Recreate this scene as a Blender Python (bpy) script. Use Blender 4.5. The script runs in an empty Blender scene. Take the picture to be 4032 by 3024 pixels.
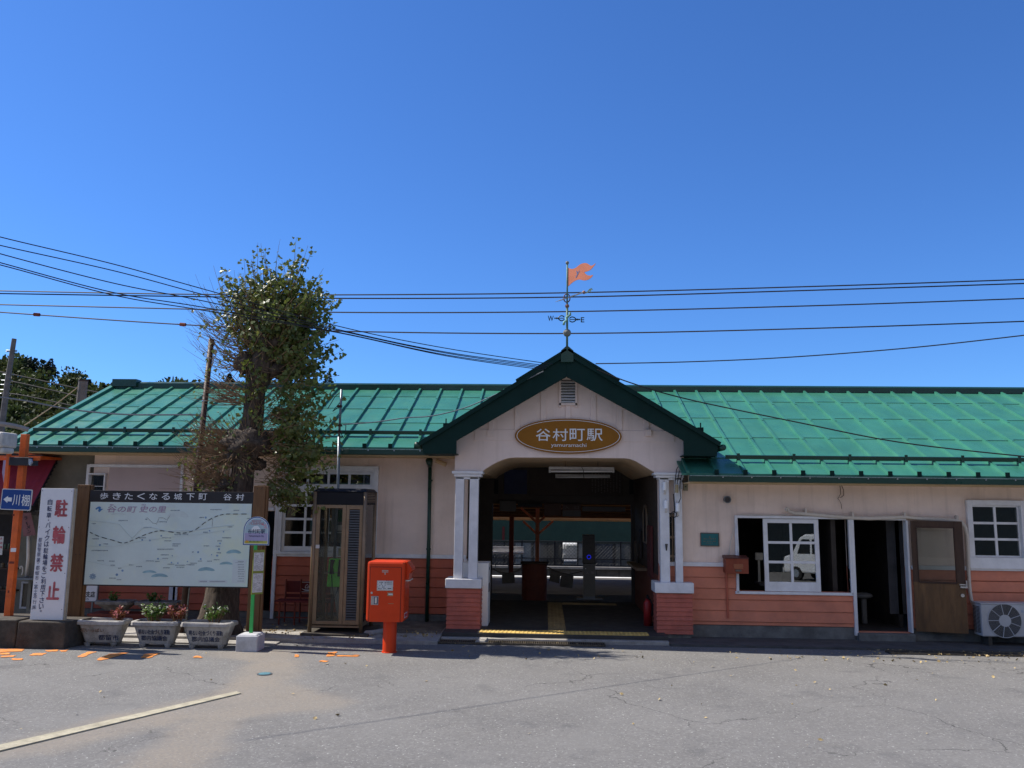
import bpy, math, random
from mathutils import Vector, Matrix, noise
R = math.radians
S = bpy.context.scene
COL = S.collection
random.seed(7)

# ------------------------------------------------------------------ camera
F = 3300.; CX, CY = 2016., 1512.; H = 2.3          # in pixels of the 4032 x 3024 photograph
YAW = math.atan(138 / 3300.); PITCH = R(8.05); ROLL = 0.012
def _axes():
    f = Vector((-math.sin(YAW) * math.cos(PITCH), math.cos(YAW) * math.cos(PITCH), math.sin(PITCH)))
    r0 = Vector((math.cos(YAW), math.sin(YAW), 0)); u0 = r0.cross(f)
    c, s = math.cos(ROLL), math.sin(ROLL)
    return r0 * c + u0 * s, u0 * c - r0 * s, f
AR, AU, AF = _axes()
cd = bpy.data.cameras.new('camera'); cam = bpy.data.objects.new('camera', cd); COL.objects.link(cam)
cd.sensor_width = 36; cd.lens = 36 * F / 4032; cd.clip_end = 3000; cd.clip_start = .05
mw = Matrix.Identity(4)
for i in range(3):
    mw[i][0] = AR[i]; mw[i][1] = AU[i]; mw[i][2] = -AF[i]
mw[2][3] = H
cam.matrix_world = mw
S.camera = cam
def ray(x, y): return AR * ((x - CX) / F) + AU * ((CY - y) / F) + AF
def P(x, y, Y):                                     # photo point at depth Y
    d = ray(x, y); t = Y / d.y
    return Vector((d.x * t, Y, H + d.z * t))
def G(x, y, z=0.):                                  # photo point on the level z
    d = ray(x, y); t = (z - H) / d.z
    return Vector((d.x * t, d.y * t, z))
def PX(x, y, Y): return P(x, y, Y).x
def PZ(x, y, Y): return P(x, y, Y).z

# ------------------------------------------------------------------ sky, sun, exposure
SUNV = Vector((-.83, .155, 1.)).normalized()         # towards the sun
CLOUD_FILL = 3.3
w = bpy.data.worlds.new('World'); S.world = w; w.use_nodes = True
nt = w.node_tree; nt.nodes.clear()
sky = nt.nodes.new('ShaderNodeTexSky'); sky.sky_type = 'NISHITA'; sky.sun_disc = False
sky.sun_elevation = math.asin(SUNV.z); sky.sun_rotation = math.atan2(SUNV.x, SUNV.y)
sky.altitude = 500; sky.air_density = 1.0; sky.dust_density = .35; sky.ozone_density = 2.2
tint = nt.nodes.new('ShaderNodeMix'); tint.data_type = 'RGBA'; tint.blend_type = 'MULTIPLY'; tint.inputs[0].default_value = 1; tint.inputs[7].default_value = (.285, .52, .875, 1)
bg = nt.nodes.new('ShaderNodeBackground'); bg.inputs['Strength'].default_value = .115
wo = nt.nodes.new('ShaderNodeOutputWorld')
# added warm white cloud fill, unseen behind the camera, brightening the shaded front
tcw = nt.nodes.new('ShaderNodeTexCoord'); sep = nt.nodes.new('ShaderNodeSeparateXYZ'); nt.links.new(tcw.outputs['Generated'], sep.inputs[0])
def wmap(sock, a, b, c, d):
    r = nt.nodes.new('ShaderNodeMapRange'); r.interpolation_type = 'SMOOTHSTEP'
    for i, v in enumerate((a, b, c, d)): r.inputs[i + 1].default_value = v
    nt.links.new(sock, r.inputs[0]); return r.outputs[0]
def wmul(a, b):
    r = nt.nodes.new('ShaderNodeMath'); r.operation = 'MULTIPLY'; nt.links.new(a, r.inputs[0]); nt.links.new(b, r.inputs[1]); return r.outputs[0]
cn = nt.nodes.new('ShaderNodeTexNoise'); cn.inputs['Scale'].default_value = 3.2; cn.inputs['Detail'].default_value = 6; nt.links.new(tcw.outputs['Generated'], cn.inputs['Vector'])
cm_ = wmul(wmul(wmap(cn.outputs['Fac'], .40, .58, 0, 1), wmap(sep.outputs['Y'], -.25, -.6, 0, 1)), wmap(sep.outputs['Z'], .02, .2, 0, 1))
cl = nt.nodes.new('ShaderNodeMix'); cl.data_type = 'RGBA'; cl.inputs[7].default_value = (CLOUD_FILL * 1.0, CLOUD_FILL * .93, CLOUD_FILL * .87, 1)
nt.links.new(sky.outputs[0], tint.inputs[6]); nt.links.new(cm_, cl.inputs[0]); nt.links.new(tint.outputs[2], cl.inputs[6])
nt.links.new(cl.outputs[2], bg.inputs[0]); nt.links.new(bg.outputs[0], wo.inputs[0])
ld = bpy.data.lights.new('sun', 'SUN'); ld.energy = 4.2; ld.angle = R(.53); ld.color = (1., .94, .85)
sun = bpy.data.objects.new('sun', ld); COL.objects.link(sun)
sun.rotation_euler = (-SUNV).to_track_quat('-Z', 'Y').to_euler(); sun.location = (-20, 3, 30)
S.view_settings.view_transform = 'Standard'; S.view_settings.look = 'None'
S.view_settings.exposure = .75; S.view_settings.gamma = 1
S.cycles.max_bounces = 8; S.cycles.diffuse_bounces = 4; S.cycles.use_denoising = True
S.cycles.sample_clamp_indirect = 8

# ------------------------------------------------------------------ materials
MT = {}
def mat(name, col, rough=.6, var=.12, vs=3., bump=0., bs=60., metal=0., spec=.35, speck=0., speck_s=40., speck_col=None,
        stain=None, stain_s=1.2, stain_amt=.5, trans=0., coat=0., stretch=None, streak=None, streak_amt=.4, streak_s=(5, 5, .3)):
    m = bpy.data.materials.new(name); m.use_nodes = True; MT[name] = m
    n = m.node_tree; L = n.links; b = n.nodes['Principled BSDF']
    b.inputs['Roughness'].default_value = rough; b.inputs['Metallic'].default_value = metal
    b.inputs['Specular IOR Level'].default_value = spec; b.inputs['Coat Weight'].default_value = coat
    tc = n.nodes.new('ShaderNodeNewGeometry').outputs['Position']
    if stretch:
        mp = n.nodes.new('ShaderNodeMapping'); mp.inputs['Scale'].default_value = stretch; L.new(tc, mp.inputs['Vector']); tc = mp.outputs[0]
    def nz(scale, detail=4, rough_=.6):
        t = n.nodes.new('ShaderNodeTexNoise'); t.inputs['Scale'].default_value = scale; t.inputs['Detail'].default_value = detail
        t.inputs['Roughness'].default_value = rough_; L.new(tc, t.inputs['Vector']); return t.outputs['Fac']
    def mr(fac, a, b_, c, d):
        r = n.nodes.new('ShaderNodeMapRange'); r.inputs[1].default_value = a; r.inputs[2].default_value = b_
        r.inputs[3].default_value = c; r.inputs[4].default_value = d; L.new(fac, r.inputs[0]); return r.outputs[0]
    def mix(fac, a, b_, mode='MIX'):
        x = n.nodes.new('ShaderNodeMix'); x.data_type = 'RGBA'; x.blend_type = mode
        if isinstance(fac, float): x.inputs[0].default_value = fac
        else: L.new(fac, x.inputs[0])
        for v, s in ((a, x.inputs[6]), (b_, x.inputs[7])):
            if isinstance(v, tuple): s.default_value = (*v[:3], 1)
            else: L.new(v, s)
        return x.outputs[2]
    c = tuple(col)
    d = tuple(max(0, v * (1 - 1.6 * var)) for v in col); l = tuple(min(1, v * (1 + 1.6 * var)) for v in col)
    out = mix(mr(nz(vs, 6, .65), .3, .7, 0, 1), d, l) if var else c
    if stain: out = mix(mr(nz(stain_s, 5, .7), .5, .72, 0, stain_amt), out, stain)
    if streak:
        mp2 = n.nodes.new('ShaderNodeMapping'); mp2.inputs['Scale'].default_value = streak_s; L.new(n.nodes.new('ShaderNodeNewGeometry').outputs['Position'], mp2.inputs['Vector'])
        t2 = n.nodes.new('ShaderNodeTexNoise'); t2.inputs['Scale'].default_value = 1; t2.inputs['Detail'].default_value = 5; t2.inputs['Roughness'].default_value = .7; L.new(mp2.outputs[0], t2.inputs['Vector'])
        out = mix(mr(t2.outputs['Fac'], .52, .72, 0, streak_amt), out, streak)
    if speck: out = mix(mr(nz(speck_s, 2, .6), .55, .72, 0, speck), out, speck_col or tuple(min(1, v * 1.9) for v in col))
    if isinstance(out, tuple): b.inputs['Base Color'].default_value = (*out, 1)
    else: L.new(out, b.inputs['Base Color'])
    if rough and var: L.new(mr(nz(vs * 3, 3), .3, .7, max(.02, rough - .1), min(1, rough + .1)), b.inputs['Roughness'])
    if bump:
        bp = n.nodes.new('ShaderNodeBump'); bp.inputs['Strength'].default_value = bump; bp.inputs['Distance'].default_value = .01
        L.new(nz(bs, 5, .65), bp.inputs['Height']); L.new(bp.outputs[0], b.inputs['Normal'])
    if trans:
        tr = n.nodes.new('ShaderNodeBsdfTranslucent'); ms = n.nodes.new('ShaderNodeMixShader'); ms.inputs[0].default_value = trans
        if isinstance(out, tuple): tr.inputs[0].default_value = (*out, 1)
        else: L.new(out, tr.inputs[0])
        L.new(b.outputs[0], ms.inputs[1]); L.new(tr.outputs[0], ms.inputs[2]); L.new(ms.outputs[0], n.nodes['Material Output'].inputs[0])
    return m
def glass(name, tint=(.9, .95, .95), refl=.12, rough=.0):
    m = bpy.data.materials.new(name); m.use_nodes = True; MT[name] = m
    n = m.node_tree; n.nodes.clear(); L = n.links
    t = n.nodes.new('ShaderNodeBsdfTransparent'); t.inputs[0].default_value = (*tint, 1)
    g = n.nodes.new('ShaderNodeBsdfGlossy'); g.inputs['Roughness'].default_value = rough
    fr = n.nodes.new('ShaderNodeFresnel'); fr.inputs[0].default_value = 1.5
    ad = n.nodes.new('ShaderNodeMath'); ad.operation = 'ADD'; ad.inputs[1].default_value = refl; L.new(fr.outputs[0], ad.inputs[0])
    x = n.nodes.new('ShaderNodeMixShader'); o = n.nodes.new('ShaderNodeOutputMaterial')
    L.new(ad.outputs[0], x.inputs[0]); L.new(t.outputs[0], x.inputs[1]); L.new(g.outputs[0], x.inputs[2]); L.new(x.outputs[0], o.inputs[0])
    return m
stucco = mat('stucco', (.85, .69, .59), .9, .06, 1.2, .35, 160, stain=(.58, .45, .36), stain_s=.8, stain_amt=.4, streak=(.50, .40, .33), streak_amt=.45)
stucco_porch = mat('stucco_porch', (.76, .63, .57), .9, .04, 1.5, .25, 160, stain=(.62, .5, .43), stain_s=1.4, stain_amt=.3, streak=(.52, .42, .36), streak_amt=.4)
panel_pink = mat('panel_pink', (.50, .39, .37), .8, .05, 1.)
siding_m = mat('siding_paint', (.49, .125, .068), .62, .1, 2.5, .3, 90, stain=(.38, .11, .07), stain_s=1.6, stain_amt=.4)
siding_faded = mat('siding_faded', (.63, .225, .135), .7, .1, 2.5, .35, 90, stain=(.46, .17, .12), stain_s=1.6, stain_amt=.5, streak=(.40, .16, .12), streak_amt=.18, streak_s=(.8, 1, 9))
brick_m = mat('base_siding_paint', (.47, .125, .085), .65, .12, 5, .4, 110, stain=(.33, .11, .08), stain_s=3, stain_amt=.5)
white_m = mat('white_paint', (.74, .74, .75), .5, .07, 4, .15, 70, stain=(.52, .52, .54), stain_s=2.5, stain_amt=.45)
beam_m = mat('soffit_board', (.62, .46, .30), .8, .08, 3, .2, 60)
roof_m = mat('roof_paint', (.038, .176, .118), .33, .10, 1.1, .12, 25, spec=.5, stain=(.06, .225, .15), stain_s=.9, stain_amt=.6, streak=(.022, .115, .085), streak_amt=.45, streak_s=(2.2, .5, .5))
fascia_m = mat('fascia_green', (.004, .024, .020), .6, .1, 2, spec=.15)
gutter_m = mat('gutter_green', (.008, .045, .030), .35, .1, 2, spec=.5)
stone_m = mat('foundation', (.16, .16, .15), .9, .2, 4, .6, 40, stain=(.08, .08, .075), stain_s=3, stain_amt=.7)
conc_m = mat('concrete', (.33, .31, .28), .9, .16, 5, .6, 70, stain=(.17, .155, .13), stain_s=3, stain_amt=.6, speck=.4, speck_s=90)
conc_dark = mat('concrete_mossy', (.07, .06, .048), .95, .25, 5, .9, 50, stain=(.035, .03, .024), stain_s=4, stain_amt=.8, speck=.2, speck_s=120)
conc_white = mat('concrete_pale', (.50, .50, .51), .85, .1, 8, .5, 80, stain=(.3, .29, .28), stain_s=5, stain_amt=.6)
planter_m = mat('planter_concrete', (.40, .38, .35), .92, .14, 8, .9, 90, stain=(.17, .15, .12), stain_s=6, stain_amt=.8, speck=.4, speck_s=130, speck_col=(.6, .57, .5))
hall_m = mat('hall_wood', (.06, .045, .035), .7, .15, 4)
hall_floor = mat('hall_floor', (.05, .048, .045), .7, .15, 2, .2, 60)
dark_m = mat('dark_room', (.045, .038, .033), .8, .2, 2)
black_m = mat('black_paint', (.008, .009, .013), .55, .05, 3, spec=.2)
tactile_m = mat('tactile_yellow', (.62, .42, .12), .75, .14, 6, .2, 60, stain=(.35, .25, .11), stain_s=4, stain_amt=.5)
rail_m = mat('aluminium_bronze', (.24, .17, .105), .42, .1, 5, metal=.35, spec=.4)
steel_m = mat('grey_steel', (.16, .18, .2), .4, .1, 8, metal=.6)
dirty_steel = mat('grate_steel', (.12, .10, .075), .6, .3, 20, metal=.3)
louver_m = mat('louver_blue_grey', (.075, .085, .095), .5, .1, 6, metal=.2)
post_red = mat('postbox_red', (.60, .047, .007), .4, .06, 3, spec=.28, stain=(.46, .032, .008), stain_s=3, stain_amt=.4)
rust_red = mat('rust_red', (.17, .035, .02), .7, .2, 6)
orange_m = mat('orange_paint', (.68, .13, .025), .45, .1, 5, stain=(.4, .08, .03), stain_s=6, stain_amt=.6)
orange_post = mat('orange_post', (.80, .23, .11), .5, .1, 5)
sign_white = mat('sign_white', (.72, .72, .74), .45, .03, 3, stain=(.46, .48, .52), stain_s=3, stain_amt=.5)
brown_post = mat('brown_post', (.15, .075, .03), .6, .15, 6, .2, 50, stretch=(4, 4, .5))
header_m = mat('header_black', (.022, .02, .022), .5, .1, 4)
map_m = mat('map_print', (.58, .68, .66), .4, .05, 1.5, stain=(.70, .76, .54), stain_s=1.1, stain_amt=.7)
map_blue = mat('map_blue', (.26, .42, .48), .45, .12, 8)
map_pale = mat('map_pale_blue', (.54, .62, .60), .45, .05, 5)
map_ink = mat('map_ink', (.12, .17, .22), .5, 0)
map_line = mat('map_dark_line', (.03, .035, .04), .5, 0)
map_pink = mat('map_pink', (.36, .25, .36), .5, 0)
map_logo = mat('map_logo_blue', (.07, .20, .42), .5, 0)
legend_m = mat('map_legend', (.58, .64, .66), .5, .03, 5)
red_ink = mat('red_ink', (.40, .085, .10), .6, .25, 9, stain=(.55, .30, .32), stain_s=7, stain_amt=.5)
blue_ink = mat('navy_ink', (.025, .035, .11), .5, .15, 12)
black_ink = mat('black_ink', (.02, .02, .022), .5, 0)
white_ink = mat('white_ink', (.72, .74, .76), .5, 0)
faded_ink = mat('faded_red_ink', (.27, .16, .11), .8, .3, 30)
plant_ink = mat('planter_ink', (.05, .065, .13), .8, .4, 30)
sign_brown = mat('station_sign_brown', (.27, .115, .016), .5, .05, 3, spec=.15)
sign_blue = mat('sign_blue', (.012, .055, .24), .4, .08, 3)
bus_blue = mat('bus_sign_blue', (.02, .10, .28), .4, .04, 3)
bus_sky = mat('bus_sign_sky', (.36, .48, .54), .4, .03, 3)
bus_lilac = mat('bus_sign_lilac', (.36, .33, .50), .4, .03, 3)
bus_grass = mat('bus_sign_grass', (.42, .42, .10), .4, .05, 4)
bus_orange = mat('bus_sign_orange', (.65, .32, .03), .4, .05, 4)
bus_red = mat('bus_sign_red', (.5, .03, .05), .4, 0)
bus_pink = mat('bus_sign_pink', (.65, .25, .33), .4, 0)
bus_navy = mat('bus_sign_navy', (.02, .02, .09), .4, 0)
bus_green = mat('bus_sign_green', (.02, .12, .05), .4, 0)
green_post = mat('bright_green', (.05, .42, .10), .4, .05, 3)
olive_m = mat('olive_frame', (.20, .23, .04), .5, .05, 3)
paper_m = mat('paper', (.55, .56, .56), .8, .06, 8)
phone_green = mat('telephone_green', (.16, .70, .07), .4, .05, 3)
wood_door = mat('door_plywood', (.135, .072, .03), .6, .2, 3, .2, 40, stain=(.08, .045, .025), stain_s=2.5, stain_amt=.8, stretch=(3, 3, .5))
wood_dark = mat('dark_wood', (.05, .025, .016), .6, .2, 4)
plaque_m = mat('plaque_teal', (.015, .13, .14), .45, .1, 8)
pale_plastic = mat('pale_plastic', (.64, .58, .50), .5, .08, 5, stain=(.36, .32, .26), stain_s=5, stain_amt=.5)
insul_m = mat('insulator_white', (.88, .89, .90), .25, .03, 4)
ac_m = mat('air_conditioner_white', (.44, .45, .46), .45, .06, 3, stain=(.32, .32, .33), stain_s=2, stain_amt=.5)
cable_m = mat('cable_black', (.018, .018, .02), .5, 0)
bark_m = mat('bark', (.065, .048, .036), .95, .4, 10, 1., 45, stain=(.15, .12, .09), stain_s=6, stain_amt=.7, stretch=(2, 2, .6))
twig_m = mat('twig', (.25, .155, .085), .9, .3, 10)
leaf_m = mat('ginkgo_leaf', (.115, .150, .026), .42, .38, 6, spec=.6, trans=.38, stain=(.27, .21, .045), stain_s=5, stain_amt=.8)
herb_m = mat('bedding_leaf', (.11, .19, .035), .5, .3, 20, trans=.3)
redleaf_m = mat('red_bedding', (.20, .06, .03), .5, .5, 30, trans=.3, stain=(.22, .20, .05), stain_s=25, stain_amt=.8)
flower_m = mat('flower_pink', (.65, .25, .25), .6, .3, 30, trans=.2)
flower_white = mat('flower_white', (.7, .72, .55), .6, .1, 30, trans=.2)
dry_m = mat('dry_leaf', (.38, .29, .14), .8, .4, 20, stain=(.16, .09, .04), stain_s=9, stain_amt=.8)
pole_m = mat('pole_concrete', (.15, .135, .125), .9, .15, 4, .4, 40)
rusty_pole = mat('rusty_pole', (.045, .022, .018), .6, .3, 8)
forest_m = mat('forest_leaf', (.050, .070, .020), .7, .5, .18, trans=.2, stain=(.095, .092, .024), stain_s=.12, stain_amt=.8)
conifer_m = mat('conifer_leaf', (.014, .026, .012), .8, .4, .4)
bush_m = mat('bush_leaf', (.075, .085, .02), .7, .4, .4, trans=.2)
hill_m = mat('hill_soil', (.010, .014, .006), .9, .3, .1)
awning_m = mat('awning_maroon', (.23, .025, .05), .7, .15, 1.5, stain=(.16, .02, .07), stain_s=1.3, stain_amt=.7)
banner_m = mat('banner_pink', (.19, .085, .085), .7, .1, 4)
shop_grey = mat('grey_mortar', (.165, .155, .125), .95, .12, 2, .5, 60, stain=(.22, .205, .16), stain_s=1.6, stain_amt=.6)
amber_m = mat('amber_boards', (.72, .42, .18), .7, .2, 3, stretch=(.6, 3, 3))
tan_m = mat('tan_fascia', (.62, .45, .25), .7, .1, 2)
grn_dark = mat('dark_green_wall', (.012, .04, .03), .6, .1, 2)
salmon_m = mat('weathervane_salmon', (.72, .23, .12), .6, .08, 4)
verdigris = mat('verdigris', (.09, .17, .13), .6, .2, 8)
vane_dark = mat('vane_dark', (.02, .035, .03), .5, .1, 8)
lead_m = mat('lead_ball', (.17, .17, .15), .6, .15, 10)
coke_red = mat('bench_red', (.12, .012, .014), .55, .15, 4)
panel_screen = mat('reader_screen', (.006, .006, .01), .2, 0)
cream_line = mat('cream_line', (.38, .345, .25), .85, .18, 6, .5, 80, stain=(.25, .22, .17), stain_s=5, stain_amt=.6, speck=.3, speck_s=90)
orange_road = mat('orange_road_paint', (.70, .24, .045), .8, .2, 8, .3, 90, stain=(.25, .2, .16), stain_s=14, stain_amt=.85)
car_white = mat('car_white', (.72, .73, .74), .25, 0, coat=.5)
tyre_m = mat('tyre', (.02, .02, .02), .8, .1, 6)
car_glass = mat('car_glass', (.012, .014, .016), .1, 0, spec=.6)
grey_wall = mat('grey_wall', (.23, .23, .23), .8, .1, 2)
house_m = mat('house_dark', (.05, .06, .055), .8, .1, 1.5)
ballast_m = mat('ballast', (.16, .14, .12), .95, .4, 14, 1, 20)
tape_m = mat('dark_tape', (.03, .032, .04), .5, .2, 9)
silver_m = mat('silver_tape', (.5, .5, .5), .3, .1, 12, metal=.8)
brown_label = mat('brown_label', (.35, .2, .1), .6, .1, 8)
glass_m = glass('window_glass', (.8, .85, .85), .09)
booth_glass = glass('booth_glass', (.86, .87, .85), -.015)
door_glass = glass('door_glass', (.80, .82, .80), -.02)
def emit(name, col, st):
    m = bpy.data.materials.new(name); m.use_nodes = True; MT[name] = m; b = m.node_tree.nodes['Principled BSDF']
    b.inputs['Emission Color'].default_value = (*col, 1); b.inputs['Emission Strength'].default_value = st; b.inputs['Base Color'].default_value = (0, 0, .02, 1)
    return m
ring_m = emit('reader_ring_light', (.01, .02, 1), .35)

# ------------------------------------------------------------------ mesh builder
LOC = {}
def new_obj(name, me, parent=None, off=Vector((0, 0, 0))):
    o = bpy.data.objects.new(name, me); COL.objects.link(o)
    if parent is not None: o.parent = parent
    LOC[o.name] = Vector(off); return o
class B:
    def __init__(s): s.v = []; s.f = []
    def add(s, vs, fs):
        k = len(s.v); s.v += [Vector(v) for v in vs]; s.f += [tuple(i + k for i in f) for f in fs]; return s
    def box(s, x0, x1, y0, y1, z0, z1, m=None):
        if x0 > x1: x0, x1 = x1, x0
        if y0 > y1: y0, y1 = y1, y0
        if z0 > z1: z0, z1 = z1, z0
        vs = [Vector((x, y, z)) for z in (z0, z1) for y in (y0, y1) for x in (x0, x1)]
        if m is not None: vs = [m @ v for v in vs]
        return s.add(vs, [(0, 2, 3, 1), (4, 5, 7, 6), (0, 1, 5, 4), (2, 6, 7, 3), (0, 4, 6, 2), (1, 3, 7, 5)])
    def hexa(s, b, t):                                  # two rings of 4 points, bottom then top
        return s.add(list(b) + list(t), [(3, 2, 1, 0), (4, 5, 6, 7), (0, 1, 5, 4), (1, 2, 6, 5), (2, 3, 7, 6), (3, 0, 4, 7)])
    def prism(s, poly, y0, y1, m=None):                 # (x, z) outline, front y0, back y1
        n = len(poly); a = [Vector((p[0], y0, p[1])) for p in poly] + [Vector((p[0], y1, p[1])) for p in poly]
        if m is not None: a = [m @ v for v in a]
        area = sum(poly[i][0] * poly[(i + 1) % n][1] - poly[(i + 1) % n][0] * poly[i][1] for i in range(n))
        f = [tuple(range(n)), tuple(range(2 * n - 1, n - 1, -1))] + [(i, i + n, (i + 1) % n + n, (i + 1) % n) for i in range(n)]
        if area < 0: f = [tuple(reversed(q)) for q in f]
        return s.add(a, f)
    def tube(s, pts, r, n=6, cap=True):
        pts = [Vector(p) for p in pts]; rs = r if isinstance(r, (list, tuple)) else [r] * len(pts)
        k = len(s.v); up = None
        for i, p in enumerate(pts):
            d = (pts[min(i + 1, len(pts) - 1)] - pts[max(i - 1, 0)])
            d = d.normalized() if d.length > 1e-9 else Vector((0, 0, 1))
            if up is None: up = d.orthogonal().normalized()
            up = (up - d * up.dot(d)); up = up.normalized() if up.length > 1e-6 else d.orthogonal().normalized()
            q = d.cross(up)
            for j in range(n):
                a = 2 * math.pi * j / n; s.v.append(p + (up * math.cos(a) + q * math.sin(a)) * rs[i])
        for i in range(len(pts) - 1):
            for j in range(n):
                a = k + i * n + j; b_ = k + i * n + (j + 1) % n; s.f.append((a, b_, b_ + n, a + n))
        if cap:
            s.f.append(tuple(k + j for j in reversed(range(n)))); e = k + (len(pts) - 1) * n; s.f.append(tuple(e + j for j in range(n)))
        return s
    def ball(s, c, r, n=12, m=8, sq=(1, 1, 1)):
        k = len(s.v); c = Vector(c)
        for i in range(m + 1):
            t = math.pi * i / m
            for j in range(n):
                a = 2 * math.pi * j / n
                s.v.append(c + Vector((math.sin(t) * math.cos(a) * sq[0], math.sin(t) * math.sin(a) * sq[1], math.cos(t) * sq[2])) * r)
        for i in range(m):
            for j in range(n):
                a = k + i * n + j; b_ = k + i * n + (j + 1) % n; s.f.append((a, a + n, b_ + n, b_))
        return s
    def ring(s, c, r0, r1, y0, y1, n=32):               # annulus facing -y
        c = Vector(c); k = len(s.v)
        for j in range(n):
            a = 2 * math.pi * j / n; d = Vector((math.cos(a), 0, math.sin(a)))
            for r_, y in ((r0, y0), (r1, y0), (r1, y1), (r0, y1)): s.v.append(Vector((c.x, y, c.z)) + d * r_)
        for j in range(n):
            a = k + 4 * j; b_ = k + 4 * ((j + 1) % n)
            for q in range(4): s.f.append((a + q, a + (q + 1) % 4, b_ + (q + 1) % 4, b_ + q))
        return s
    def cyl(s, c, r, h, n=20): return s.tube([Vector(c), Vector(c) + Vector((0, 0, h))], r, n)
    def build(s, name, m, parent=None, smooth=False, bevel=0., label=None, off=None):
        o0 = LOC[parent.name] if parent is not None else (Vector(off) if off is not None else Vector((0, 0, 0)))
        me = bpy.data.meshes.new(name); me.from_pydata([v - o0 for v in s.v], [], s.f); me.materials.append(m)
        if smooth: me.polygons.foreach_set('use_smooth', [True] * len(me.polygons))
        o = new_obj(name, me, parent, o0)
        if parent is None and off is not None: o.location = o0
        if bevel:
            md = o.modifiers.new('bevel', 'BEVEL'); md.width = bevel; md.segments = 2; md.limit_method = 'ANGLE'; md.angle_limit = R(40)
        if label: o['label'] = label
        return o
def tag(o, label=None, cat=None, group=None, kind=None):
    if label: o['label'] = label
    if cat: o['category'] = cat
    if group: o['group'] = group
    if kind: o['kind'] = kind
    return o
def root(name, loc, label, cat, group=None):
    o = bpy.data.objects.new(name, None); COL.objects.link(o); o.location = loc; o.empty_display_size = .1
    LOC[o.name] = Vector(loc); return tag(o, label, cat, group)
def struct(b, name, m, **k): return tag(b.build(name, m, **k), kind='structure')

GL = {}
def glyphs(s, bold=0., res=3):
    if s in GL: return GL[s]
    c = bpy.data.curves.new('glyph', 'FONT'); c.body = s; c.resolution_u = res; c.offset = bold; c.extrude = .0
    o = bpy.data.objects.new('glyph', c); COL.objects.link(o)
    dg = bpy.context.evaluated_depsgraph_get(); dg.update()
    me = o.evaluated_get(dg).to_mesh()
    vs = [v.co.copy() for v in me.vertices]; fs = [tuple(p.vertices) for p in me.polygons]
    o.evaluated_get(dg).to_mesh_clear(); COL.objects.unlink(o); bpy.data.objects.remove(o); bpy.data.curves.remove(c)
    GL[s] = (vs, fs); return vs, fs
def text_rect(b, s, x0, x1, z0, z1, Y, bold=0., shear=0., m=None):     # fits the words into a rectangle facing -y
    if bold > .008:
        e = bold * .62 * abs(z1 - z0); sg = 1
        for i, (ox, oz) in enumerate(((0, 0), (-1, 0), (1, 0), (0, -1), (0, 1))): text_rect(b, s, x0 + ox * e + e, x1 + ox * e - e, z0 + oz * e + e, z1 + oz * e - e, Y - i * .00025, 0., shear, m)
        return b
    vs, fs = glyphs(s, 0.)
    if not vs: return b
    ax, bx = min(v.x for v in vs), max(v.x for v in vs); az, bz = min(v.y for v in vs), max(v.y for v in vs)
    if s in ('一', 'ー'): az, bz = az - .3, bz + .3
    out = []
    for v in vs:
        q = (v.y - az) / max(1e-6, bz - az)
        p = Vector((x0 + (v.x - ax) / max(1e-6, bx - ax) * (x1 - x0) + shear * q, Y, z0 + q * (z1 - z0)))
        out.append(m @ p if m is not None else p)
    return b.add(out, fs)
def text_px(b, s, px0, py0, px1, py1, Y, bold=0., shear=0.):
    ym = (py0 + py1) / 2; xm = (px0 + px1) / 2
    return text_rect(b, s, PX(px0, ym, Y), PX(px1, ym, Y), PZ(xm, py1, Y), PZ(xm, py0, Y), Y, bold, shear)
def col_px(b, s, pts, w, h, Y, bold=0.):                               # one glyph per photo point
    for ch, (x, y) in zip(s, pts):
        if ch == '・': text_px(b, ch, x - w * .12, y - w * .12, x + w * .12, y + w * .12, Y, bold); continue
        if ch == '。': text_px(b, ch, x - w * .2, y - w * .2, x + w * .2, y + w * .2, Y, bold); continue
        if ch == 'ー': b.box(PX(x - w * .08, y, Y), PX(x + w * .08, y, Y), Y - .001, Y + .001, PZ(x, y + h * .42, Y), PZ(x, y - h * .42, Y)); continue
        text_px(b, ch, x - w / 2, y - h / 2, x + w / 2, y + h / 2, Y, bold)
    return b
def pbox(b, x0, y0, x1, y1, Y, d, lift=0.):                             # box from a photo rectangle at depth Y, d deep
    ym = (y0 + y1) / 2; xm = (x0 + x1) / 2
    return b.box(PX(x0, ym, Y), PX(x1, ym, Y), Y - lift, Y + d, PZ(xm, y1, Y), PZ(xm, y0, Y))
def ppoly(b, pts, Y, d):
    q = [P(x, y, Y) for x, y in pts]
    return b.prism([(p.x, p.z) for p in q], Y, Y + d)
def leaf(b, p, d, s, flat=.0):                                          # two-lobed fan leaf
    d = Vector(d).normalized(); q = d.cross(Vector((random.uniform(-1, 1), random.uniform(-1, 1), random.uniform(-1, 1))))
    if q.length < 1e-4: q = d.orthogonal()
    q.normalize(); n = d.cross(q)
    b.add([p, p + d * s * .75 - q * s * .55 + n * s * .1, p + d * s - q * s * .2, p + d * s * .8 + n * s * .08, p + d * s + q * s * .2, p + d * s * .75 + q * s * .55 + n * s * .1],
          [(0, 1, 2, 3), (0, 3, 4, 5)])
def quadleaf(b, p, d, s, asp=.6):
    d = Vector(d).normalized(); q = d.cross(Vector((random.uniform(-1, 1), random.uniform(-1, 1), random.uniform(-1, 1))))
    if q.length < 1e-4: q = d.orthogonal()
    q.normalize(); n = d.cross(q)
    b.add([p, p + d * s * .5 - q * s * asp * .5 + n * s * .07, p + d * s, p + d * s * .5 + q * s * asp * .5 + n * s * .07], [(0, 1, 2, 3)])
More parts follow.
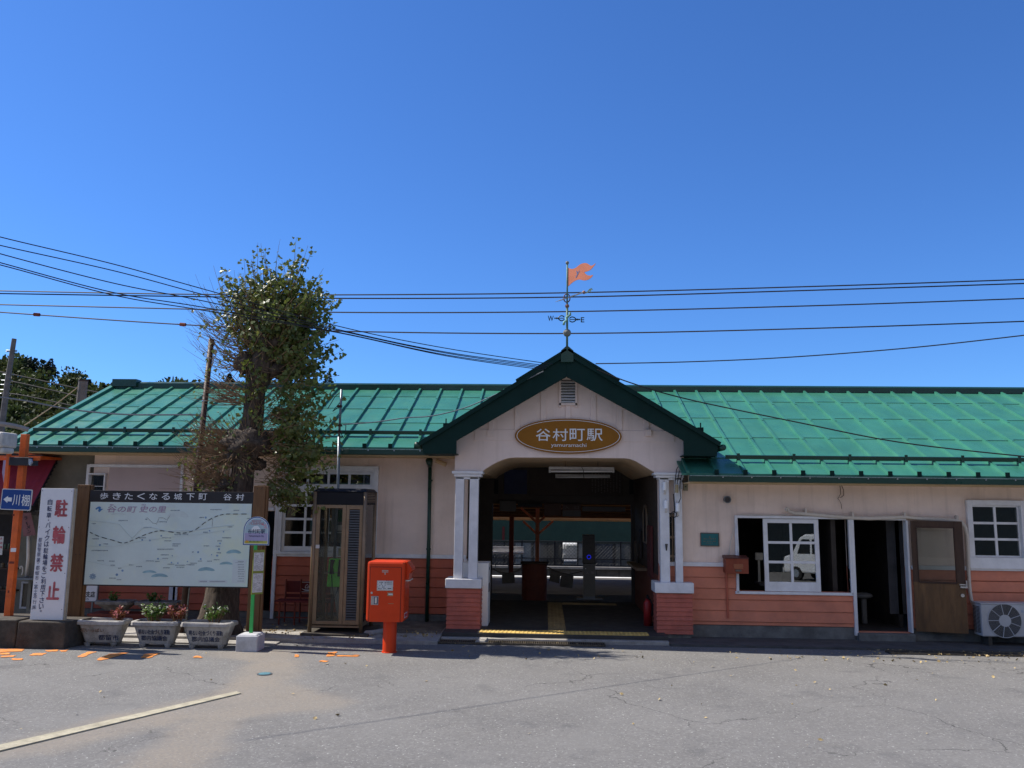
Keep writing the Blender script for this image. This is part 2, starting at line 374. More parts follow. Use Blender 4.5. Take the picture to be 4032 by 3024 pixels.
def rnd_dir():
    while True:
        v = Vector((random.uniform(-1, 1), random.uniform(-1, 1), random.uniform(-1, 1)))
        if .05 < v.length < 1: return v.normalized()

# ------------------------------------------------------------------ ground
YR, YL, YG = 15.15, 16.15, 14.95                    # front faces: right wing, left wing, porch gable
def asphalt(name):
    m = mat(name, (.172, .166, .157), .92, .07, .6, .8, 120, speck=.55, speck_s=42, speck_col=(.30, .295, .28), stain=(.105, .104, .106), stain_s=.5, stain_amt=.35)
    n = m.node_tree; L = n.links; b = n.nodes['Principled BSDF']
    src = b.inputs['Base Color'].links[0].from_socket
    geo = n.nodes.new('ShaderNodeNewGeometry')
    def noi(sc, det=2):
        t = n.nodes.new('ShaderNodeTexNoise'); t.inputs['Scale'].default_value = sc; t.inputs['Detail'].default_value = det; L.new(geo.outputs['Position'], t.inputs['Vector']); return t.outputs['Fac']
    def rng(f, a, b_, c, d):
        r = n.nodes.new('ShaderNodeMapRange'); r.inputs[1].default_value = a; r.inputs[2].default_value = b_; r.inputs[3].default_value = c; r.inputs[4].default_value = d; L.new(f, r.inputs[0]); return r.outputs[0]
    def mx(f, a, col):
        x = n.nodes.new('ShaderNodeMix'); x.data_type = 'RGBA'; L.new(f, x.inputs[0]); L.new(a, x.inputs[6]); x.inputs[7].default_value = (*col, 1); return x.outputs[2]
    vo = n.nodes.new('ShaderNodeTexVoronoi'); vo.inputs['Scale'].default_value = 38; L.new(geo.outputs['Position'], vo.inputs['Vector'])
    sepc = n.nodes.new('ShaderNodeSeparateColor'); L.new(vo.outputs['Color'], sepc.inputs[0])
    src = mx(rng(sepc.outputs[0], .0, .5, .28, 0), src, (.085, .083, .080))
    src = mx(rng(sepc.outputs[1], .78, .97, 0, .45), src, (.27, .265, .25))
    src = mx(rng(noi(33, 2), .67, .71, 0, .9), src, (.50, .49, .46))      # pale stone chips
    src = mx(rng(noi(29.3, 2), .31, .27, 0, .8), src, (.05, .05, .052))    # dark pits
    src = mx(rng(noi(.9, 5), .52, .66, 0, .45), src, (.20, .195, .185))     # worn, paler lanes
    src = mx(rng(noi(1.7, 6), .60, .70, 0, .4), src, (.095, .094, .095))    # oil and tar blotches
    nd = n.nodes.new('ShaderNodeTexNoise'); nd.inputs['Scale'].default_value = 1.6; nd.inputs['Detail'].default_value = 6; L.new(geo.outputs['Position'], nd.inputs['Vector'])
    va = n.nodes.new('ShaderNodeVectorMath'); va.operation = 'MULTIPLY_ADD'; va.inputs[1].default_value = (.9, .9, .9); L.new(nd.outputs['Color'], va.inputs[0]); L.new(geo.outputs['Position'], va.inputs[2])
    vc = n.nodes.new('ShaderNodeTexVoronoi'); vc.feature = 'DISTANCE_TO_EDGE'; vc.inputs['Scale'].default_value = .42; L.new(va.outputs[0], vc.inputs['Vector'])
    mc = n.nodes.new('ShaderNodeMath'); mc.operation = 'MULTIPLY'; L.new(rng(vc.outputs['Distance'], .002, .0045, .75, 0), mc.inputs[0]); L.new(rng(noi(.55, 3), .47, .56, 0, 1), mc.inputs[1])
    src = mx(mc.outputs[0], src, (.045, .043, .042))                        # hairline cracks
    at = n.nodes.new('ShaderNodeAttribute'); at.attribute_name = 'sand'
    ml = n.nodes.new('ShaderNodeMath'); ml.operation = 'MULTIPLY'; L.new(at.outputs['Fac'], ml.inputs[0]); L.new(rng(noi(30, 4), .3, .65, .35, .95), ml.inputs[1])
    src = mx(ml.outputs[0], src, (.27, .232, .185))
    L.new(src, b.inputs['Base Color']); return m
asph = asphalt('asphalt')
g = B(); g.add([(-1500, -1500, -.006), (1500, -1500, -.006), (1500, 15.0, -.006), (-1500, 15.0, -.006)], [(0, 1, 2, 3)])
g.add([(-1500, 22, -.02), (-12, 22, -.02), (-12, 15, -.006), (-1500, 15, -.006)], [(3, 2, 1, 0)])
g.add([(1500, 22, -.02), (12, 22, -.02), (12, 15, -.006), (1500, 15, -.006)], [(0, 1, 2, 3)])
g.add([(-12, 22, -.02), (12, 22, -.02), (12, 15, -.006), (-12, 15, -.006)], [(0, 1, 2, 3)])
struct(g, 'ground', asph)
# the forecourt, a finer sheet: sandy wear where cars have ground the surface down
SAND = [(785, 2566), (987, 2607), (937, 2642), (886, 2709), (842, 2728), (443, 2816), (127, 2900), (-300, 3010), (-300, 3060), (0, 2994), (209, 2962), (443, 2903), (721, 2842),
        (608, 2930), (481, 3022), (430, 3060), (780, 3060), (810, 3022), (886, 2930), (975, 2829), (1076, 2816), (1297, 2797), (1373, 2766), (1342, 2740), (1234, 2715), (1133, 2690), (1196, 2645), (1165, 2582), (1152, 2560)]
SP = [G(x, y) for x, y in SAND]
def pip(x, y):
    c = False; j = len(SP) - 1; d = 9
    for i in range(len(SP)):
        a, b_ = SP[i], SP[j]
        if (a.y > y) != (b_.y > y) and x < (b_.x - a.x) * (y - a.y) / (b_.y - a.y) + a.x: c = not c
        e = b_ - a; t = max(0, min(1, ((x - a.x) * e.x + (y - a.y) * e.y) / max(1e-9, e.x * e.x + e.y * e.y)))
        d = min(d, math.hypot(x - a.x - e.x * t, y - a.y - e.y * t)); j = i
    return d if c else -d
vs = []; fs = []; sand = []
nx, ny = 200, 130; x0, x1, y0, y1 = -9., 9., 6.2, 14.08
for j in range(ny + 1):
    for i in range(nx + 1):
        x = x0 + (x1 - x0) * i / nx; y = y0 + (y1 - y0) * j / ny
        vs.append((x, y, .004 * noise.noise((x * .5, y * .5, 0))))
        d = pip(x, y) + .12 * noise.noise((x * 2.5, y * 2.5, 3)) + .09 * noise.noise((x * 8, y * 8, 1)) + .06 * noise.noise((x * 15, y * 15, 2)); sand.append(max(0, min(1, .5 + d * 3.5)) * (.8 + .3 * noise.noise((x * 1.7, y * 1.7, 9))))
for j in range(ny):
    for i in range(nx):
        a = j * (nx + 1) + i; fs.append((a, a + 1, a + nx + 2, a + nx + 1))
me = bpy.data.meshes.new('parking_lot'); me.from_pydata(vs, [], fs); me.materials.append(asph)
at = me.attributes.new('sand', 'FLOAT', 'POINT'); at.data.foreach_set('value', sand)
tag(new_obj('parking_lot', me), kind='structure')
# painted marks and the worn cream kerb strip
b = B()
for poly in ([(0, 2554), (100, 2555), (85, 2563), (0, 2568)], [(0, 2570), (45, 2570), (35, 2576), (0, 2578)], [(0, 2583), (60, 2580), (50, 2586), (0, 2588)], [(45, 2592), (95, 2591), (90, 2598), (50, 2598)],
             [(125, 2572), (178, 2571), (170, 2580), (120, 2580)], [(180, 2560), (230, 2558), (225, 2564), (185, 2566)], [(235, 2561), (268, 2559), (262, 2565), (238, 2566)], [(345, 2566), (380, 2566), (325, 2588), (300, 2588)],
             [(430, 2574), (515, 2569), (400, 2600), (378, 2598)], [(575, 2574), (632, 2571), (590, 2590), (550, 2590)], [(770, 2580), (798, 2586), (795, 2590), (765, 2588)],
             [(1290, 2568), (1325, 2566), (1315, 2582), (1283, 2586)], [(1325, 2578), (1415, 2578), (1410, 2584), (1322, 2584)], [(1258, 2600), (1292, 2601), (1290, 2606), (1255, 2606)], [(1160, 2578), (1175, 2577), (1172, 2586), (1160, 2586)]):
    q = [G(x, y, .008) for x, y in poly]; pts = []
    for i in range(len(q)):                                            # ragged, worn edges
        a, c = q[i], q[(i + 1) % len(q)]
        for t in range(5):
            p = a.lerp(c, t / 5.); p.x += random.uniform(-.02, .02); p.y += random.uniform(-.02, .02); pts.append(p)
    b.add(pts, [tuple(range(len(pts)))] if (q[1] - q[0]).cross(q[2] - q[1]).z > 0 else [tuple(reversed(range(len(pts))))])
struct(b, 'road_markings', orange_road)
b = B(); q = [G(-60, 2975), G(949, 2733), G(930, 2726), G(-60, 2951)]
n = 14; lo = [q[0].lerp(q[1], i / n) for i in range(n + 1)]; hi = [q[3].lerp(q[2], i / n) for i in range(n + 1)]
for i in range(n):
    j = lambda: Vector((random.uniform(-.008, .008), random.uniform(-.008, .008), 0))
    bt = [lo[i], lo[i + 1], hi[i + 1], hi[i]]; b.hexa([p + Vector((0, 0, -.01)) for p in bt], [p + Vector((0, 0, .014)) for p in bt])
struct(b, 'kerb_strip', cream_line)
# raised concrete walk under the left eaves and the porch floor
b = B(); b.box(-9.5, -1.75, 13.98, 16.3, -.05, .06); b.box(-9.5, -4.3, 13.62, 13.975, -.05, .022); struct(b, 'walkway', conc_m)
b = B(); pts = []
for i in range(60):
    t = i / 59; pts.append(Vector((-9.4 + 7.6 * t, 14.75 + .25 * noise.noise((t * 9, 1, 0)) + .15 * noise.noise((t * 31, 2, 0)), .064)))
m_ = B()
for i in range(59): m_.add([pts[i], pts[i + 1], (pts[i + 1].x, 16.2, .075), (pts[i].x, 16.2, .075)], [(0, 1, 2, 3)])
soil_m = mat('packed_soil', (.13, .115, .095), .95, .3, 4, 1., 40, speck=.5, speck_s=60, speck_col=(.3, .27, .2))
struct(m_, 'soil', soil_m)
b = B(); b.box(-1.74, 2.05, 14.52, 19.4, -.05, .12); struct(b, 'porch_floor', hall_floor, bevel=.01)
b = B(); b.box(-1.74, 2.05, 14.38, 14.515, -.05, .055); struct(b, 'porch_step', conc_m, bevel=.01)
b = B(); b.box(2.06, 12, 14.3, 15.3, -.05, .03); struct(b, 'wall_footing_path', mat('path_dark', (.085, .083, .08), .95, .2, 3, .6, 60))

# tactile paving: stud row across the entrance and a bar strip to the gate
for (xa, xb, ya, yb, kind, lab) in ((PX(1890, 2497, 14.75), PX(2545, 2497, 14.75), 14.535, 14.895, 'stud', 'yellow studded warning tiles across the porch entrance step'),
                                    (.05, .36, 14.91, 19.05, 'bar', 'yellow barred guiding tiles running back through the hall'),
                                    (.36, 1.55, 18.72, 19.05, 'bar2', 'barred guiding tiles turning right at the back of the hall')):
    b = B(); s = .30; z = .125
    b.box(xa, xb, ya, yb, .118, z)
    x = xa
    if kind == 'stud':
        while x < xb - .02:
            for k in range(5): b.tube([(x + .035, ya + .04 + k * .069, z), (x + .035, ya + .04 + k * .069, z + .006)], [.024, .016], 8)
            x += .07
    elif kind == 'bar':
        for k in range(4):
            y = ya
            while y < yb - .1: b.box(xa + .03 + k * .075, xa + .06 + k * .075, y + .02, min(yb, y + .28), z, z + .006); y += .3
    else:
        for k in range(4): b.box(xa + .02, xb - .02, ya + .03 + k * .075, ya + .06 + k * .075, z, z + .006)
    tag(b.build('tactile_paving', tactile_m if kind == 'stud' else MT.get('tactile_worn') or mat('tactile_worn', (.30, .22, .10), .8, .2, 6, .2, 60, stain=(.16, .13, .08), stain_s=4, stain_amt=.6)), lab, 'tactile paving', 'yellow tactile paving in the station')
# grates in the gutter
def grate(x0, x1, y0, y1, lab):
    r = root('drain_grate', (x0, y0, 0), lab, 'drain grate', 'drain grates along the building')
    b = B(); b.box(x0, x1, y0, y1, -.04, .004); b.build('pit', black_m, r)
    b = B()
    for y in (y0, y1 - .02): b.box(x0, x1, y, y + .02, .004, .03)
    x = x0 + .02
    while x < x1: b.box(x, x + .012, y0 + .02, y1 - .02, .006, .028); x += .036
    b.build('bar', dirty_steel, r)
grate(-1.75, .98, 14.10, 14.36, 'long rusty drain grate in front of the porch step')
grate(5.45, 7.5, 13.92, 14.16, 'leaf strewn drain grate in front of the open door')
r = root('manhole_cover', G(1042, 2655), 'small blue round valve cover set in the sandy asphalt', 'manhole cover')
c = G(1042, 2655); b = B(); b.tube([c + Vector((0, 0, -.02)), c + Vector((0, 0, .008))], .10, 24); b.build('rim', steel_m, r)
b = B(); b.tube([c, c + Vector((0, 0, .012))], .078, 24); b.build('lid', mat('valve_blue', (.09, .21, .25), .6, .15, 12), r)

# ------------------------------------------------------------------ station building
SB = root('station_building', (0, 15.2, 0), 'single storey wooden station with green metal roof and salmon clapboards', 'station')
ZT = 1.265                                           # underside of the dado rail
def wall(b, xs0, xs1, z0, z1, y0, y1, holes):
    xs = sorted({xs0, xs1, *[h[0] for h in holes], *[h[1] for h in holes]}); zs = sorted({z0, z1, *[h[2] for h in holes], *[h[3] for h in holes]})
    for i in range(len(xs) - 1):
        for j in range(len(zs) - 1):
            cx, cz = (xs[i] + xs[i + 1]) / 2, (zs[j] + zs[j + 1]) / 2
            if cx < xs0 or cx > xs1 or cz < z0 or cz > z1 or any(h[0] < cx < h[1] and h[2] < cz < h[3] for h in holes): continue
            b.box(xs[i], xs[i + 1], y0, y1, zs[j], zs[j + 1])
def siding(b, xa, xb, z0, z1, step, Y, holes=()):
    z = z1
    while z > z0 + .01:
        zz = max(z0, z - step); cuts = sorted({zz, z, *[q for h in holes for q in h[2:] if zz < q < z]})
        for i in range(len(cuts) - 1):
            a, c = cuts[i], cuts[i + 1]; mid = (a + c) / 2
            segs = [(xa, xb)]
            for h in holes:
                if h[2] < mid < h[3]:
                    ns = []
                    for s0, s1 in segs:
                        if h[1] <= s0 or h[0] >= s1: ns.append((s0, s1)); continue
                        if h[0] > s0: ns.append((s0, h[0]))
                        if h[1] < s1: ns.append((h[1], s1))
                    segs = ns
            for s0, s1 in segs:
                if i == 0: a += .006
                fa = .004 + .020 * (z - a) / step; fc = .004 + .020 * (z - c) / step
                b.hexa([(s0, Y - fa, a), (s1, Y - fa, a), (s1, Y + .03, a), (s0, Y + .03, a)], [(s0, Y - fc, c), (s1, Y - fc, c), (s1, Y + .03, c), (s0, Y + .03, c)])
        z = zz
# right wing openings (x0, x1, z0, z1)
WC = (PX(2906, 2190, YR), PX(3343, 2190, YR), PZ(3125, 2330, YR), PZ(3125, 2042, YR))
DO = (PX(3368, 2280, YR), PX(3578, 2280, YR), .16, PZ(3470, 2048, YR))
WR = (PX(3830, 2100, YR), PX(4020, 2100, YR), PZ(3925, 2195, YR), PZ(3925, 1990, YR))
XR0, XR1 = 2.0, 11.5
rh = [WC, DO, WR]
b = B(); wall(b, XR0, XR1, ZT + .0, 3.0, YR + .02, YR + .14, rh); b.build('wall', stucco, SB)
b = B(); wall(b, XR0, XR1, .12, ZT, YR + .03, YR + .14, rh); siding(b, XR0, XR1, .235, ZT - .035, .187, YR + .005, rh); b.build('wainscot', siding_faded, SB)
b = B()
def rail(b, x0, x1, Y, holes):
    segs = [(x0, x1)]
    for h in holes:
        if h[2] < ZT < h[3]:
            segs = [t for s0, s1 in segs for t in ((s0, min(s1, h[0] - .05)), (max(s0, h[1] + .05), s1)) if t[1] - t[0] > .01]
    for s0, s1 in segs: b = B(); b.box(s0, s1, Y - .035, Y + .02, ZT - .035, ZT + .035); b.build('dado_rail', white_m, SB, bevel=.006)
rail(b, XR0, XR1, YR, rh)
b = B(); b.box(XR0, DO[0] - .02, YR + .01, YR + .16, -.05, .235); b.box(DO[1] + .02, XR1, YR + .01, YR + .16, -.05, .235); b.box(DO[0] - .02, DO[1] + .02, YR - .12, YR + .3, -.05, .15)
b.build('foundation', stone_m, SB, bevel=.012)
# rooms behind the right wing
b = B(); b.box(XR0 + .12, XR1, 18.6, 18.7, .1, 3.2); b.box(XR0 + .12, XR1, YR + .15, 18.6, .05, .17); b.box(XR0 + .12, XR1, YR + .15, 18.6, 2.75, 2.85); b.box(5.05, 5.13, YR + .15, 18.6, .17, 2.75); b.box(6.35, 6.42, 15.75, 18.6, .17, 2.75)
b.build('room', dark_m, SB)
rch = root('office_chair', (PX(2990, 2300, 15.9), 15.9, .17), 'pale backed office chair inside the open left half of the sliding window', 'chair')
b = B(); pbox(b, 2974, 2176, 3006, 2206, 15.9, .05); b.build('backrest', mat('chair_beige', (.55, .48, .38), .7, .1, 6), rch, bevel=.02)
b = B(); b.hexa([P(2985, 2290, 15.9), P(2996, 2290, 15.9), P(2996, 2290, 15.93), P(2985, 2290, 15.93)], [P(2984, 2206, 15.9), P(2992, 2206, 15.9), P(2992, 2206, 15.93), P(2984, 2206, 15.93)]); b.build('back_post', mat('chair_cream', (.5, .45, .36), .6, .1, 6), rch)
q = P(2992, 2292, 15.85); b = B(); b.box(q.x - .05, q.x + .4, 15.7, 16.1, q.z - .06, q.z); b.build('seat', mat('chair_seat', (.12, .10, .09), .8, .1, 6), rch, bevel=.02)
b = B(); b.tube([(q.x + .17, 15.9, .17), (q.x + .17, 15.9, q.z - .06)], .03, 8); b.build('leg', steel_m, rch)
rch = root('wash_basin', (PX(3400, 2340, 16.1), 16.1, .6), 'pale wash basin dimly seen inside the open doorway', 'basin')
q = P(3400, 2345, 16.2); b = B(); b.ball((q.x, 16.2, q.z), .17, 16, 8, (1, .8, .35)); b.build('bowl', mat('basin_white', (.16, .16, .155), .4, .05, 5), rch, smooth=True); b = B(); b.tube([(q.x, 16.2, .17), (q.x, 16.2, q.z - .04)], .05, 10); b.build('pedestal', MT['basin_white'], rch)
b = B(); b.box(PX(3500, 2300, 15.75) , PX(3590, 2300, 15.75), 15.75, 15.77, .4, 2.1)
for t_ in (.28, .56): xx_ = PX(3500, 2300, 15.75) + t_ * .4; b.box(xx_, xx_ + .012, 15.744, 15.749, .4, 2.1)
b.build('inner_panel', mat('inner_panel_grey', (.085, .085, .09), .7, .2, 3), SB)
# window frames: (outer rectangle, sashes)
def frame(x0, x1, z0, z1, Y, wd=.06, dp=.05, name='window', drop=0., sill=.0, sillz=.05):
    b = B(); b.box(x0 - wd, x0, Y - dp, Y + .12, z0 - drop, z1 + wd); b.box(x1, x1 + wd, Y - dp, Y + .12, z0 - drop, z1 + wd)
    b.box(x0, x1, Y - dp - .002, Y + .12, z1, z1 + wd); b.box(x0 - wd - .02, x1 + wd + .02, Y - dp - sill, Y + .12, z0 - sillz, z0 - .002)
    return b.build(name, white_m, SB, bevel=.006)
def sash(parent, x0, x1, z0, z1, Y, cols, rows, st=.06, mu=.026, bot=.09, gm=None, tilt=0.):
    M = Matrix.Translation((0, Y, z0)) @ Matrix.Rotation(tilt, 4, 'X') @ Matrix.Translation((0, -Y, -z0))
    b = B(); b.box(x0, x0 + st, Y, Y + .04, z0, z1, M); b.box(x1 - st, x1, Y, Y + .04, z0, z1, M); b.box(x0 + st, x1 - st, Y + .001, Y + .039, z1 - st, z1, M); b.box(x0 + st, x1 - st, Y + .001, Y + .039, z0, z0 + bot, M)
    ix0, ix1, iz0, iz1 = x0 + st, x1 - st, z0 + bot, z1 - st
    for c in range(1, cols): x = ix0 + (ix1 - ix0) * c / cols; b.box(x - mu / 2, x + mu / 2, Y + .003, Y + .037, iz0, iz1, M)
    for r_ in range(1, rows): z = iz0 + (iz1 - iz0) * r_ / rows; b.box(ix0, ix1, Y + .006, Y + .034, z - mu / 2, z + mu / 2, M)
    o = b.build('sash', white_m, parent, bevel=.004)
    p = B(); p.box(ix0, ix1, Y + .018, Y + .022, iz0, iz1, M); p.build('pane', gm or glass_m, parent)
    return o
fr = frame(*WC, YR, .045, .04, drop=.03)
sx0, sx1 = PX(3009, 2185, YR - .01), PX(3228, 2185, YR - .01)
sash(fr, sx0, sx1, WC[2] + .005, WC[3] - .005, YR - .015, 2, 3, .075, .045, .16, tilt=R(-1.0))
fr = frame(*WR, YR, .09, .05, drop=.22, sill=.03, sillz=.19)
sash(fr, *WR, YR + .02, 2, 3, .03, .042, .03)
# doorway frame and the leaf swung back against the wall
b = B(); b.box(DO[0] - .055, DO[0], YR - .045, YR + .12, .1, DO[3] + .03); b.box(DO[1] - .005, DO[1] + .03, YR - .03, YR + .12, .16, DO[3]); b.box(DO[0], DO[1], YR - .03, YR + .12, DO[3], DO[3] + .03)
b.build('door_frame', white_m, SB, bevel=.005)
hx = DO[1] + .05; dw = .81; dz0, dz1 = .20, DO[3] + .0
Dm = Matrix.Translation((hx, YR - .06, 0)) @ Matrix.Rotation(R(-14), 4, 'Z')
def dbox(b, x0, x1, y0, y1, z0, z1): b.box(x0, x1, y0, y1, z0, z1, Dm)
b = B(); lz = 1.03
dbox(b, 0, dw, -.035, 0, dz0, lz); door = b.build('door', wood_door, SB, bevel=.004, label='brown plywood door with glazed upper half, swung open')
b = B(); dbox(b, .0, .08, -.036, 0, lz, dz1); dbox(b, dw - .13, dw, -.036, 0, lz, dz1); dbox(b, .08, dw - .13, -.035, 0, dz1 - .11, dz1); b.build('stile', mat('door_stile', (.065, .035, .022), .6, .15, 4, .2, 40, stretch=(3, 3, .5)), door, bevel=.004)
b = B(); dbox(b, .08, dw - .13, -.022, -.016, lz, dz1 - .11); b.build('pane', door_glass, door)
b = B(); dbox(b, .078, .092, -.044, .002, lz - .01, dz1 - .10); dbox(b, dw - .142, dw - .128, -.044, .002, lz - .01, dz1 - .1); dbox(b, .1, dw - .13, -.044, .002, lz - .02, lz + .012); dbox(b, .1, dw - .13, -.044, .002, dz1 - .122, dz1 - .1); b.build('glazing_bead', wood_dark, door)
b = B(); b.tube([Dm @ Vector((dw - .06, -.05, .83)), Dm @ Vector((dw - .06, -.03, .83))], .03, 14); b.build('lock', silver_m, door); b = B(); dbox(b, dw - .10, dw + .01, -.06, -.03, 1.0, 1.02); dbox(b, dw - .09, dw + .02, -.07, -.045, .955, .985); dbox(b, dw + .0, dw + .02, -.06, -.04, .96, 1.08); b.build('handle', silver_m, door)

# left wing
XL0, XL1 = PX(347, 2100, YL), PX(1838, 2100, YL)
def lx(x): return PX(x, 2050, YL)
def lz_(y, x=1200): return PZ(x, y, YL)
WT = (lx(1112), lx(1462), lz_(1912), lz_(1856))      # transom
WM = (lx(1112), lx(1462), lz_(2172), lz_(1926))      # main window
WS = (PX(352, 1900, YL), PX(412, 1900, YL), PZ(382, 1960, YL), PZ(382, 1869, YL))
LD = (PX(985, 2200, YL), PX(1072, 2200, YL), .1, PZ(1040, 2012, YL))
lh = [WT, WM, WS, LD]
b = B(); wall(b, XL0, XL1, ZT, 3.45, YL + .02, YL + .14, lh); b.build('wall', stucco, SB)
b = B(); wall(b, XL0, XL1, .12, ZT, YL + .03, YL + .14, [WM, LD]); siding(b, XL0, XL1, .20, ZT - .035, .181, YL + .005, [WM, LD]); b.build('wainscot', siding_m, SB)
b = B(); rail(b, XL0, XL1, YL, [LD])
b = B(); b.box(XL0, XL1, YL + .01, YL + .16, -.05, .20); b.build('foundation', stone_m, SB, bevel=.012)
b = B(); x = PX(1838, 2100, YL); b.box(x - .05, x + .01, YL - .03, YL + .14, .2, ZT - .036); b.build('corner_board', white_m, SB)
fr = frame(WT[0], WT[1], WT[2], WT[3], YL, .07, .05, sillz=.055)
sash(fr, *WT, YL + .0, 4, 1, .05, .045, .03)
b = B(); b.box(lx(1470), lx(1478) + .04, YL - .06, YL, WM[2], WT[3] + .1); b.box(lx(1095) - .07, lx(1478) + .04, YL - .065, YL, WT[3] + .05, WT[3] + .11); b.build('casing', white_m, SB, bevel=.005)
fr = frame(WM[0], WM[1], WM[2], WM[3], YL, .10, .045, sill=.01, sillz=.05)
xm = (WM[0] + WM[1]) / 2
sash(fr, WM[0], xm + .02, WM[2], WM[3], YL - .01, 2, 4, .055, .045, .10)
sash(fr, xm - .02, WM[1], WM[2], WM[3], YL + .035, 2, 4, .055, .045, .10)
fr = frame(*WS, YL, .03, .05); sash(fr, *WS, YL + .03, 1, 2, .012, .012, .012)
b = B(); b.box(PX(345, 1850, YL), PX(357, 1850, YL), YL - .04, YL, ZT, PZ(350, 1829, YL)); b.box(PX(705, 2000, YL), PX(716, 2000, YL), YL - .04, YL, .2, PZ(710, 1829, YL)); b.box(PX(357, 1830, YL), PX(705, 1830, YL), YL - .042, YL, PZ(520, 1841, YL), PZ(520, 1829, YL))
b.box(PX(1082, 2100, YL), PX(1095, 2100, YL), YL - .05, YL, .05, PZ(1088, 1990, YL)); b.box(PX(960, 2005, YL), PX(1082, 2005, YL), YL - .05, YL, PZ(1040, 2010, YL), PZ(1040, 1999, YL))
b.build('casing', white_m, SB, bevel=.005)
b = B(); b.box(PX(420, 2000, YL), PX(705, 2000, YL), YL - .012, YL + .02, ZT + .04, PZ(560, 1842, YL)); b.build('shutter_panel', panel_pink, SB)
b = B(); b.box(PX(668, 2340, YL), PX(700, 2340, YL), YL - .04, YL, .2, ZT - .036); b.build('corner_board', white_m, SB)
# grey mortar end wall
b = B(); xg0 = PX(158, 1900, YL + .05); b.box(xg0, XL0, YL + .05, YL + .2, -.05, 3.4); b.hexa([(xg0, YL + .2, -.05), (xg0 + .15, YL + .2, -.05), (xg0 + .15, 19, -.05), (xg0, 19, -.05)], [(xg0, YL + .2, 4.86 - .443 * (19 - YL - .2) - .05), (xg0 + .15, YL + .2, 4.86 - .443 * (19 - YL - .2) - .05), (xg0 + .15, 19, 4.8), (xg0, 19, 4.8)]); b.hexa([(xg0, 19, -.05), (xg0 + .15, 19, -.05), (xg0 + .15, 22.8, -.05), (xg0, 22.8, -.05)], [(xg0, 19, 4.8), (xg0 + .15, 19, 4.8), (xg0 + .15, 22.8, 3.05), (xg0, 22.8, 3.05)]); b.build('end_wall', shop_grey, SB, label='bare grey mortar end wall')
# left rooms and hall walls
HX0, HX1 = -1.52, 2.0
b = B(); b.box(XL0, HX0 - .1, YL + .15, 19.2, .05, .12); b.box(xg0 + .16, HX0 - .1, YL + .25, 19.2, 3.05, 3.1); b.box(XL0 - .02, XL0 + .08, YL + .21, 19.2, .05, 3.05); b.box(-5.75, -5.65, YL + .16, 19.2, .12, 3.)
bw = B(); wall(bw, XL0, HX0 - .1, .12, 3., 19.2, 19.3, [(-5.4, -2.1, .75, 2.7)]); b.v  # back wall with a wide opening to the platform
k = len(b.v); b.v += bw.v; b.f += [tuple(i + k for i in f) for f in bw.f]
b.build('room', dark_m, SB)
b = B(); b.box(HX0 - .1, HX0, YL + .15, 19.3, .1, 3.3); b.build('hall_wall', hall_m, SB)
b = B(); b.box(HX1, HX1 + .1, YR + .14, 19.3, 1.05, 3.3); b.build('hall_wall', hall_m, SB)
b = B(); siding(b, 0, 1, 0, 1, 1, 50)
b = B(); b.box(HX1 - .01, HX1 + .1, YR + .14, 19.3, .1, 1.05); b.build('wainscot', mat('hall_wainscot', (.16, .05, .03), .7, .1, 3), SB)
b = B(); b.box(HX1 - .22, HX1, 16.9, 18.9, 1.0, 1.05); b.build('counter_shelf', mat('counter_wood', (.18, .12, .07), .5, .1, 4), SB)
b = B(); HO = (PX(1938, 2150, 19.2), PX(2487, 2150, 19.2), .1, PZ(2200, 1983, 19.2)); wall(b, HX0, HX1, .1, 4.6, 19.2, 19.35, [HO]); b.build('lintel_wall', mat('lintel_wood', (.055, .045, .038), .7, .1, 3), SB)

# main roof: one slope over both wings, the right one carried further down
RY, RZ = 19.0, 4.86; SLP = .443
def rz(y): return RZ - SLP * (RY - y)
EL, ER = 15.45, 14.42; RX0, RX1, RXM = -10.12, 12.0, 2.3
nrm = Vector((0, -SLP, 1)).normalized()
b = B()
def slab(b, x0, x1, ya, yb, t=.035, up=0.):
    b.hexa([(x0, ya, rz(ya) - t + up), (x1, ya, rz(ya) - t + up), (x1, yb, rz(yb) - t + up), (x0, yb, rz(yb) - t + up)], [(x0, ya, rz(ya) + up), (x1, ya, rz(ya) + up), (x1, yb, rz(yb) + up), (x0, yb, rz(yb) + up)])
slab(b, RX0, RXM, EL, RY); slab(b, RXM, RX1, ER, RY)
b.hexa([(RX0, RY, RZ - .04), (RX1, RY, RZ - .04), (RX1, 23, RZ - 1.8), (RX0, 23, RZ - 1.8)], [(RX0, RY, RZ), (RX1, RY, RZ), (RX1, 23, RZ - 1.76), (RX0, 23, RZ - 1.76)])
x = 3.85 - .4815 * 29; k = 0                                            # standing batten ribs with stepped cover plates
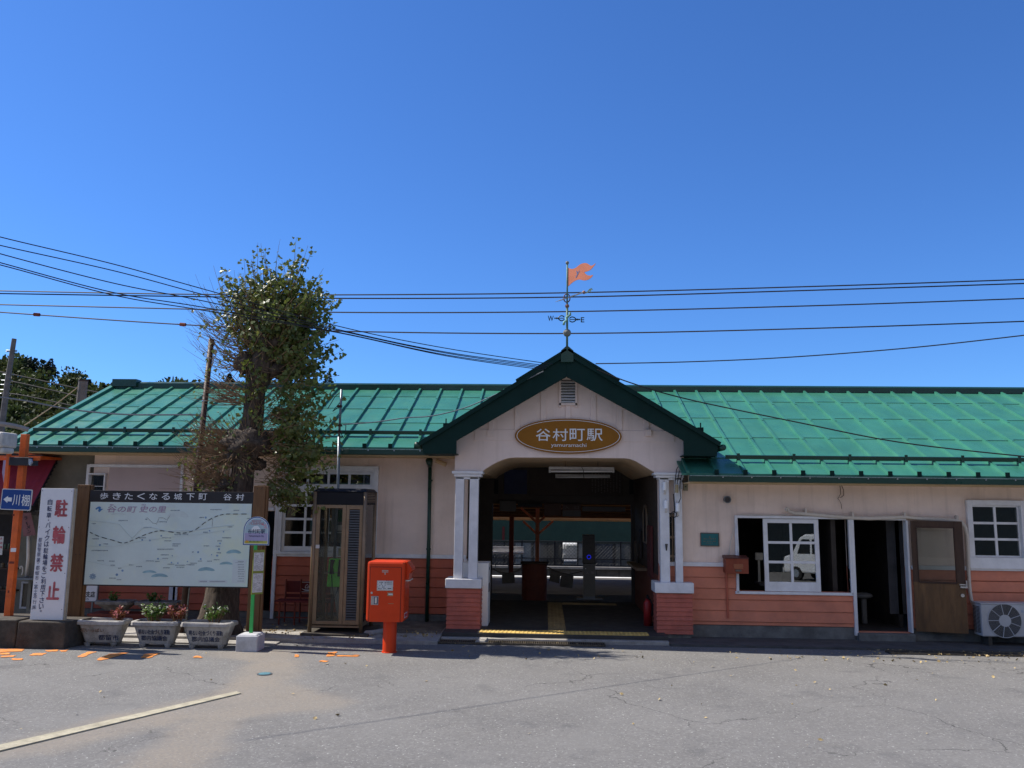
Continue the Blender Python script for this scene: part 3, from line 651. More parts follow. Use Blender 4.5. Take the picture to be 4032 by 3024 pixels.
while x < RX1:
    ya = EL if x < RXM else ER
    if x > RX0 + .05:
        L_ = RY - .05 - ya; q = ya - .015; j = 0
        while q < RY - .06:
            q2 = min(RY - .05, q + L_ / 9.0); h = .050 + (.004 if j % 2 else 0)
            b.hexa([(x - .03, q, rz(q) - .002), (x + .03, q, rz(q) - .002), (x + .03, q2, rz(q2) - .002), (x - .03, q2, rz(q2) - .002)], [(x - .022, q, rz(q) + h), (x + .022, q, rz(q) + h), (x + .022, q2, rz(q2) + h - .004), (x - .022, q2, rz(q2) + h - .004)])
            q = q2; j += 1
        for t in (.14, .36, .60, .83):                                  # lapped cross seams between ribs
            y = ya + (RY - ya) * t + random.uniform(-.035, .035); s = .012
            b.hexa([(x + .035, y, rz(y)), (x + .4465, y, rz(y)), (x + .4465, y + .16, rz(y + .16)), (x + .035, y + .16, rz(y + .16))], [(x + .035, y, rz(y) + s), (x + .4465, y, rz(y) + s), (x + .4465, y + .16, rz(y + .16) + .001), (x + .035, y + .16, rz(y + .16) + .001)])
    x += .4815
for xx in (RX0,): b.hexa([(xx - .03, EL - .02, rz(EL) - .1), (xx + .07, EL - .02, rz(EL) - .1), (xx + .07, RY, RZ - .1), (xx - .03, RY, RZ - .1)], [(xx - .03, EL - .02, rz(EL) + .06), (xx + .07, EL - .02, rz(EL) + .06), (xx + .07, RY, RZ + .06), (xx - .03, RY, RZ + .06)])
roof = b.build('roof', roof_m, SB)
b = B(); x = RX0
b.prism([(RX0 - .02, RZ - .03), (RX1, RZ - .03), (RX1, RZ + .085), (RX0 - .02, RZ + .085)], RY - .085, RY + .085); b.hexa([(RX0 - .02, RY - .085, RZ + .085), (RX1, RY - .085, RZ + .085), (RX1, RY + .085, RZ + .085), (RX0 - .02, RY + .085, RZ + .085)], [(RX0 - .02, RY - .02, RZ + .125), (RX1, RY - .02, RZ + .125), (RX1, RY + .02, RZ + .125), (RX0 - .02, RY + .02, RZ + .125)])
b.box(RX0 + .05, RX0 + .62, RY - .15, RY + .1, RZ + .0, RZ + .17); b.build('ridge_cap', gutter_m, roof)
# snow guard bar on brackets
for (xa, xb, yy, ee) in ((RX0 + .1, -1.5, EL + .52, EL), (RXM + .85, RX1, ER + .50, ER)):
    b = B(); z = rz(yy); b.hexa([(xa, yy - .02, z + .05), (xb, yy - .02, z + .05), (xb, yy + .02, z + .06), (xa, yy + .02, z + .06)], [(xa, yy - .035, z + .115), (xb, yy - .035, z + .115), (xb, yy + .0, z + .125), (xa, yy + .0, z + .125)])
    x = 3.85 - .4815 * 29; k = 0
    while x < xb:
        if x > xa and k % 2 == 0: b.box(x - .025, x + .025, yy - .045, yy - .03, z - .03, z + .15); b.box(x - .02, x + .02, yy - .03, yy + .06, z + .01, z + .06)
        x += .4815; k += 1
    b.build('snow_guard', gutter_m, roof)
# eaves: fascia, box gutter with a bright rim, soffit
for (xa, xb, ee, yw) in ((RX0, -1.45, EL, YL), (2.42, RX1, ER, YR)):
    b = B(); b.box(xa + .0, xb, ee + .03, ee + .06, rz(ee) - .17, rz(ee) - .03); b.box(xa + .0, xb, ee + .06, yw + .1, rz(ee) - .165, rz(ee) - .15); b.build('soffit', beam_m if ee == 0 else tan_m, roof)
    b = B(); z = rz(ee)
    b.prism([(xa, z - .145), (xb, z - .145), (xb, z - .045), (xa, z - .045)], ee - .08, ee + .028); g_ = b.build('gutter', gutter_m, roof, bevel=.012)
    b = B(); b.box(xa, xb, ee - .088, ee - .078, z - .05, z - .038)
    b.build('gutter_rim', mat('gutter_rim' + str(xa), (.30, .38, .36), .3, .05, 4, metal=.4), g_)
    b = B(); x = 3.85 - .4815 * 29
    while x < xb:
        if x > xa + .1: b.box(x + .08, x + .10, ee - .094, ee - .08, z - .075, z - .055)
        x += .4815
    b.build('gutter_clip', silver_m, g_)
    x = 3.85 - .4815 * 29
    while x < xb:
        if x > xa + .05: b = B(); b.box(x - .036, x + .036, ee - .03, ee - .017, z - .02, z + .065); b.build('rib_end_cap', fascia_m, roof)
        x += .4815
# vent pipe beyond the ridge
b = B(); x = PX(3695, 1535, 19.4); b.tube([(x, 19.4, 4.5), (x, 19.4, PZ(3695, 1530, 19.4))], .07, 14); b.ball((x, 19.4, PZ(3695, 1530, 19.4)), .075, 14, 6, (1, 1, .4)); b.build('vent_pipe', rust_red, roof, smooth=True)

# porch: gable wall with arched opening, barrel soffit, bargeboards, roof
def gp(x, y): q = P(x, y, YG); return (q.x, q.z)
arch = [(1898, 1857), (1912, 1845), (1935, 1831), (1960, 1818), (1985, 1808), (2005, 1803), (2030, 1801), (2230, 1802), (2460, 1804), (2482, 1807), (2505, 1816), (2530, 1831), (2560, 1849), (2584, 1863)]
outer = [(1790, 1856), (1790, 1720), (2233, 1462), (2690, 1722), (2694, 1868)]
ax = [gp(*p) for p in arch]; ox = [gp(*p) for p in outer]
ox[1] = (ox[0][0], ox[1][1]); ox[3] = (ox[4][0], ox[3][1])
b = B(); n = len(ax); yb = YG + .14
top = []
for (x, z) in ax:                                                        # wall above the arch as strips
    zt = ox[1][1] + (ox[2][1] - ox[1][1]) * (x - ox[1][0]) / (ox[2][0] - ox[1][0]) if x < ox[2][0] else ox[3][1] + (ox[2][1] - ox[3][1]) * (ox[3][0] - x) / (ox[3][0] - ox[2][0])
    top.append((x, zt))
b.prism([(ox[0][0], ax[0][1]), ax[0], top[0], (ox[1][0], ox[1][1])], YG, yb)
for i in range(n - 1):
    if ax[i][0] < ox[2][0] < ax[i + 1][0]: b.prism([ax[i], ax[i + 1], top[i + 1], (ox[2][0], ox[2][1]), top[i]], YG, yb)
    else: b.prism([ax[i], ax[i + 1], top[i + 1], top[i]], YG, yb)
b.prism([ax[-1], (ox[4][0], ax[-1][1]), (ox[3][0], ox[3][1]), top[-1]], YG, yb)
gable = b.build('gable_wall', stucco_porch, SB)
b = B()                                                                  # battens and the beam band
for xa, xb, ya, yb_ in ((1924, 1943, 1655, 1694), (2027, 2048, 1594, 1694), (2129, 2150, 1540, 1694), (2227, 2247, 1595, 1694), (2325, 2347, 1530, 1694), (2426, 2449, 1590, 1694), (2534, 2555, 1650, 1694)): pbox(b, xa, ya, xb, yb_, YG, .01, .022)
pbox(b, 1868, 1694, 2656, 1738, YG, .01, .012); pbox(b, 2538, 1692, 2563, 1718, YG, .01, .07); pbox(b, 1918, 1694, 1944, 1720, YG, .01, .022); b.build('batten', stucco_porch, gable, bevel=.004)
b = B(); pbox(b, 2202, 1484, 2272, 1496, YG, .01, .05); pbox(b, 2202, 1588, 2272, 1597, YG, .01, .05); pbox(b, 2202, 1497, 2209, 1603, YG, .01, .05); pbox(b, 2265, 1497, 2272, 1603, YG, .01, .05); v_ = b.build('vent', stucco_porch, gable)
b = B(); pbox(b, 2208, 1496, 2266, 1590, YG, .008, .004); b.build('vent_opening', black_m, v_)
b = B()
for k in range(8):
    y = 1502 + k * 11.2; z = PZ(2237, y, YG); xa, xb = PX(2209, y, YG), PX(2265, y, YG)
    b.hexa([(xa, YG - .04, z - .018), (xb, YG - .04, z - .018), (xb, YG - .036, z - .024), (xa, YG - .036, z - .024)], [(xa, YG - .006, z + .012), (xb, YG - .006, z + .012), (xb, YG - .002, z + .006), (xa, YG - .002, z + .006)])
b.build('louver', white_m, v_)
b = B(); yb2 = 19.19                                                    # barrel ceiling behind the arch
ins = [(x + (.0 if x > 0 else -.0), z + .0) for x, z in ax]
for i in range(n - 1):
    (xa, za), (xb, zb) = ax[i], ax[i + 1]
    b.add([(xa, YG + .14, za), (xb, YG + .14, zb), (xb, yb2, zb), (xa, yb2, za)], [(0, 1, 2, 3), (3, 2, 1, 0)][:1])
ceil = b.build('ceiling', beam_m, SB, smooth=True)
b = B(); b.box(HX0, ax[0][0], YG + .14, yb2, ax[0][1], ax[0][1] + .03); b.box(ax[-1][0], HX1, YG + .14, yb2, ax[-1][1], ax[-1][1] + .03)
b.box(-1.60, -1.56, YG + .14, YL + .02, ax[0][1] - .0, 3.4); b.box(2.36, 2.4, YG + .14, YR + .02, ax[-1][1], 3.4); b.build('ceiling_side', beam_m, SB)
# bargeboards with boxed returns
YB = 14.5
def bp(x, y): q = P(x, y, YB); return (q.x, q.z)
tl, ap, tr_ = bp(1652, 1742), bp(2233, 1384), bp(2837, 1745)
il, ip, ir = bp(1797, 1735), bp(2231, 1483), bp(2692, 1735)
b = B(); b.prism([bp(1668, 1787), bp(1796, 1787), il, ip, ap, (tl[0] + .03, tl[1] - .02)], YB, YB + .05); b.prism([ip, ir, bp(2693, 1794), bp(2823, 1797), (tr_[0] - .04, tr_[1] - .03), ap], YB + .001, YB + .05)
b.box(bp(1668, 1787)[0], bp(1796, 1787)[0], YB + .05, 15.2, bp(1730, 1787)[1], bp(1730, 1787)[1] + .02); b.box(bp(2693, 1794)[0], bp(2823, 1794)[0], YB + .05, 15.0, bp(2760, 1795)[1], bp(2760, 1795)[1] + .02)
barge = b.build('bargeboard', fascia_m, SB, bevel=.006)
b = B()                                                                  # raised capping along the rake
for (p, q) in ((tl, ap), (tr_, ap)):
    d = Vector((q[0] - p[0], 0, q[1] - p[1])).normalized(); nn = Vector((-d.z, 0, d.x)) * (1 if d.x > 0 else -1)
    A = Vector((p[0], 0, p[1])); C_ = Vector((q[0], 0, q[1]))
    for (f0, f1, ya, yb_, o0, o1) in ((0, 1, YB - .05, YB + .1, -.06, .012), (.66, 1, YB - .06, YB + .35, .012, .05)):
        a_ = A.lerp(C_, f0); c_ = A.lerp(C_, f1)
        b.hexa([a_ + nn * o0 + Vector((0, ya, 0)), c_ + nn * o0 + Vector((0, ya, 0)), c_ + nn * o0 + Vector((0, yb_, 0)), a_ + nn * o0 + Vector((0, yb_, 0))], [a_ + nn * o1 + Vector((0, ya, 0)), c_ + nn * o1 + Vector((0, ya, 0)), c_ + nn * o1 + Vector((0, yb_, 0)), a_ + nn * o1 + Vector((0, yb_, 0))])
b.build('rake_cap', fascia_m, barge)
b = B(); t = .05                                                         # the two porch roof slopes
for p in (tl, tr_):
    b.hexa([(p[0], YB - .02, p[1] - t), (ap[0], YB - .02, ap[1] - t), (ap[0], 19.0, ap[1] - t), (p[0], 16.4 if p[0] < 0 else 15.9, p[1] - t)], [(p[0], YB - .02, p[1]), (ap[0], YB - .02, ap[1]), (ap[0], 19.0, ap[1]), (p[0], 16.4 if p[0] < 0 else 15.9, p[1])])
b.hexa([(ap[0] - .1, YB - .04, ap[1] - .02), (ap[0] + .1, YB - .04, ap[1] - .02), (ap[0] + .1, 19, ap[1] - .02), (ap[0] - .1, 19, ap[1] - .02)], [(ap[0] - .04, YB - .04, ap[1] + .05), (ap[0] + .04, YB - .04, ap[1] + .05), (ap[0] + .04, 19, ap[1] + .05), (ap[0] - .04, 19, ap[1] + .05)])
proof = b.build('porch_roof', roof_m, SB)
b = B(); ppoly(b, [(2209, 1425), (2209, 1380), (2233, 1359), (2258, 1380), (2258, 1425)], YB - .06, .5); b.build('finial_base', gutter_m, proof)
for px_, py_ in ((1757, 1678), (2757, 1695)):
    b = B(); q = P(px_, py_, YB + .1); b.box(q.x - .05, q.x + .05, YB + .05, YB + .2, q.z - .02, q.z + .05); b.box(q.x - .01, q.x + .01, YB + .05, YB + .07, q.z + .05, q.z + .13); b.build('snow_stop', fascia_m, proof)
for px_, py_, sg in ((1654, 1752, -1), (2835, 1762, 1)):
    b = B(); q = P(px_, py_, YB); b.tube([(q.x + sg * .05, YB - .02, q.z + .0), (q.x + sg * .05, 16.2, q.z + .02)], .055, 10); b.build('gutter', gutter_m, proof, smooth=True)
# columns
def column(xs, caps, ledge, base, plinth):
    yd = .42
    b = B(); (x0, x1, y0, y1) = base; ym = (y0 + y1) / 2
    bx0, bx1, bz0, bz1 = PX(x0, ym, YG), PX(x1, ym, YG), PZ((x0 + x1) / 2, y1, YG), PZ((x0 + x1) / 2, y0, YG)
    st = (bz1 - bz0) / 9.
    for k in range(9):
        a = bz0 + k * st; o = random.uniform(-.002, .002)
        b.hexa([(bx0 - .014 + o, YG - .014 + o, a), (bx1 + .014 + o, YG - .014 + o, a), (bx1 + .014, YG + yd + .014, a), (bx0 - .014, YG + yd + .014, a)], [(bx0, YG, a + st - .003), (bx1, YG, a + st - .003), (bx1, YG + yd, a + st - .003), (bx0, YG + yd, a + st - .003)])
    r = b.build('column', brick_m, SB)
    b = B(); (x0, x1, y0, y1) = plinth; ym = (y0 + y1) / 2; b.box(PX(x0, ym, YG), PX(x1, ym, YG), YG + .02, YG + yd - .02, -.05, bz0 - .001); b.build('plinth', stone_m, r, bevel=.015)
    b = B(); (x0, x1, y0, y1) = ledge; ym = (y0 + y1) / 2; b.box(PX(x0, ym, YG), PX(x1, ym, YG), YG - .045, YG + yd + .045, PZ((x0 + x1) / 2, y1, YG), PZ((x0 + x1) / 2, y0, YG)); b.build('ledge', white_m, r, bevel=.01)
    zl = PZ((x0 + x1) / 2, y0, YG)
    for (x0, x1) in xs:
        zt = PZ(x0, 1878, YG); b = B(); b.box(PX(x0, 2080, YG), PX(x1, 2080, YG), YG + .02, YG + .15, zl - .001, zt); b.build('shaft', white_m, r, bevel=.006)
    b = B()
    for (x0, y0, x1, y1, o) in caps: ym = (y0 + y1) / 2; b.box(PX(x0, ym, YG), PX(x1, ym, YG), YG - .02 - o, YG + .32, PZ((x0 + x1) / 2, y1, YG) + .001, PZ((x0 + x1) / 2, y0, YG))
    b.build('capital', white_m, r, bevel=.008)
    return r
c1 = column([(1789, 1823), (1846, 1881)], [(1780, 1855, 1902, 1866, .03), (1788, 1866, 1896, 1877, .0), (1793, 1877, 1884, 1887, -.04)], (1754, 1896, 2279, 2316), (1760, 1889, 2317, 2477), (1763, 1883, 2477, 2510))
c2 = column([(2600, 2637), (2660, 2688)], [(2574, 1861, 2696, 1871, .03), (2582, 1871, 2692, 1881, .0), (2594, 1881, 2690, 1890, -.04)], (2577, 2731, 2294, 2335), (2588, 2726, 2336, 2497), (2592, 2724, 2497, 2514))
# narrow window of the hall side behind the right posts
b = B(); ww = (PX(2641, 2150, YR), PX(2660, 2150, YR))
b = B(); x0_, x1_ = PX(2634, 2150, YR), PX(2664, 2150, YR); b.box(x0_, x1_, YR + .012, YR + .019, ZT, PZ(2650, 2020, YR)); nw = b.build('side_window', car_glass, SB)
b = B()
for z in (PZ(2650, 2030, YR), PZ(2650, 2115, YR), PZ(2650, 2190, YR), ZT + .02): b.box(x0_, x1_, YR - .005, YR + .012, z - .02, z + .02)
b.box((x0_ + x1_) / 2 - .012, (x0_ + x1_) / 2 + .012, YR - .004, YR + .012, ZT, PZ(2650, 2020, YR)); b.build('muntin', rail_m, nw)
# downpipe
b = B(); pts = [P(1672, 1798, 15.5), P(1690, 1812, 15.9), P(1693, 1838, YL - .08), P(1689, 2100, YL - .08)]; pts.append(Vector((pts[3].x, YL - .08, .08)))
b.tube(pts[1:3], [.07, .042], 12); b.tube(pts[2:], .036, 12)
for y in (1895, 2165): q = P(1692, y, YL - .08); b.tube([(pts[3].x, YL - .08, q.z), (pts[3].x, YL - .08, q.z + .03)], .046, 12)
b.build('downpipe', gutter_m, SB, smooth=True)
b = B(); b.tube([(pts[3].x + .1, YL - .1, 3.08), (pts[3].x + .3, YL - .1, 3.0)], .04, 8); b.build('eave_bracket', tan_m, SB)

# ------------------------------------------------------------------ station sign and weathervane
YS = YG - .06
r = root('station_sign', P(2237, 1717, YS), 'brown oval station name board on the porch gable', 'sign')
def ell(b, cx, cy, rx, ry, Y, d, n=64):
    c = P(cx, cy, Y); ax_ = abs(PX(cx + rx, cy, Y) - c.x); az_ = abs(PZ(cx, cy - ry, Y) - c.z)
    b.prism([(c.x + ax_ * math.cos(2 * math.pi * k / n), c.z + az_ * math.sin(2 * math.pi * k / n)) for k in range(n)], Y, Y + d); return c, ax_, az_
b = B(); c, a1, a2 = ell(b, 2237, 1717, 211, 69, YS, .05); b.build('board', sign_brown, r, bevel=.005)
b = B(); k = len(b.v); n = 72
for j in range(n):
    t = 2 * math.pi * j / n
    for f in (.945, .962): b.v.append(Vector((c.x + (a1 - .02) * (1 if f < .95 else 1.012) * .975 * math.cos(t), YS - .003, c.z + (a2 - .035) * (1 if f < .95 else 1.03) * math.sin(t))))
for j in range(n): a = 2 * j; e = 2 * ((j + 1) % n); b.f.append((a, e, e + 1, a + 1))
b.build('border', white_ink, r)
b = B()
for ch, (xa, xb) in zip('谷村町駅', ((2110, 2168), (2176, 2236), (2243, 2303), (2310, 2373))): text_px(b, ch, xa, 1688, xb, 1736, YS - .004, .012)
text_px(b, 'yamuramachi', 2170, 1745, 2309, 1764, YS - .004, .004); b.build('lettering', white_ink, r)

YV = 14.6
r = root('weathervane', P(2233, 1378, YV), 'weathervane with salmon swallowtail flag above the porch ridge', 'weathervane')
xv = P(2233, 1300, YV).x
b = B(); b.tube([(xv, YV, PZ(2233, 1378, YV)), (xv, YV, PZ(2232, 1205, YV))], .02, 10); b.tube([(xv, YV, PZ(2232, 1205, YV)), (xv, YV, PZ(2231, 1036, YV))], .015, 10); b.build('pole', verdigris, r, smooth=True)
for y, px_, nm in ((1311, 16, 'ball'), (1205, 8.5, 'ball'), (1035, 7.2, 'ball')):
    b = B(); q = P(2233, y, YV); b.ball((xv, YV, q.z), px_ * YV / F, 18, 10); b.build(nm, lead_m if y != 1205 else mat('copper_ball', (.25, .12, .08), .5, .2, 10), r, smooth=True)
fp = [(690, 275), (715, 290), (740, 300), (770, 300), (800, 292), (830, 272), (860, 253), (890, 243), (920, 241), (948, 247), (970, 258), (985, 272), (1000, 287), (1020, 295), (1045, 288), (1078, 268), (1060, 297), (1035, 325), (1010, 347), (985, 360), (955, 368), (920, 370), (928, 388), (945, 408), (970, 425), (1000, 434), (1042, 428), (1028, 452), (1005, 472), (975, 488), (940, 493), (905, 488), (880, 478), (850, 468), (820, 468), (790, 477), (760, 492), (730, 513), (690, 545)]
FM = Matrix.Translation((xv, YV, 0)) @ Matrix.Rotation(R(-28), 4, 'Z') @ Matrix.Diagonal((1 / math.cos(R(28)), 1, 1, 1)) @ Matrix.Translation((-xv, -YV, 0))
b = B(); ppoly(b, [(2050 + x / 3.6875, 980 + y / 3.6875) for x, y in fp], YV - .006, .012); b.v = [FM @ v for v in b.v]; fl = b.build('flag', salmon_m, r)
b = B(); text_px(b, 'y', 2265, 1072, 2278, 1098, YV - .009, .0, .02); b.v = [FM @ v for v in b.v]; b.build('lettering', map_logo, fl)
b = B(); q0, q1 = P(2186, 1189, YV), P(2294, 1152, YV); b.tube([q0, q0.lerp(q1, .25), q1], [.003, .012, .013], 8); b.build('arrow', silver_m, r)
b = B(); q = P(2299, 1151, YV); b.ball(q, .031, 12, 8); b.build('arrow_ball', mat('copper_dull', (.3, .16, .12), .6, .2, 9), r, smooth=True)
b = B(); ppoly(b, [(2304, 1156), (2312, 1148), (2320, 1138), (2330, 1134), (2335, 1142), (2328, 1140), (2327, 1152), (2323, 1144), (2314, 1153)], YV - .004, .008); b.build('arrow_tail', mat('vane_tail', (.35, .45, .28), .6, .1, 5), r)
b = B(); q = P(2232, 1174, YV); k = 20
pts = [Vector((q.x + .056 * math.cos(2 * math.pi * j / k), YV, q.z + .075 * math.sin(2 * math.pi * j / k))) for j in range(k + 1)]; b.tube(pts, .010, 6); b.build('ring', mat('vane_ring', (.13, .045, .035), .6, .1, 5), r)
b = B()
for sg, x_in, x_out in ((-1, 2222, 2183), (1, 2242, 2284)):
    y0_ = 1254 + (4 if sg > 0 else -1)
    for up in (-1, 1):
        pts = []
        for j in range(13): t = j / 12; pts.append(P(x_in + (x_out - sg * 12 - x_in) * t, y0_ + up * 10 * math.sin(math.pi * min(1, t * .9 + .15)), YV))
        b.tube(pts, .010, 6)
    b.tube([P(x_in, y0_, YV), P(x_out, y0_, YV)], .007, 6); b.ball(P(x_out - sg * 9, y0_, YV), .018, 8, 6); b.ball(P(x_out - sg * 2, y0_, YV), .014, 8, 6)
b.build('scroll', vane_dark, r)
b = B(); text_px(b, 'W', 2157, 1243, 2180, 1264, YV - .006, .03); k = len(b.v); b.v += [v + Vector((0, .012, 0)) for v in b.v[:k]]; b.f += [tuple(i + k for i in f) for f in b.f]; b.build('letter', vane_dark, r)
b = B(); text_px(b, 'E', 2287, 1249, 2301, 1269, YV - .006, .03); k = len(b.v); b.v += [v + Vector((0, .012, 0)) for v in b.v[:k]]; b.f += [tuple(i + k for i in f) for f in b.f]; b.build('letter', vane_dark, r)
b = B(); pts = [P(2219, 1279, YV - .05), P(2222, 1268, YV - .04), P(2231, 1262, YV - .03), P(2231, 1252, YV - .03), P(2238, 1244, YV - .03), P(2245, 1240, YV - .04), P(2244, 1230, YV - .05)]
b.tube(pts, [.02, .022, .018, .03, .02, .022, .02], 8); b.build('north_arm', mat('verdigris_pale', (.2, .38, .3), .7, .2, 9), r, smooth=True)

# ------------------------------------------------------------------ overhead wires
def cat_wire(pts_px, Y, rad, lab, grp, sag=None, m=None):
    b = B(); q = [P(x, y, Y if not isinstance(Y, (list, tuple)) else Y[i]) for i, (x, y) in enumerate(pts_px)]
    out = []
    for i in range(len(q) - 1):                                          # Catmull-Rom through the traced points
        p0 = q[max(0, i - 1)]; p1 = q[i]; p2 = q[i + 1]; p3 = q[min(len(q) - 1, i + 2)]
        for j in range(10):
            t = j / 10.; out.append(.5 * ((2 * p1) + (p2 - p0) * t + (2 * p0 - 5 * p1 + 4 * p2 - p3) * t * t + (3 * p1 - p0 - 3 * p2 + p3) * t ** 3))
    out.append(q[-1]); b.tube(out, rad, 5)
    return tag(b.build('overhead_wire', m or cable_m), lab, 'wire', grp)
k = 1.8228
gl = 'level wires crossing the sky behind the station'
for pts, lab in (([(-60, 1144), (700, 1158), (1352, 1161), (2230, 1153), (3200, 1128), (4100, 1098)], 'topmost of the level wires crossing the sky'),
                 ([(-60, 1155), (700, 1167), (1352, 1175), (2230, 1170), (3200, 1143), (4100, 1114)], 'second level wire, just beneath the topmost one'),
                 ([(-60, 1198), (700, 1216), (1352, 1230), (2230, 1227), (3200, 1204), (4100, 1173)], 'level wire passing behind the compass letters of the weathervane'),
                 ([(-60, 1225), (700, 1277), (1330, 1304), (2250, 1313), (3200, 1293), (4100, 1263)], 'lowest level wire, with dark splice sleeves, behind the large vane ball')):
    cat_wire(pts, 27., .022, lab, gl)
for (x, y) in ((145, 1239), (720, 1278)):
    b = B(); b.tube([P(x - 11, y - 1, 27.), P(x + 11, y + .5, 27.)], .06, 8); tag(b.build('wire_splice', rust_red), 'dark splice sleeve on the lowest level wire, ' + ('near the left edge' if x < 400 else 'left of the tree'), 'splice', 'splice sleeves')
# the bundle from the gable towards the near left, high over the forecourt
def bundle_pt(x, y):                                                     # its shadow lies along the diagonal on the asphalt
    d = ray(x, y); dx, dy = 5.64, 4.47
    f0 = (0 + .83 * H - 3.49) * dy - (0 - .13 * H - 13.37) * dx; f1 = (d.x + .83 * d.z) * dy - (d.y - .13 * d.z) * dx
    t = -f0 / f1; return t
BW = [([(-260, 860), (0, 933), (447, 1040), (800, 1138), (1330, 1284), (1760, 1372), (2175, 1434)], 'highest'), ([(-260, 900), (0, 966), (447, 1066), (800, 1160), (1330, 1297), (1760, 1387), (2160, 1441)], 'second'), ([(-260, 920), (0, 999), (447, 1115), (800, 1185), (1330, 1301), (1760, 1391), (2150, 1446)], 'middle'),
      ([(-260, 962), (0, 1034), (447, 1152), (800, 1210), (1330, 1308), (1760, 1398), (2150, 1451)], 'fourth'), ([(-260, 985), (0, 1043), (447, 1162), (800, 1222), (1330, 1310), (1760, 1402), (2140, 1456)], 'lowest')]
for pts, nm in BW:
    Ys = []
    for x, y in pts:
        d = ray(x, y); a, c = Vector((4.14, 13.60, 0)), Vector((-2.1, 8.95, 0)); n_ = Vector((-(c - a).y, (c - a).x, 0)); sh = Vector((d.x + .83 * d.z, d.y - .155 * d.z, 0)); o_ = Vector((.83 * H, -.155 * H, 0))
        t = (a - o_).dot(n_) / sh.dot(n_); Ys.append(min(14.42, d.y * t))
    cat_wire(pts, Ys, .007, nm + ' of the twisted wires running from the gable to the upper left', 'service wires to the gable')
cat_wire([(2345, 1432), (2700, 1425), (3100, 1407), (3600, 1368), (4120, 1310)], [14.4, 14.2, 13.9, 13.5, 13], .010, 'single wire running from the gable to the right edge of the sky', 'service wires to the gable')
cat_wire([(2350, 1455), (2480, 1506), (2700, 1570), (3132, 1661), (3560, 1744), (4110, 1805)], [14.35, 14.3, 14.2, 14., 13.8, 13.6], .011, 'black wire sagging across the right roof', 'service wires to the gable')
cat_wire([(2140, 1462), (1970, 1545), (1830, 1606), (1700, 1638), (1600, 1645), (1478, 1662), (1350, 1672)], [14.4, 14.6, 14.8, 14.9, 15, 15.05, 15.1], .011, 'twisted pale wire looping over the left roof to the grey pole', 'service wires to the gable', m=steel_m)
cat_wire([(-60, 1556), (100, 1578), (280, 1612), (500, 1632), (780, 1634), (830, 1650)], [13.5, 13.7, 13.9, 14.1, 14.4, 14.5], .014, 'thick grey cable sagging past the left end of the roof', 'cables at the left', m=steel_m)
cat_wire([(-60, 1663), (40, 1674), (112, 1692)], [14.6, 14.8, 15], .045, 'fat grey pipe end poking in above the orange post', 'cables at the left', m=mat('lagged_pipe', (.3, .28, .26), .7, .1, 5))
for i, (pts, lab) in enumerate((([(-40, 1455), (60, 1476), (310, 1530), (470, 1560)], 'uppermost'), ([(-40, 1490), (70, 1506), (310, 1560), (420, 1580)], 'middle'), ([(-40, 1545), (80, 1555), (300, 1600), (380, 1610)], 'lower'))):
    cat_wire(pts, 37., .03, lab + ' dark wire in front of the wooded hill', 'distant wires before the hill')
cat_wire([(312, 1520), (200, 1605), (95, 1675)], [30, 29, 28], .02, 'tan stay wire slanting down from the stub pole', 'distant wires before the hill', m=tan_m)

# ------------------------------------------------------------------ utility poles
def pole(pts, Y, r0, r1, m, name, lab, grp=None, cat='pole', steps=()):
    q = [P(x, y, Y) for x, y in pts]; rt = root(name, q[0], lab, cat, grp)
    b = B(); b.tube(q, [r0 + (r1 - r0) * i / (len(q) - 1) for i in range(len(q))], 14); b.build('shaft', m, rt, smooth=False)
    return rt, q
rt, q = pole([(-14, 1990), (4, 1700), (30, 1500), (56, 1334)], 36., .15, .10, pole_m, 'utility_pole', 'tall weathered concrete pole at the left edge before the hill', 'distant poles')
b = B()
for x, y in ((47, 1380), (46, 1385), (34, 1475), (29, 1498), (24, 1515), (20, 1535), (17, 1550)): c = P(x, y, 36.); b.tube([c + Vector((-.25, -.02, 0)), c + Vector((.25, -.02, 0))], .022, 6)
b.build('step_bolt', steel_m, rt)
rt, q = pole([(306, 1700), (328, 1500)], 30., .17, .165, pole_m, 'stub_pole', 'short thick concrete stub pole rising behind the left roof slope', 'distant poles')
b = B(); b.tube([q[1] + Vector((0, 0, -.02)), q[1] + Vector((0, 0, .03))], .175, 14); b.build('cap', rusty_pole, rt)
YBP = 14.35
q0 = G(722, 2480, .06); b0 = P(833, 1335, YBP); b1 = P(771, 1930, YBP); dirn = (b0 - b1); bot = b1 - dirn * ((b1.z - .05) / dirn.z)
rt = root('rusty_pole', bot, 'dark rusty steel pole leaning beside the tree', 'pole')
b = B(); b.tube([bot, b0], .048, 12); b.build('shaft', rusty_pole, rt, smooth=True)
b = B()
for t in (.42, .62, .78, .93): c = bot.lerp(b0, t); b.tube([c, c + dirn * .006], .055, 12)
b.build('band', silver_m, rt)
b = B(); o = Vector((.075, -.02, 0)); b.tube([bot + o, bot.lerp(b0, .30) + o, bot.lerp(b0, .50) + o], .016, 8); b.build('conduit', steel_m, rt, smooth=True)
b = B(); c = P(846, 1385, YBP); b.ball(c, .045, 10, 8); b.tube([c, P(832, 1383, YBP)], .02, 6); b.tube([c, P(850, 1402, YBP), P(840, 1406, YBP), P(838, 1430, YBP), P(832, 1445, YBP)], .012, 6); b.build('insulator', pale_plastic, rt)
YGP = 15.05
b0 = P(1345, 1533, YGP); bot = Vector((P(1330, 1915, YGP).x - .02, YGP, .06))
rt = root('slim_pole', bot, 'slim grey steel pole standing behind the telephone booth', 'pole')
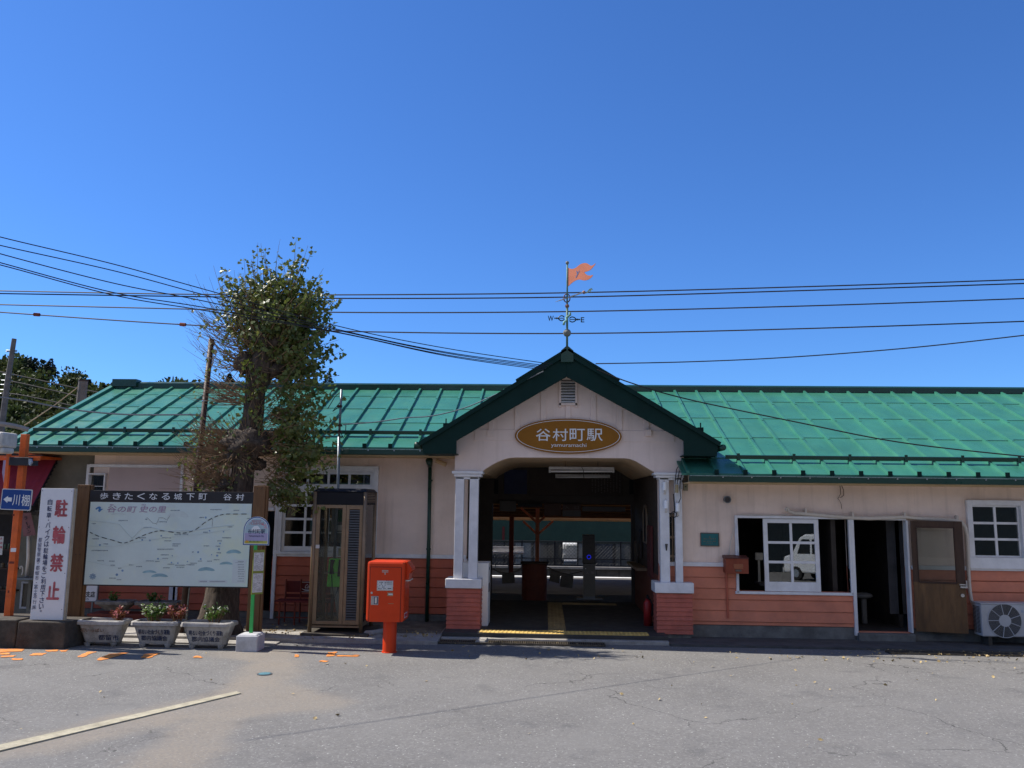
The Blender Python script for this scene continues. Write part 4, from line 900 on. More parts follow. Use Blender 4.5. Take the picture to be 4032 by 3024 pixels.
b = B(); b.tube([bot, P(1331, 1915, YGP), P(1335, 1720, YGP)], .026, 10); b.tube([P(1335, 1720, YGP), b0], .022, 10); b.build('shaft', steel_m, rt, smooth=True)
b = B()
for y in (1700, 1675, 1600): c = P(1338, y, YGP); b.box(c.x - .04, c.x + .04, YGP - .04, YGP + .03, c.z - .02, c.z + .02)
b.build('clamp', rusty_pole, rt)
b = B(); b.tube([P(1343, 1545, YGP), P(1335, 1548, YGP), P(1320, 1560, YGP), P(1290, 1610, YGP)], .008, 5); b.build('loose_wire', cable_m, rt); b = B(); b.tube([P(1335, 1690, YGP), P(1352, 1725, YGP), P(1360, 1710, YGP), P(1362, 1675, YGP), P(1352, 1672, YGP)], .008, 5); b.build('loose_wire', cable_m, rt); b = B(); b.tube([P(1338, 1560, YGP), P(1342, 1580, YGP), P(1310, 1620, YGP), P(1338, 1600, YGP)], .008, 5); b.build('loose_wire', cable_m, rt)

# ------------------------------------------------------------------ telephone booth, with the telephone in it
YT = 14.42; ZB = .10
tx0, tx1 = PX(1231, 2200, YT), PX(1430, 2200, YT); tz1 = PZ(1350, 1930, YT); TD = .84
r = root('telephone_booth', ((tx0 + tx1) / 2, YT, 0), 'bronze aluminium and glass telephone booth with black top and louvred panel', 'phone booth')
b = B(); b.box(tx0 - .12, tx1 + .16, YT - .16, YT + TD + .1, -.03, ZB); b.build('base', conc_dark, r, bevel=.015)
zh = PZ(1350, 1988, YT)
b = B(); b.box(tx0 - .01, tx1 + .01, YT - .015, YT + TD + .015, zh, tz1 - .03); b.build('head', black_m, r, bevel=.01)
b = B(); b.hexa([(tx0 - .035, YT - .04, tz1 - .03), (tx1 + .035, YT - .04, tz1 - .03), (tx1 + .035, YT + TD + .04, tz1 - .03), (tx0 - .035, YT + TD + .04, tz1 - .03)], [(tx0 + .02, YT + .02, tz1 + .03), (tx1 - .02, YT + .02, tz1 + .03), (tx1 - .02, YT + TD - .02, tz1 + .03), (tx0 + .02, YT + TD - .02, tz1 + .03)]); b.build('roof', black_m, r, bevel=.01)
b = B()
for k in range(7): z = zh + .05 + k * .028; b.box(tx1 + .008, tx1 + .022, YT + .1, YT + TD - .1, z, z + .012)
b.build('vent_slat', rail_m, r)
for (x, y) in ((tx0, YT), (tx1, YT), (tx0, YT + TD), (tx1, YT + TD)):
    b = B(); b.tube([(x, y, ZB - .001), (x, y, tz1 - .03)], .034, 14); b.build('post', rail_m, r, smooth=True)
zd0 = ZB + .13
xl = tx0 + (tx1 - tx0) * .63
b = B(); f = .042
def rectframe(b, x0, x1, z0, z1, Y, w=.04, d=.03, ws=None):
    ws = ws or w
    b.box(x0, x0 + ws, Y, Y + d, z0, z1); b.box(x1 - ws, x1, Y, Y + d, z0, z1); b.box(x0 + ws, x1 - ws, Y + .001, Y + d - .001, z0, z0 + w); b.box(x0 + ws, x1 - ws, Y + .001, Y + d - .001, z1 - w, z1)
b = B(); rectframe(b, tx0 + .035, xl, zd0, zh - .002, YT - .005, .055, .03, .065); dr = b.build('door', rail_m, r, bevel=.003)
b = B(); b.box(tx0 + .1, xl - .065, YT + .007, YT + .012, zd0 + .055, zh - .057); b.build('pane', booth_glass, dr)
b = B(); rectframe(b, xl + .004, tx1 - .036, zd0, zh - .002, YT, .07, .03, .05); lp = b.build('louver_panel', rail_m, r, bevel=.003)
b = B(); z = zd0 + .08; 
while z < zh - .09:
    xa, xb = xl + .054, tx1 - .086
    b.hexa([(xa, YT + .002, z), (xb, YT + .002, z), (xb, YT + .03, z - .012), (xa, YT + .03, z - .012)], [(xa, YT + .004, z + .026), (xb, YT + .004, z + .026), (xb, YT + .032, z + .012), (xa, YT + .032, z + .012)]); z += .043
b.build('slat', louver_m, lp)
b = B(); b.box(xl + .05, tx1 - .08, YT + .036, YT + .04, zd0 + .07, zh - .07); b.build('backing', black_m, lp)
for (x0, x1, y0, y1) in ((tx0 - .004, tx0 + .004, YT + .04, YT + TD - .04), (tx1 - .004, tx1 + .004, YT + .04, YT + TD - .04), (tx0 + .04, tx1 - .04, YT + TD - .004, YT + TD + .004)):
    b = B(); b.box(x0, x1, y0, y1, zd0 + .03, zh); pn = b.build('pane', booth_glass, r)
b = B()
for x in (tx0, tx1): b.box(x - .018, x + .018, YT + .035, YT + TD - .035, zd0 - .02, zd0 + .028); 
b.box(tx0 + .04, tx1 - .04, YT + TD - .018, YT + TD + .018, zd0 - .02, zd0 + .028); b.box(tx0, tx1, YT, YT + TD, zd0 - .05, zd0 - .021); b.build('rail', rail_m, r)
b = B(); pbox(b, 1243, 2145, 1258, 2159, YT - .045, .003); b.build('sticker', paper_m, r)
px0, px1 = tx0 + .18, xl - .03
yph = YT + TD - .10
b = B(); b.box(tx0 + .08, tx1 - .1, YT + .5, YT + TD - .03, 1.05 - .03, 1.05); b.box(tx0 + .1, tx1 - .2, YT + TD - .06, YT + TD - .03, 1.55, 2.15); b.build('shelf', mat('booth_shelf', (.2, .19, .17), .5, .1, 5), r)
for i, c in enumerate(((.05, .14, .06), (.5, .05, .05), (.06, .2, .36), (.25, .06, .05))):
    b = B(); x = tx0 + .20 + i * .125; b.box(x, x + .115, YT + TD - .064, YT + TD - .061, 1.92, 2.13); b.build('notice', mat('notice_colour%d' % i, c, .5, .1, 8), r)
b = B(); b.box(tx0 + .17, xl + .02, YT + TD - .1, YT + TD - .061, 1.72, 1.74); b.box(tx0 + .17, xl + .02, YT + TD - .09, YT + TD - .062, 1.76, 1.86); b.build('notice_rack', pale_plastic, r)
b = B(); b.box(tx0 + .25, tx0 + .5, YT + TD - .07, YT + TD - .062, 1.32, 1.45); b.build('notice', mat('notice_pale', (.35, .32, .2), .6, .1, 8), r)
r2 = root('public_telephone', ((px0 + px1) / 2, yph, 1.05), 'bright green public telephone inside the booth', 'telephone')
xm_ = tx0 + .38
b = B(); b.hexa([(xm_ - .24, YT + .45, .80), (xm_ + .22, YT + .45, .80), (xm_ + .22, YT + .78, .80), (xm_ - .24, YT + .78, .80)], [(xm_ - .24, YT + .55, 1.28), (xm_ + .22, YT + .55, 1.28), (xm_ + .22, YT + .78, 1.28), (xm_ - .24, YT + .78, 1.28)]); b.build('body', phone_green, r2, bevel=.02)
b = B(); b.hexa([(xm_ - .06, YT + .475, .98), (xm_ + .2, YT + .475, .98), (xm_ + .2, YT + .52, .98), (xm_ - .06, YT + .52, .98)], [(xm_ - .06, YT + .536, 1.26), (xm_ + .2, YT + .536, 1.26), (xm_ + .2, YT + .58, 1.26), (xm_ - .06, YT + .58, 1.26)]); kp = b.build('front_panel', black_m, r2)
b = B(); b.box(xm_ + .02, xm_ + .09, YT + .475, YT + .49, 1.02, 1.10); b.build('keypad', pale_plastic, kp)
b = B(); b.tube([(xm_ - .16, YT + .50, 1.26), (xm_ - .17, YT + .47, 1.15), (xm_ - .16, YT + .47, 1.02)], [.04, .026, .04], 10); b.tube([(xm_ - .16, YT + .47, 1.0), (xm_ - .13, YT + .42, .8), (xm_ - .08, YT + .42, .62), (xm_ - .03, YT + .45, .8)], .009, 6); b.build('handset', black_m, r2)
b = B(); b.box(xm_ - .2, xm_ + .2, YT + .6, YT + .72, .66, .8); b.tube([(xm_ - .12, YT + .52, .78), (xm_ - .05, YT + .5, .6), (xm_ - .02, YT + .6, .25)], .05, 6); b.build('stand', mat('phone_stand', (.3, .3, .28), .6, .1, 4), r2)

# ------------------------------------------------------------------ post box
YM = 13.0
r = root('postbox', G(1523, 2572), 'red square postbox on a round post in front of the porch', 'postbox')
mx0, mx1 = PX(1443, 2330, YM), PX(1592, 2330, YM); mz0, mz1 = PZ(1520, 2450, YM), PZ(1520, 2211, YM); MD = .50
b = B(); b.box(mx0, mx1, YM, YM + MD, mz0, mz1); b.build('body', post_red, r, bevel=.035)
b = B(); b.tube([(PX(1523, 2570, YM + .05), YM + .25, -.01), (PX(1523, 2570, YM + .05), YM + .25, mz0 + .01)], .105, 28); b.tube([(PX(1523, 2570, YM + .05), YM + .25, -.01), (PX(1523, 2570, YM + .05), YM + .25, .012)], .118, 28); b.build('post', post_red, r, smooth=False, bevel=.004)
b = B(); pbox(b, 1457, 2234, 1577, 2449, YM, .01, .007); dr = b.build('door', post_red, r, bevel=.004)
b = B(); pbox(b, 1455, 2232, 1579, 2234.5, YM, .01, .002); pbox(b, 1454.5, 2234, 1457, 2449, YM, .01, .002); pbox(b, 1577, 2234, 1579.5, 2449, YM, .01, .002); b.build('door_gap', mat('postbox_shadow_gap', (.12, .012, .006), .6, 0), r)
b = B(); pbox(b, 1504, 2245, 1529, 2248.5, YM - .008, .004); pbox(b, 1504, 2250.5, 1529, 2254, YM - .008, .004); pbox(b, 1514, 2254, 1518.5, 2263, YM - .008, .004); b.build('postal_mark', mat('postal_silver', (.42, .33, .28), .45, .1, 8), dr)
b = B(); pbox(b, 1484, 2286, 1548, 2326, YM - .007, .006, .004); pl = b.build('notice', silver_m, dr, bevel=.003)
b = B(); pbox(b, 1487.5, 2289, 1520, 2322, YM - .013, .002); pbox(b, 1521, 2289, 1545, 2322, YM - .013, .002); b.build('notice_paper', paper_m, pl)
b = B()
for i in range(6):
    for j in range(5):
        if random.random() < .62: x = 1489 + i * 5.2; y = 2292 + j * 6; pbox(b, x, y, x + random.uniform(2, 4.2), y + 3, YM - .0145, .0005)
for j in range(2):
    for i in range(4): x = 1523 + i * 5.2; y = 2291 + j * 7; pbox(b, x, y, x + 3.4, y + 3, YM - .0145, .0005)
pbox(b, 1526, 2316, 1541, 2318.5, YM - .0145, .0005); b.build('lettering', black_ink, pl)
b = B(); c = P(1464, 2334, YM); b.tube([(c.x, YM - .012, c.z), (c.x, YM, c.z)], .017, 14); b.build('lock', silver_m, dr)
b = B(); pbox(b, 1461, 2347, 1490, 2382, YM - .007, .004, .006); hp = b.build('handle', mat('postbox_handle', (.38, .37, .36), .4, .1, 8, metal=.6), dr, bevel=.003)
b = B(); pbox(b, 1473, 2350, 1487, 2379, YM - .0135, .002); b.build('recess', blue_ink, hp)
b = B(); pbox(b, 1476, 2352, 1483.5, 2376, YM - .018, .004); b.build('grip', pale_plastic, hp)
b = B(); pbox(b, 1525, 2333, 1548, 2347, YM - .0085, .001); pbox(b, 1528, 2376, 1550, 2378, YM - .0085, .001); b.build('label_patch', brown_label, dr)
b = B(); pbox(b, 1529, 2337, 1546, 2343, YM - .0095, .0008); b.build('label_paper', paper_m, dr)
b = B(); sx = mx1; b.prism([(sx - .001, PZ(1600, 2212, YM)), (sx + .02, PZ(1600, 2214, YM)), (sx + .085, PZ(1600, 2238, YM)), (sx + .09, PZ(1600, 2248, YM)), (sx + .05, PZ(1600, 2262, YM)), (sx + .045, PZ(1600, 2290, YM)), (sx - .001, PZ(1600, 2290, YM))], YM + .10, YM + MD - .08); b.build('hood', post_red, r, bevel=.008)
b = B(); b.box(sx, sx + .06, YM + .09, YM + MD - .07, PZ(1600, 2291, YM), PZ(1600, 2286, YM)); b.build('slot_tray', silver_m, r)
b = B(); b.box(sx - .001, sx + .002, YM + .06, YM + .32, PZ(1600, 2438, YM), PZ(1600, 2418, YM)); st = b.build('sticker', paper_m, r)
b = B(); b.box(sx, sx + .0035, YM + .08, YM + .3, PZ(1600, 2435, YM), PZ(1600, 2421, YM)); b.build('sticker_print', mat('sticker_red', (.45, .04, .06), .5, .3, 30), st)

# ------------------------------------------------------------------ bus stop
YBU = 13.04
r = root('bus_stop', G(968, 2564), 'bus stop sign with rounded head on a green post in a pale concrete block', 'bus stop')
bx0, bx1 = PX(928, 2535, YBU), PX(1012, 2535, YBU); bz = PZ(970, 2505, YBU)
b = B(); b.box(bx0, bx1, YBU, YBU + .36, -.01, bz); b.hexa([(bx0 + .012, YBU + .012, bz), (bx1 - .012, YBU + .012, bz), (bx1 - .012, YBU + .348, bz), (bx0 + .012, YBU + .348, bz)], [(bx0 + .035, YBU + .035, bz + .022), (bx1 - .035, YBU + .035, bz + .022), (bx1 - .035, YBU + .325, bz + .022), (bx0 + .035, YBU + .325, bz + .022)]); b.build('base', conc_white, r, bevel=.01)
pxx = PX(988, 2490, YBU + .18); zt = PZ(1005, 2120, YBU + .18)
b = B(); b.box(pxx - .026, pxx + .026, YBU + .17, YBU + .2, bz + .02, zt); b.build('post', green_post, r, bevel=.004)
YH = YBU + .15
hc = P(1010, 2090, YH); hw = .5 * abs(PX(1062, 2090, YH) - PX(959, 2090, YH)); hz0 = PZ(1010, 2147, YH); hz1 = PZ(1010, 2034, YH)
def head(k, n=22, dz=0.):
    w_ = hw - k; top_ = hz1 - k; bot_ = hz0 + k; mid = top_ - w_ * 1.0
    pts = [(hc.x - w_ * 1.0, bot_), (hc.x + w_, bot_)]
    return pts + [(hc.x + w_ * math.cos(math.pi * j / n), mid + w_ * math.sin(math.pi * j / n)) for j in range(n + 1)]
b = B(); b.prism(head(.0), YH, YH + .012); hd = b.build('head', paper_m, r)
b = B(); b.prism(head(.004), YH - .002, YH + .002); b.build('blue_border', bus_blue, hd)
b = B(); b.prism(head(.018), YH - .004, YH); b.build('white_border', white_ink, hd)
ff = head(.027); zc = hz0 + .115
b = B(); b.prism([(ff[0][0], hz0 + .19), (ff[1][0], hz0 + .19)] + ff[2:], YH - .006, YH - .002); b.build('sky_field', bus_sky, hd)
b = B(); b.prism([(ff[0][0], hz0 + .068), (ff[1][0], hz0 + .068), (ff[1][0], hz0 + .19), (ff[0][0], hz0 + .19)], YH - .006, YH - .002); b.build('lilac_field', bus_lilac, hd)
b = B(); b.prism([(ff[0][0], ff[0][1]), (ff[1][0], ff[1][1]), (ff[1][0], hz0 + .068), (ff[0][0], hz0 + .068)], YH - .006, YH - .002); b.build('grass_field', bus_grass, hd)
b = B(); ppoly(b, [(985, 2088), (1001, 2071), (1015, 2070), (1030, 2089), (1008, 2093)], YH - .0075, .001); b.build('mountain', white_ink, hd)
b = B()
for x, y in ((1040, 2068), (1046, 2072), (1050, 2078), (1043, 2078), (1036, 2064), (1047, 2066)): c = P(x, y, YH); b.tube([(c.x, YH - .008, c.z), (c.x, YH - .006, c.z)], .010, 7)
b.build('blossom', bus_pink, hd)
b = B(); text_px(b, 'BUS STOP', 993, 2049, 1028, 2054, YH - .009, .01); text_px(b, 'バスのりば', 982, 2056, 1039, 2067, YH - .009, .01); b.build('lettering', bus_red, hd)
b = B(); text_px(b, '谷村町駅', 976, 2083, 1044, 2101, YH - .009, .012); text_px(b, 'Yamuramachi Sta.', 979, 2106, 1040, 2114, YH - .009, .0); b.build('lettering', bus_navy, hd)
b = B(); text_px(b, '富士急山梨バス', 981, 2129, 1034, 2136, YH - .009, .0); b.build('lettering', bus_green, hd)
b = B(); ppoly(b, [(966, 2136), (971, 2125), (974, 2130), (978, 2127), (976, 2136)], YH - .0085, .001); b.build('leaf_mark', bus_orange, hd)
Tm = Matrix.Translation((PX(996, 2250, YBU + .13), YBU + .13, 0)) @ Matrix.Rotation(R(38), 4, 'Z')
zt0, zt1 = PZ(1005, 2345, YBU), PZ(1005, 2168, YBU); tw = .17
b = B(); b.box(-.01, tw, -.01, .004, zt0, zt1, Tm); tb = b.build('timetable_board', olive_m, r)
zmid = (zt0 + zt1) / 2
b = B(); b.box(.0, tw - .012, -.014, -.011, zmid + .02, zt1 - .04, Tm); b.box(.0, tw - .012, -.014, -.011, zt0 + .03, zmid - .02, Tm); b.build('timetable', paper_m, tb)
b = B()
for z0_, z1_ in ((zmid + .03, zt1 - .05), (zt0 + .05, zmid - .03)):
    z = z0_
    while z < z1_:
        x = .012
        while x < tw - .03:
            wd_ = random.uniform(.008, .03)
            if random.random() < .6: b.box(x, min(tw - .02, x + wd_), -.0155, -.0145, z, z + .006, Tm)
            x += wd_ + .007
        z += .014
b.build('lettering', mat('timetable_ink', (.2, .2, .21), .6, 0), tb)

# ------------------------------------------------------------------ tourist map board
YP = 13.64
r = root('map_board', P(660, 2480, YP), 'large tourist map board between two brown posts', 'map board')
for (xa, xb, yt, yb_, top_x) in ((284, 341, 1908, 2440, 0), (985, 1041, 1912, 2470, 0)):
    ym = 2170; x0_, x1_ = PX(xa, ym, YP), PX(xb, ym, YP); zt = PZ(xa, yt, YP)
    b = B(); b.box(x0_, x1_ - .035, YP, YP + .10, 0, zt); b.box(x1_ - .034, x1_, YP + .02, YP + .09, 0, zt - .003); p_ = b.build('post', brown_post, r, bevel=.006)
    b = B()
    for k in (.10, .55, .9):
        for dx in (.33, .66): c = x0_ + (x1_ - x0_ - .035) * dx; b.tube([(c, YP - .004, zt * k if k < .9 else zt - .05), (c, YP, zt * k if k < .9 else zt - .05)], .007, 8)
    b.build('bolt', black_ink, p_)
mx0_, mx1_ = PX(341, 2140, YP), PX(986, 2140, YP); hz1_, hz0_ = PZ(675, 1934, YP), PZ(675, 1978, YP); mzb = PZ(655, 2306, YP)
b = B(); b.box(mx0_ - .01, mx1_ + .01, YP - .0, YP + .07, hz0_, hz1_); hb = b.build('header', header_m, r, bevel=.004)
b = B()
for ch, x in zip('歩きたくなる城下町谷村', (410, 460, 507, 556, 604, 653, 701, 750, 799, 896, 945)): text_px(b, ch, x - 16, 1940 + (x - 400) * .008, x + 16, 1966 + (x - 400) * .008, YP - .003, .012)
b.build('lettering', white_ink, hb)
b = B(); b.box(mx0_ - .012, mx1_ + .012, YP + .005, YP + .05, mzb - .02, hz0_ - .001); b.build('frame', header_m, r)
b = B(); b.box(mx0_ + .012, mx1_ - .012, YP - .002, YP + .006, mzb + .0, hz0_ - .008); mp = b.build('map', map_m, r)
def mpx(x, y): return P(x, y, YP - .004)
b = B()
def hump(b, cx, cy, rx, ry, n=14):
    pts = [(cx - rx, cy)] + [(cx + rx * math.cos(math.pi - math.pi * j / n), cy - ry * math.sin(math.pi * j / n) ** 1.3) for j in range(1, n)] + [(cx + rx, cy)] + [(cx + rx * .7, cy + ry * .12), (cx, cy - ry * .1), (cx - rx * .7, cy + ry * .12)]
    ppoly(b, [(x, y) for x, y in pts], YP - .0045, .0015)
for h in ((588, 2255, 28, 10), (628, 2271, 34, 13), (812, 2247, 34, 14), (920, 2178, 30, 14), (890, 2222, 26, 10)): b = B(); hump(b, *h); b.build('map_hill', map_blue, mp)
b = B()
for h in ((663, 1999, 30, 16), (700, 2035, 42, 24), (465, 2026, 28, 7)): b = B(); hump(b, *h); b.build('map_hill', map_pale, mp)
for pts, wd in (([(352, 2050), (420, 2057), (470, 2065), (500, 2100), (520, 2120), (560, 2080), (600, 2078), (660, 2092), (760, 2090), (850, 2075), (920, 2068)], 3), ([(350, 2150), (450, 2152), (560, 2130), (700, 2112), (800, 2102), (905, 2085)], 2.4), ([(345, 2210), (470, 2236), (560, 2215), (700, 2190)], 1.2)):
    b = B(); b.tube([mpx(x, y) for x, y in pts], wd * .0021, 4); b.build('map_river', map_pale, mp)
b = B(); b2 = B(); rp = [(355, 2096), (390, 2112), (440, 2126), (485, 2138), (520, 2128), (560, 2110), (600, 2096), (635, 2090), (690, 2097), (730, 2098), (770, 2085), (810, 2055), (850, 2034), (885, 2025), (930, 2024), (980, 2024)]
rp = [mpx(x, y) for x, y in rp]; dense = []
for i in range(len(rp) - 1):
    p0, p1, p2, p3 = rp[max(0, i - 1)], rp[i], rp[i + 1], rp[min(len(rp) - 1, i + 2)]
    for j in range(8): t = j / 8.; dense.append(.5 * ((2 * p1) + (p2 - p0) * t + (2 * p0 - 5 * p1 + 4 * p2 - p3) * t * t + (3 * p1 - p0 - 3 * p2 + p3) * t ** 3))
for i in range(0, len(dense) - 4, 5): b.tube(dense[i:i + 4], .0075, 4)
b2.tube([p + Vector((0, .001, 0)) for p in dense], .005, 4)
def dots(pts, s=3.2):
    for i in range(len(pts) - 1):
        a, c = Vector((*pts[i], 0)), Vector((*pts[i + 1], 0)); n_ = max(1, int((c - a).length / 5))
        for j in range(n_): q = a.lerp(c, j / n_); pbox(b, q.x, q.y, q.x + 2.6, q.y + 2.2, YP - .0045, .001)
dots([(578, 2038), (600, 2058), (615, 2062), (625, 2038), (640, 2038), (657, 2046), (672, 2022)]); dots([(836, 2045), (834, 2075)]); b.build('railway_print', map_line, mp); b2.build('railway_base_print', map_pale, mp)
b = B(); b2 = B(); random.seed(21)
lab = [(485, 2050, 36), (370, 2062, 18), (415, 2142, 14), (392, 2168, 62), (375, 2122, 24), (580, 2077, 28), (560, 2118, 24), (640, 2055, 30), (700, 2105, 26), (730, 2104, 22), (655, 2118, 34), (660, 2130, 24), (695, 2142, 30), (690, 2150, 22), (650, 2163, 60), (648, 2185, 30), (650, 2199, 20), (620, 2211, 18), (590, 2209, 30), (672, 2222, 24), (710, 2226, 40), (710, 2234, 30), (750, 2224, 32), (760, 2218, 24), (788, 2210, 18), (825, 2210, 18), (853, 2204, 22), (862, 2177, 18), (858, 2151, 18), (865, 2130, 18), (893, 2118, 36), (812, 2150, 20), (795, 2038, 18), (930, 2010, 20), (905, 2075, 16), (980, 2042, 16), (760, 2174, 8), (808, 2096, 16), (655, 2236, 24), (442, 2277, 24), (467, 2283, 14), (548, 2231, 22), (445, 2226, 18), (470, 2238, 10), (515, 2225, 14), (850, 2007, 44), (690, 2010, 36), (575, 2045, 8), (440, 2210, 20), (395, 2208, 24)]
mat('map_faded_ink', (.22, .28, .32), .5, 0)
for x, y, w_ in lab:
    q = x - w_ / 2; b = B()
    while q < x + w_ / 2: pbox(b, q, y - 2.4, q + random.uniform(2.4, 3.6), y + random.uniform(.8, 2.4), YP - .0048, .001); q += 4.6
    b.build('place_name', MT['map_faded_ink'], mp)
for x, y, s_ in ((393, 2146, 9), (780, 2174, 9), (866, 2140, 8), (862, 2162, 9), (855, 2188, 9), (790, 2201, 8), (675, 2215, 7), (700, 2217, 7), (738, 2211, 6), (560, 2126, 8), (590, 2128, 9), (460, 2263, 11), (482, 2247, 10), (810, 2038, 9), (635, 2110, 7), (622, 2200, 8), (825, 2090, 7), (880, 2094, 6), (678, 2188, 5), (833, 2184, 5)):
    b2.add([], []); pts = [(x + s_ * .55 * math.cos(a_) * random.uniform(.75, 1), y - s_ * .55 * math.sin(a_) * random.uniform(.75, 1)) for a_ in [2 * math.pi * j / 7 for j in range(7)]]; ppoly(b2, pts, YP - .0048, .001)
b2.build('map_symbols', mat('map_symbol', (.20, .33, .50), .5, .2, 20), mp)
b = B(); text_px(b, '谷の町', 420, 1992, 535, 2018, YP - .006, .02, .02); text_px(b, '史の里', 548, 1992, 652, 2018, YP - .006, .02, .02)
for x in (433, 438, 443, 558, 564, 570): pbox(b, x, 1986, x + 3.5, 1990, YP - .006, .001)
b.build('lettering', map_pink, mp)
b = B(); ppoly(b, [(375, 2004), (384, 1996), (390, 1994), (397, 1996), (396, 2004), (407, 2004), (398, 2010), (392, 2016), (386, 2013), (389, 2003), (384, 2003), (380, 2007)], YP - .006, .002); text_px(b, '✳', 352, 2258, 378, 2282, YP - .006, .01); b.build('emblem', map_logo, mp)
b = B(); q = (915, 2204, 968, 2296); pbox(b, *q, YP - .004, .002); pbox(b, 780, 2284, 895, 2295, YP - .004, .002); lg = b.build('legend', legend_m, mp)
b = B()
for y in (2211, 2223, 2233, 2242, 2251, 2260, 2269, 2278, 2288):
    x = 934 + random.uniform(0, 8)
    while x < 960: pbox(b, x, y - 1.6, x + 3, y + 1.6, YP - .0056, .001); x += random.uniform(4, 6)
pbox(b, 926, 2214.5, 958, 2215.4, YP - .0056, .001); x = 787
while x < 888: pbox(b, x, 2287.5, x + 3, 2291.5, YP - .0056, .001); x += 4.8 + (10 if 808 < x < 814 else 0)
b.build('lettering', mat('legend_ink', (.25, .28, .33), .5, 0), lg)

# ------------------------------------------------------------------ white no-parking board on its concrete block
YN = 13.05
r = root('no_parking_board', P(185, 2441, YN), 'tall white board with faded red no bicycle parking letters', 'sign')
nx0, nx1 = PX(140.5, 2180, YN), PX(267, 2180, YN); nz0, nz1 = PZ(182, 2441, YN), PZ(227, 1923, YN)
b = B(); b.box(nx0, nx1, YN, YN + .03, nz0, nz1); bd = b.build('panel', sign_white, r, bevel=.003)
b = B(); b.box(nx0 + .01, nx1 + .028, YN + .03, YN + .075, nz0, nz1 + .002); b.build('wooden_back', mat('pale_wood', (.42, .36, .27), .8, .15, 5), r)
b = B()
for k in (.98, .70, .35, .08):
    for x in (nx0 + .02, nx1 - .02): b.tube([(x, YN - .003, nz0 + (nz1 - nz0) * k), (x, YN, nz0 + (nz1 - nz0) * k)], .006, 7)
b.build('nail', rusty_pole, bd)
Yi = YN - .004; b = B()
def nb(s, x0_, y0_, x1_, y1_, bold=.05): b = B(); text_px(b, s, x0_, y0_, x1_, y1_, Yi, bold); b.build('red_character', red_ink, bd)
nb('駐', 216, 1966, 267, 2036); nb('輪', 206, 2070, 258, 2142); nb('禁', 197, 2180, 249, 2252); nb('止', 184, 2290, 235, 2362)
b = B(); n_ = '自転車・バイクは駐輪場をご利用下さい。'; pts = []
yy = [1977, 2003, 2029, 2048, 2067, 2094, 2118, 2142, 2168, 2192, 2216, 2240, 2265, 2289, 2314, 2338, 2363, 2388, 2406]
for i, y in enumerate(yy[:len(n_)]): pts.append((197 - (y - 1977) * .085, y))
col_px(b, n_, pts, 18.5, 22, Yi, .02)
n2 = '都留警察署・都留市・富士急行㈱'; yy = [2126, 2145, 2164, 2183, 2206, 2219, 2236, 2256, 2276, 2294, 2310, 2329, 2347, 2370, 2391]
col_px(b, n2, [(158 - (y - 2126) * .09, y) for y in yy], 14.5, 17.5, Yi, .006); b.build('blue_lettering', blue_ink, bd)
BY = 12.93
q = [PX(57, 2550, BY), PX(248, 2550, BY)]; zt = PZ(150, 2448, BY)
b = B(); b.hexa([(q[0], BY, -.02), (q[1], BY, -.02), (q[1] + .12, BY + .62, -.02), (q[0], BY + .62, -.02)], [(q[0] + .012, BY + .015, zt), (q[1] - .005, BY + .015, zt), (q[1] + .12, BY + .62, zt), (q[0] + .01, BY + .62, zt)])
tag(b.build('concrete_block', conc_dark, bevel=.018), 'mossy dark concrete block carrying the white board', 'concrete block', 'concrete footing blocks')
b = B(); b.box(PX(-330, 2540, BY), PX(54, 2540, BY), BY + .03, BY + .75, -.02, PZ(20, 2440, BY + .03))
tag(b.build('concrete_block', conc_dark, bevel=.018), 'dark concrete block under the orange post, at the left edge', 'concrete block', 'concrete footing blocks')

# ------------------------------------------------------------------ orange post with blue sign
YO = 13.35
pb = P(28, 2428, YO)
r = root('orange_post', pb, 'orange square steel post with a taped crossbar on a concrete block', 'post')
x0_ = P(64, 2020, YO).x
b = B(); b.box(x0_ - .05, x0_ + .05, YO, YO + .10, pb.z - .0, PZ(93, 1709, YO)); b.build('upright', orange_m, r, bevel=.006)
xs_ = P(28, 1860, YO - .1).x
b = B(); b.box(xs_ - .028, xs_ + .028, YO - .12, YO - .07, PZ(28, 1925, YO), PZ(28, 1775, YO)); b.build('short_upright', orange_m, r, bevel=.004)
b = B(); pbox(b, -60, 1801, 152, 1812, YO - .03, .05); b.build('crossbar', orange_m, r)
b = B(); pbox(b, 34, 1800, 114, 1832, YO - .135, .26); tp = b.build('tape_wrap', tape_m, r, bevel=.01)
b = B(); pts = [(112, 1806), (122, 1807), (126, 1820), (118, 1834), (112, 1828)]; ppoly(b, pts, YO - .14, .03); b.build('silver_tape', silver_m, r)
b = B(); pbox(b, 42, 2158, 63, 2173, YO - .003, .003); b.build('white_band', white_ink, r)
b = B()
for x, y, w_, h_ in ((52, 2028, 9, 8), (46, 2215, 20, 9), (33, 2330, 6, 10), (60, 1990, 4, 4)): pbox(b, x - w_ / 2, y - h_ / 2, x + w_ / 2, y + h_ / 2, YO - .002, .002)
b.build('rust_patch', rust_red, r)
YQ = YO - .14
r = root('direction_sign', P(64, 1967, YQ), 'blue arrow sign with white characters fixed to the orange post', 'sign')
Sm = Matrix.Translation(P(64, 1967, YQ)) @ Matrix.Rotation(R(1.5), 4, 'Y'); w_, h_ = .5 * abs(PX(124, 1967, YQ) - PX(4, 1967, YQ)), .5 * abs(PZ(64, 1925, YQ) - PZ(64, 2008, YQ))
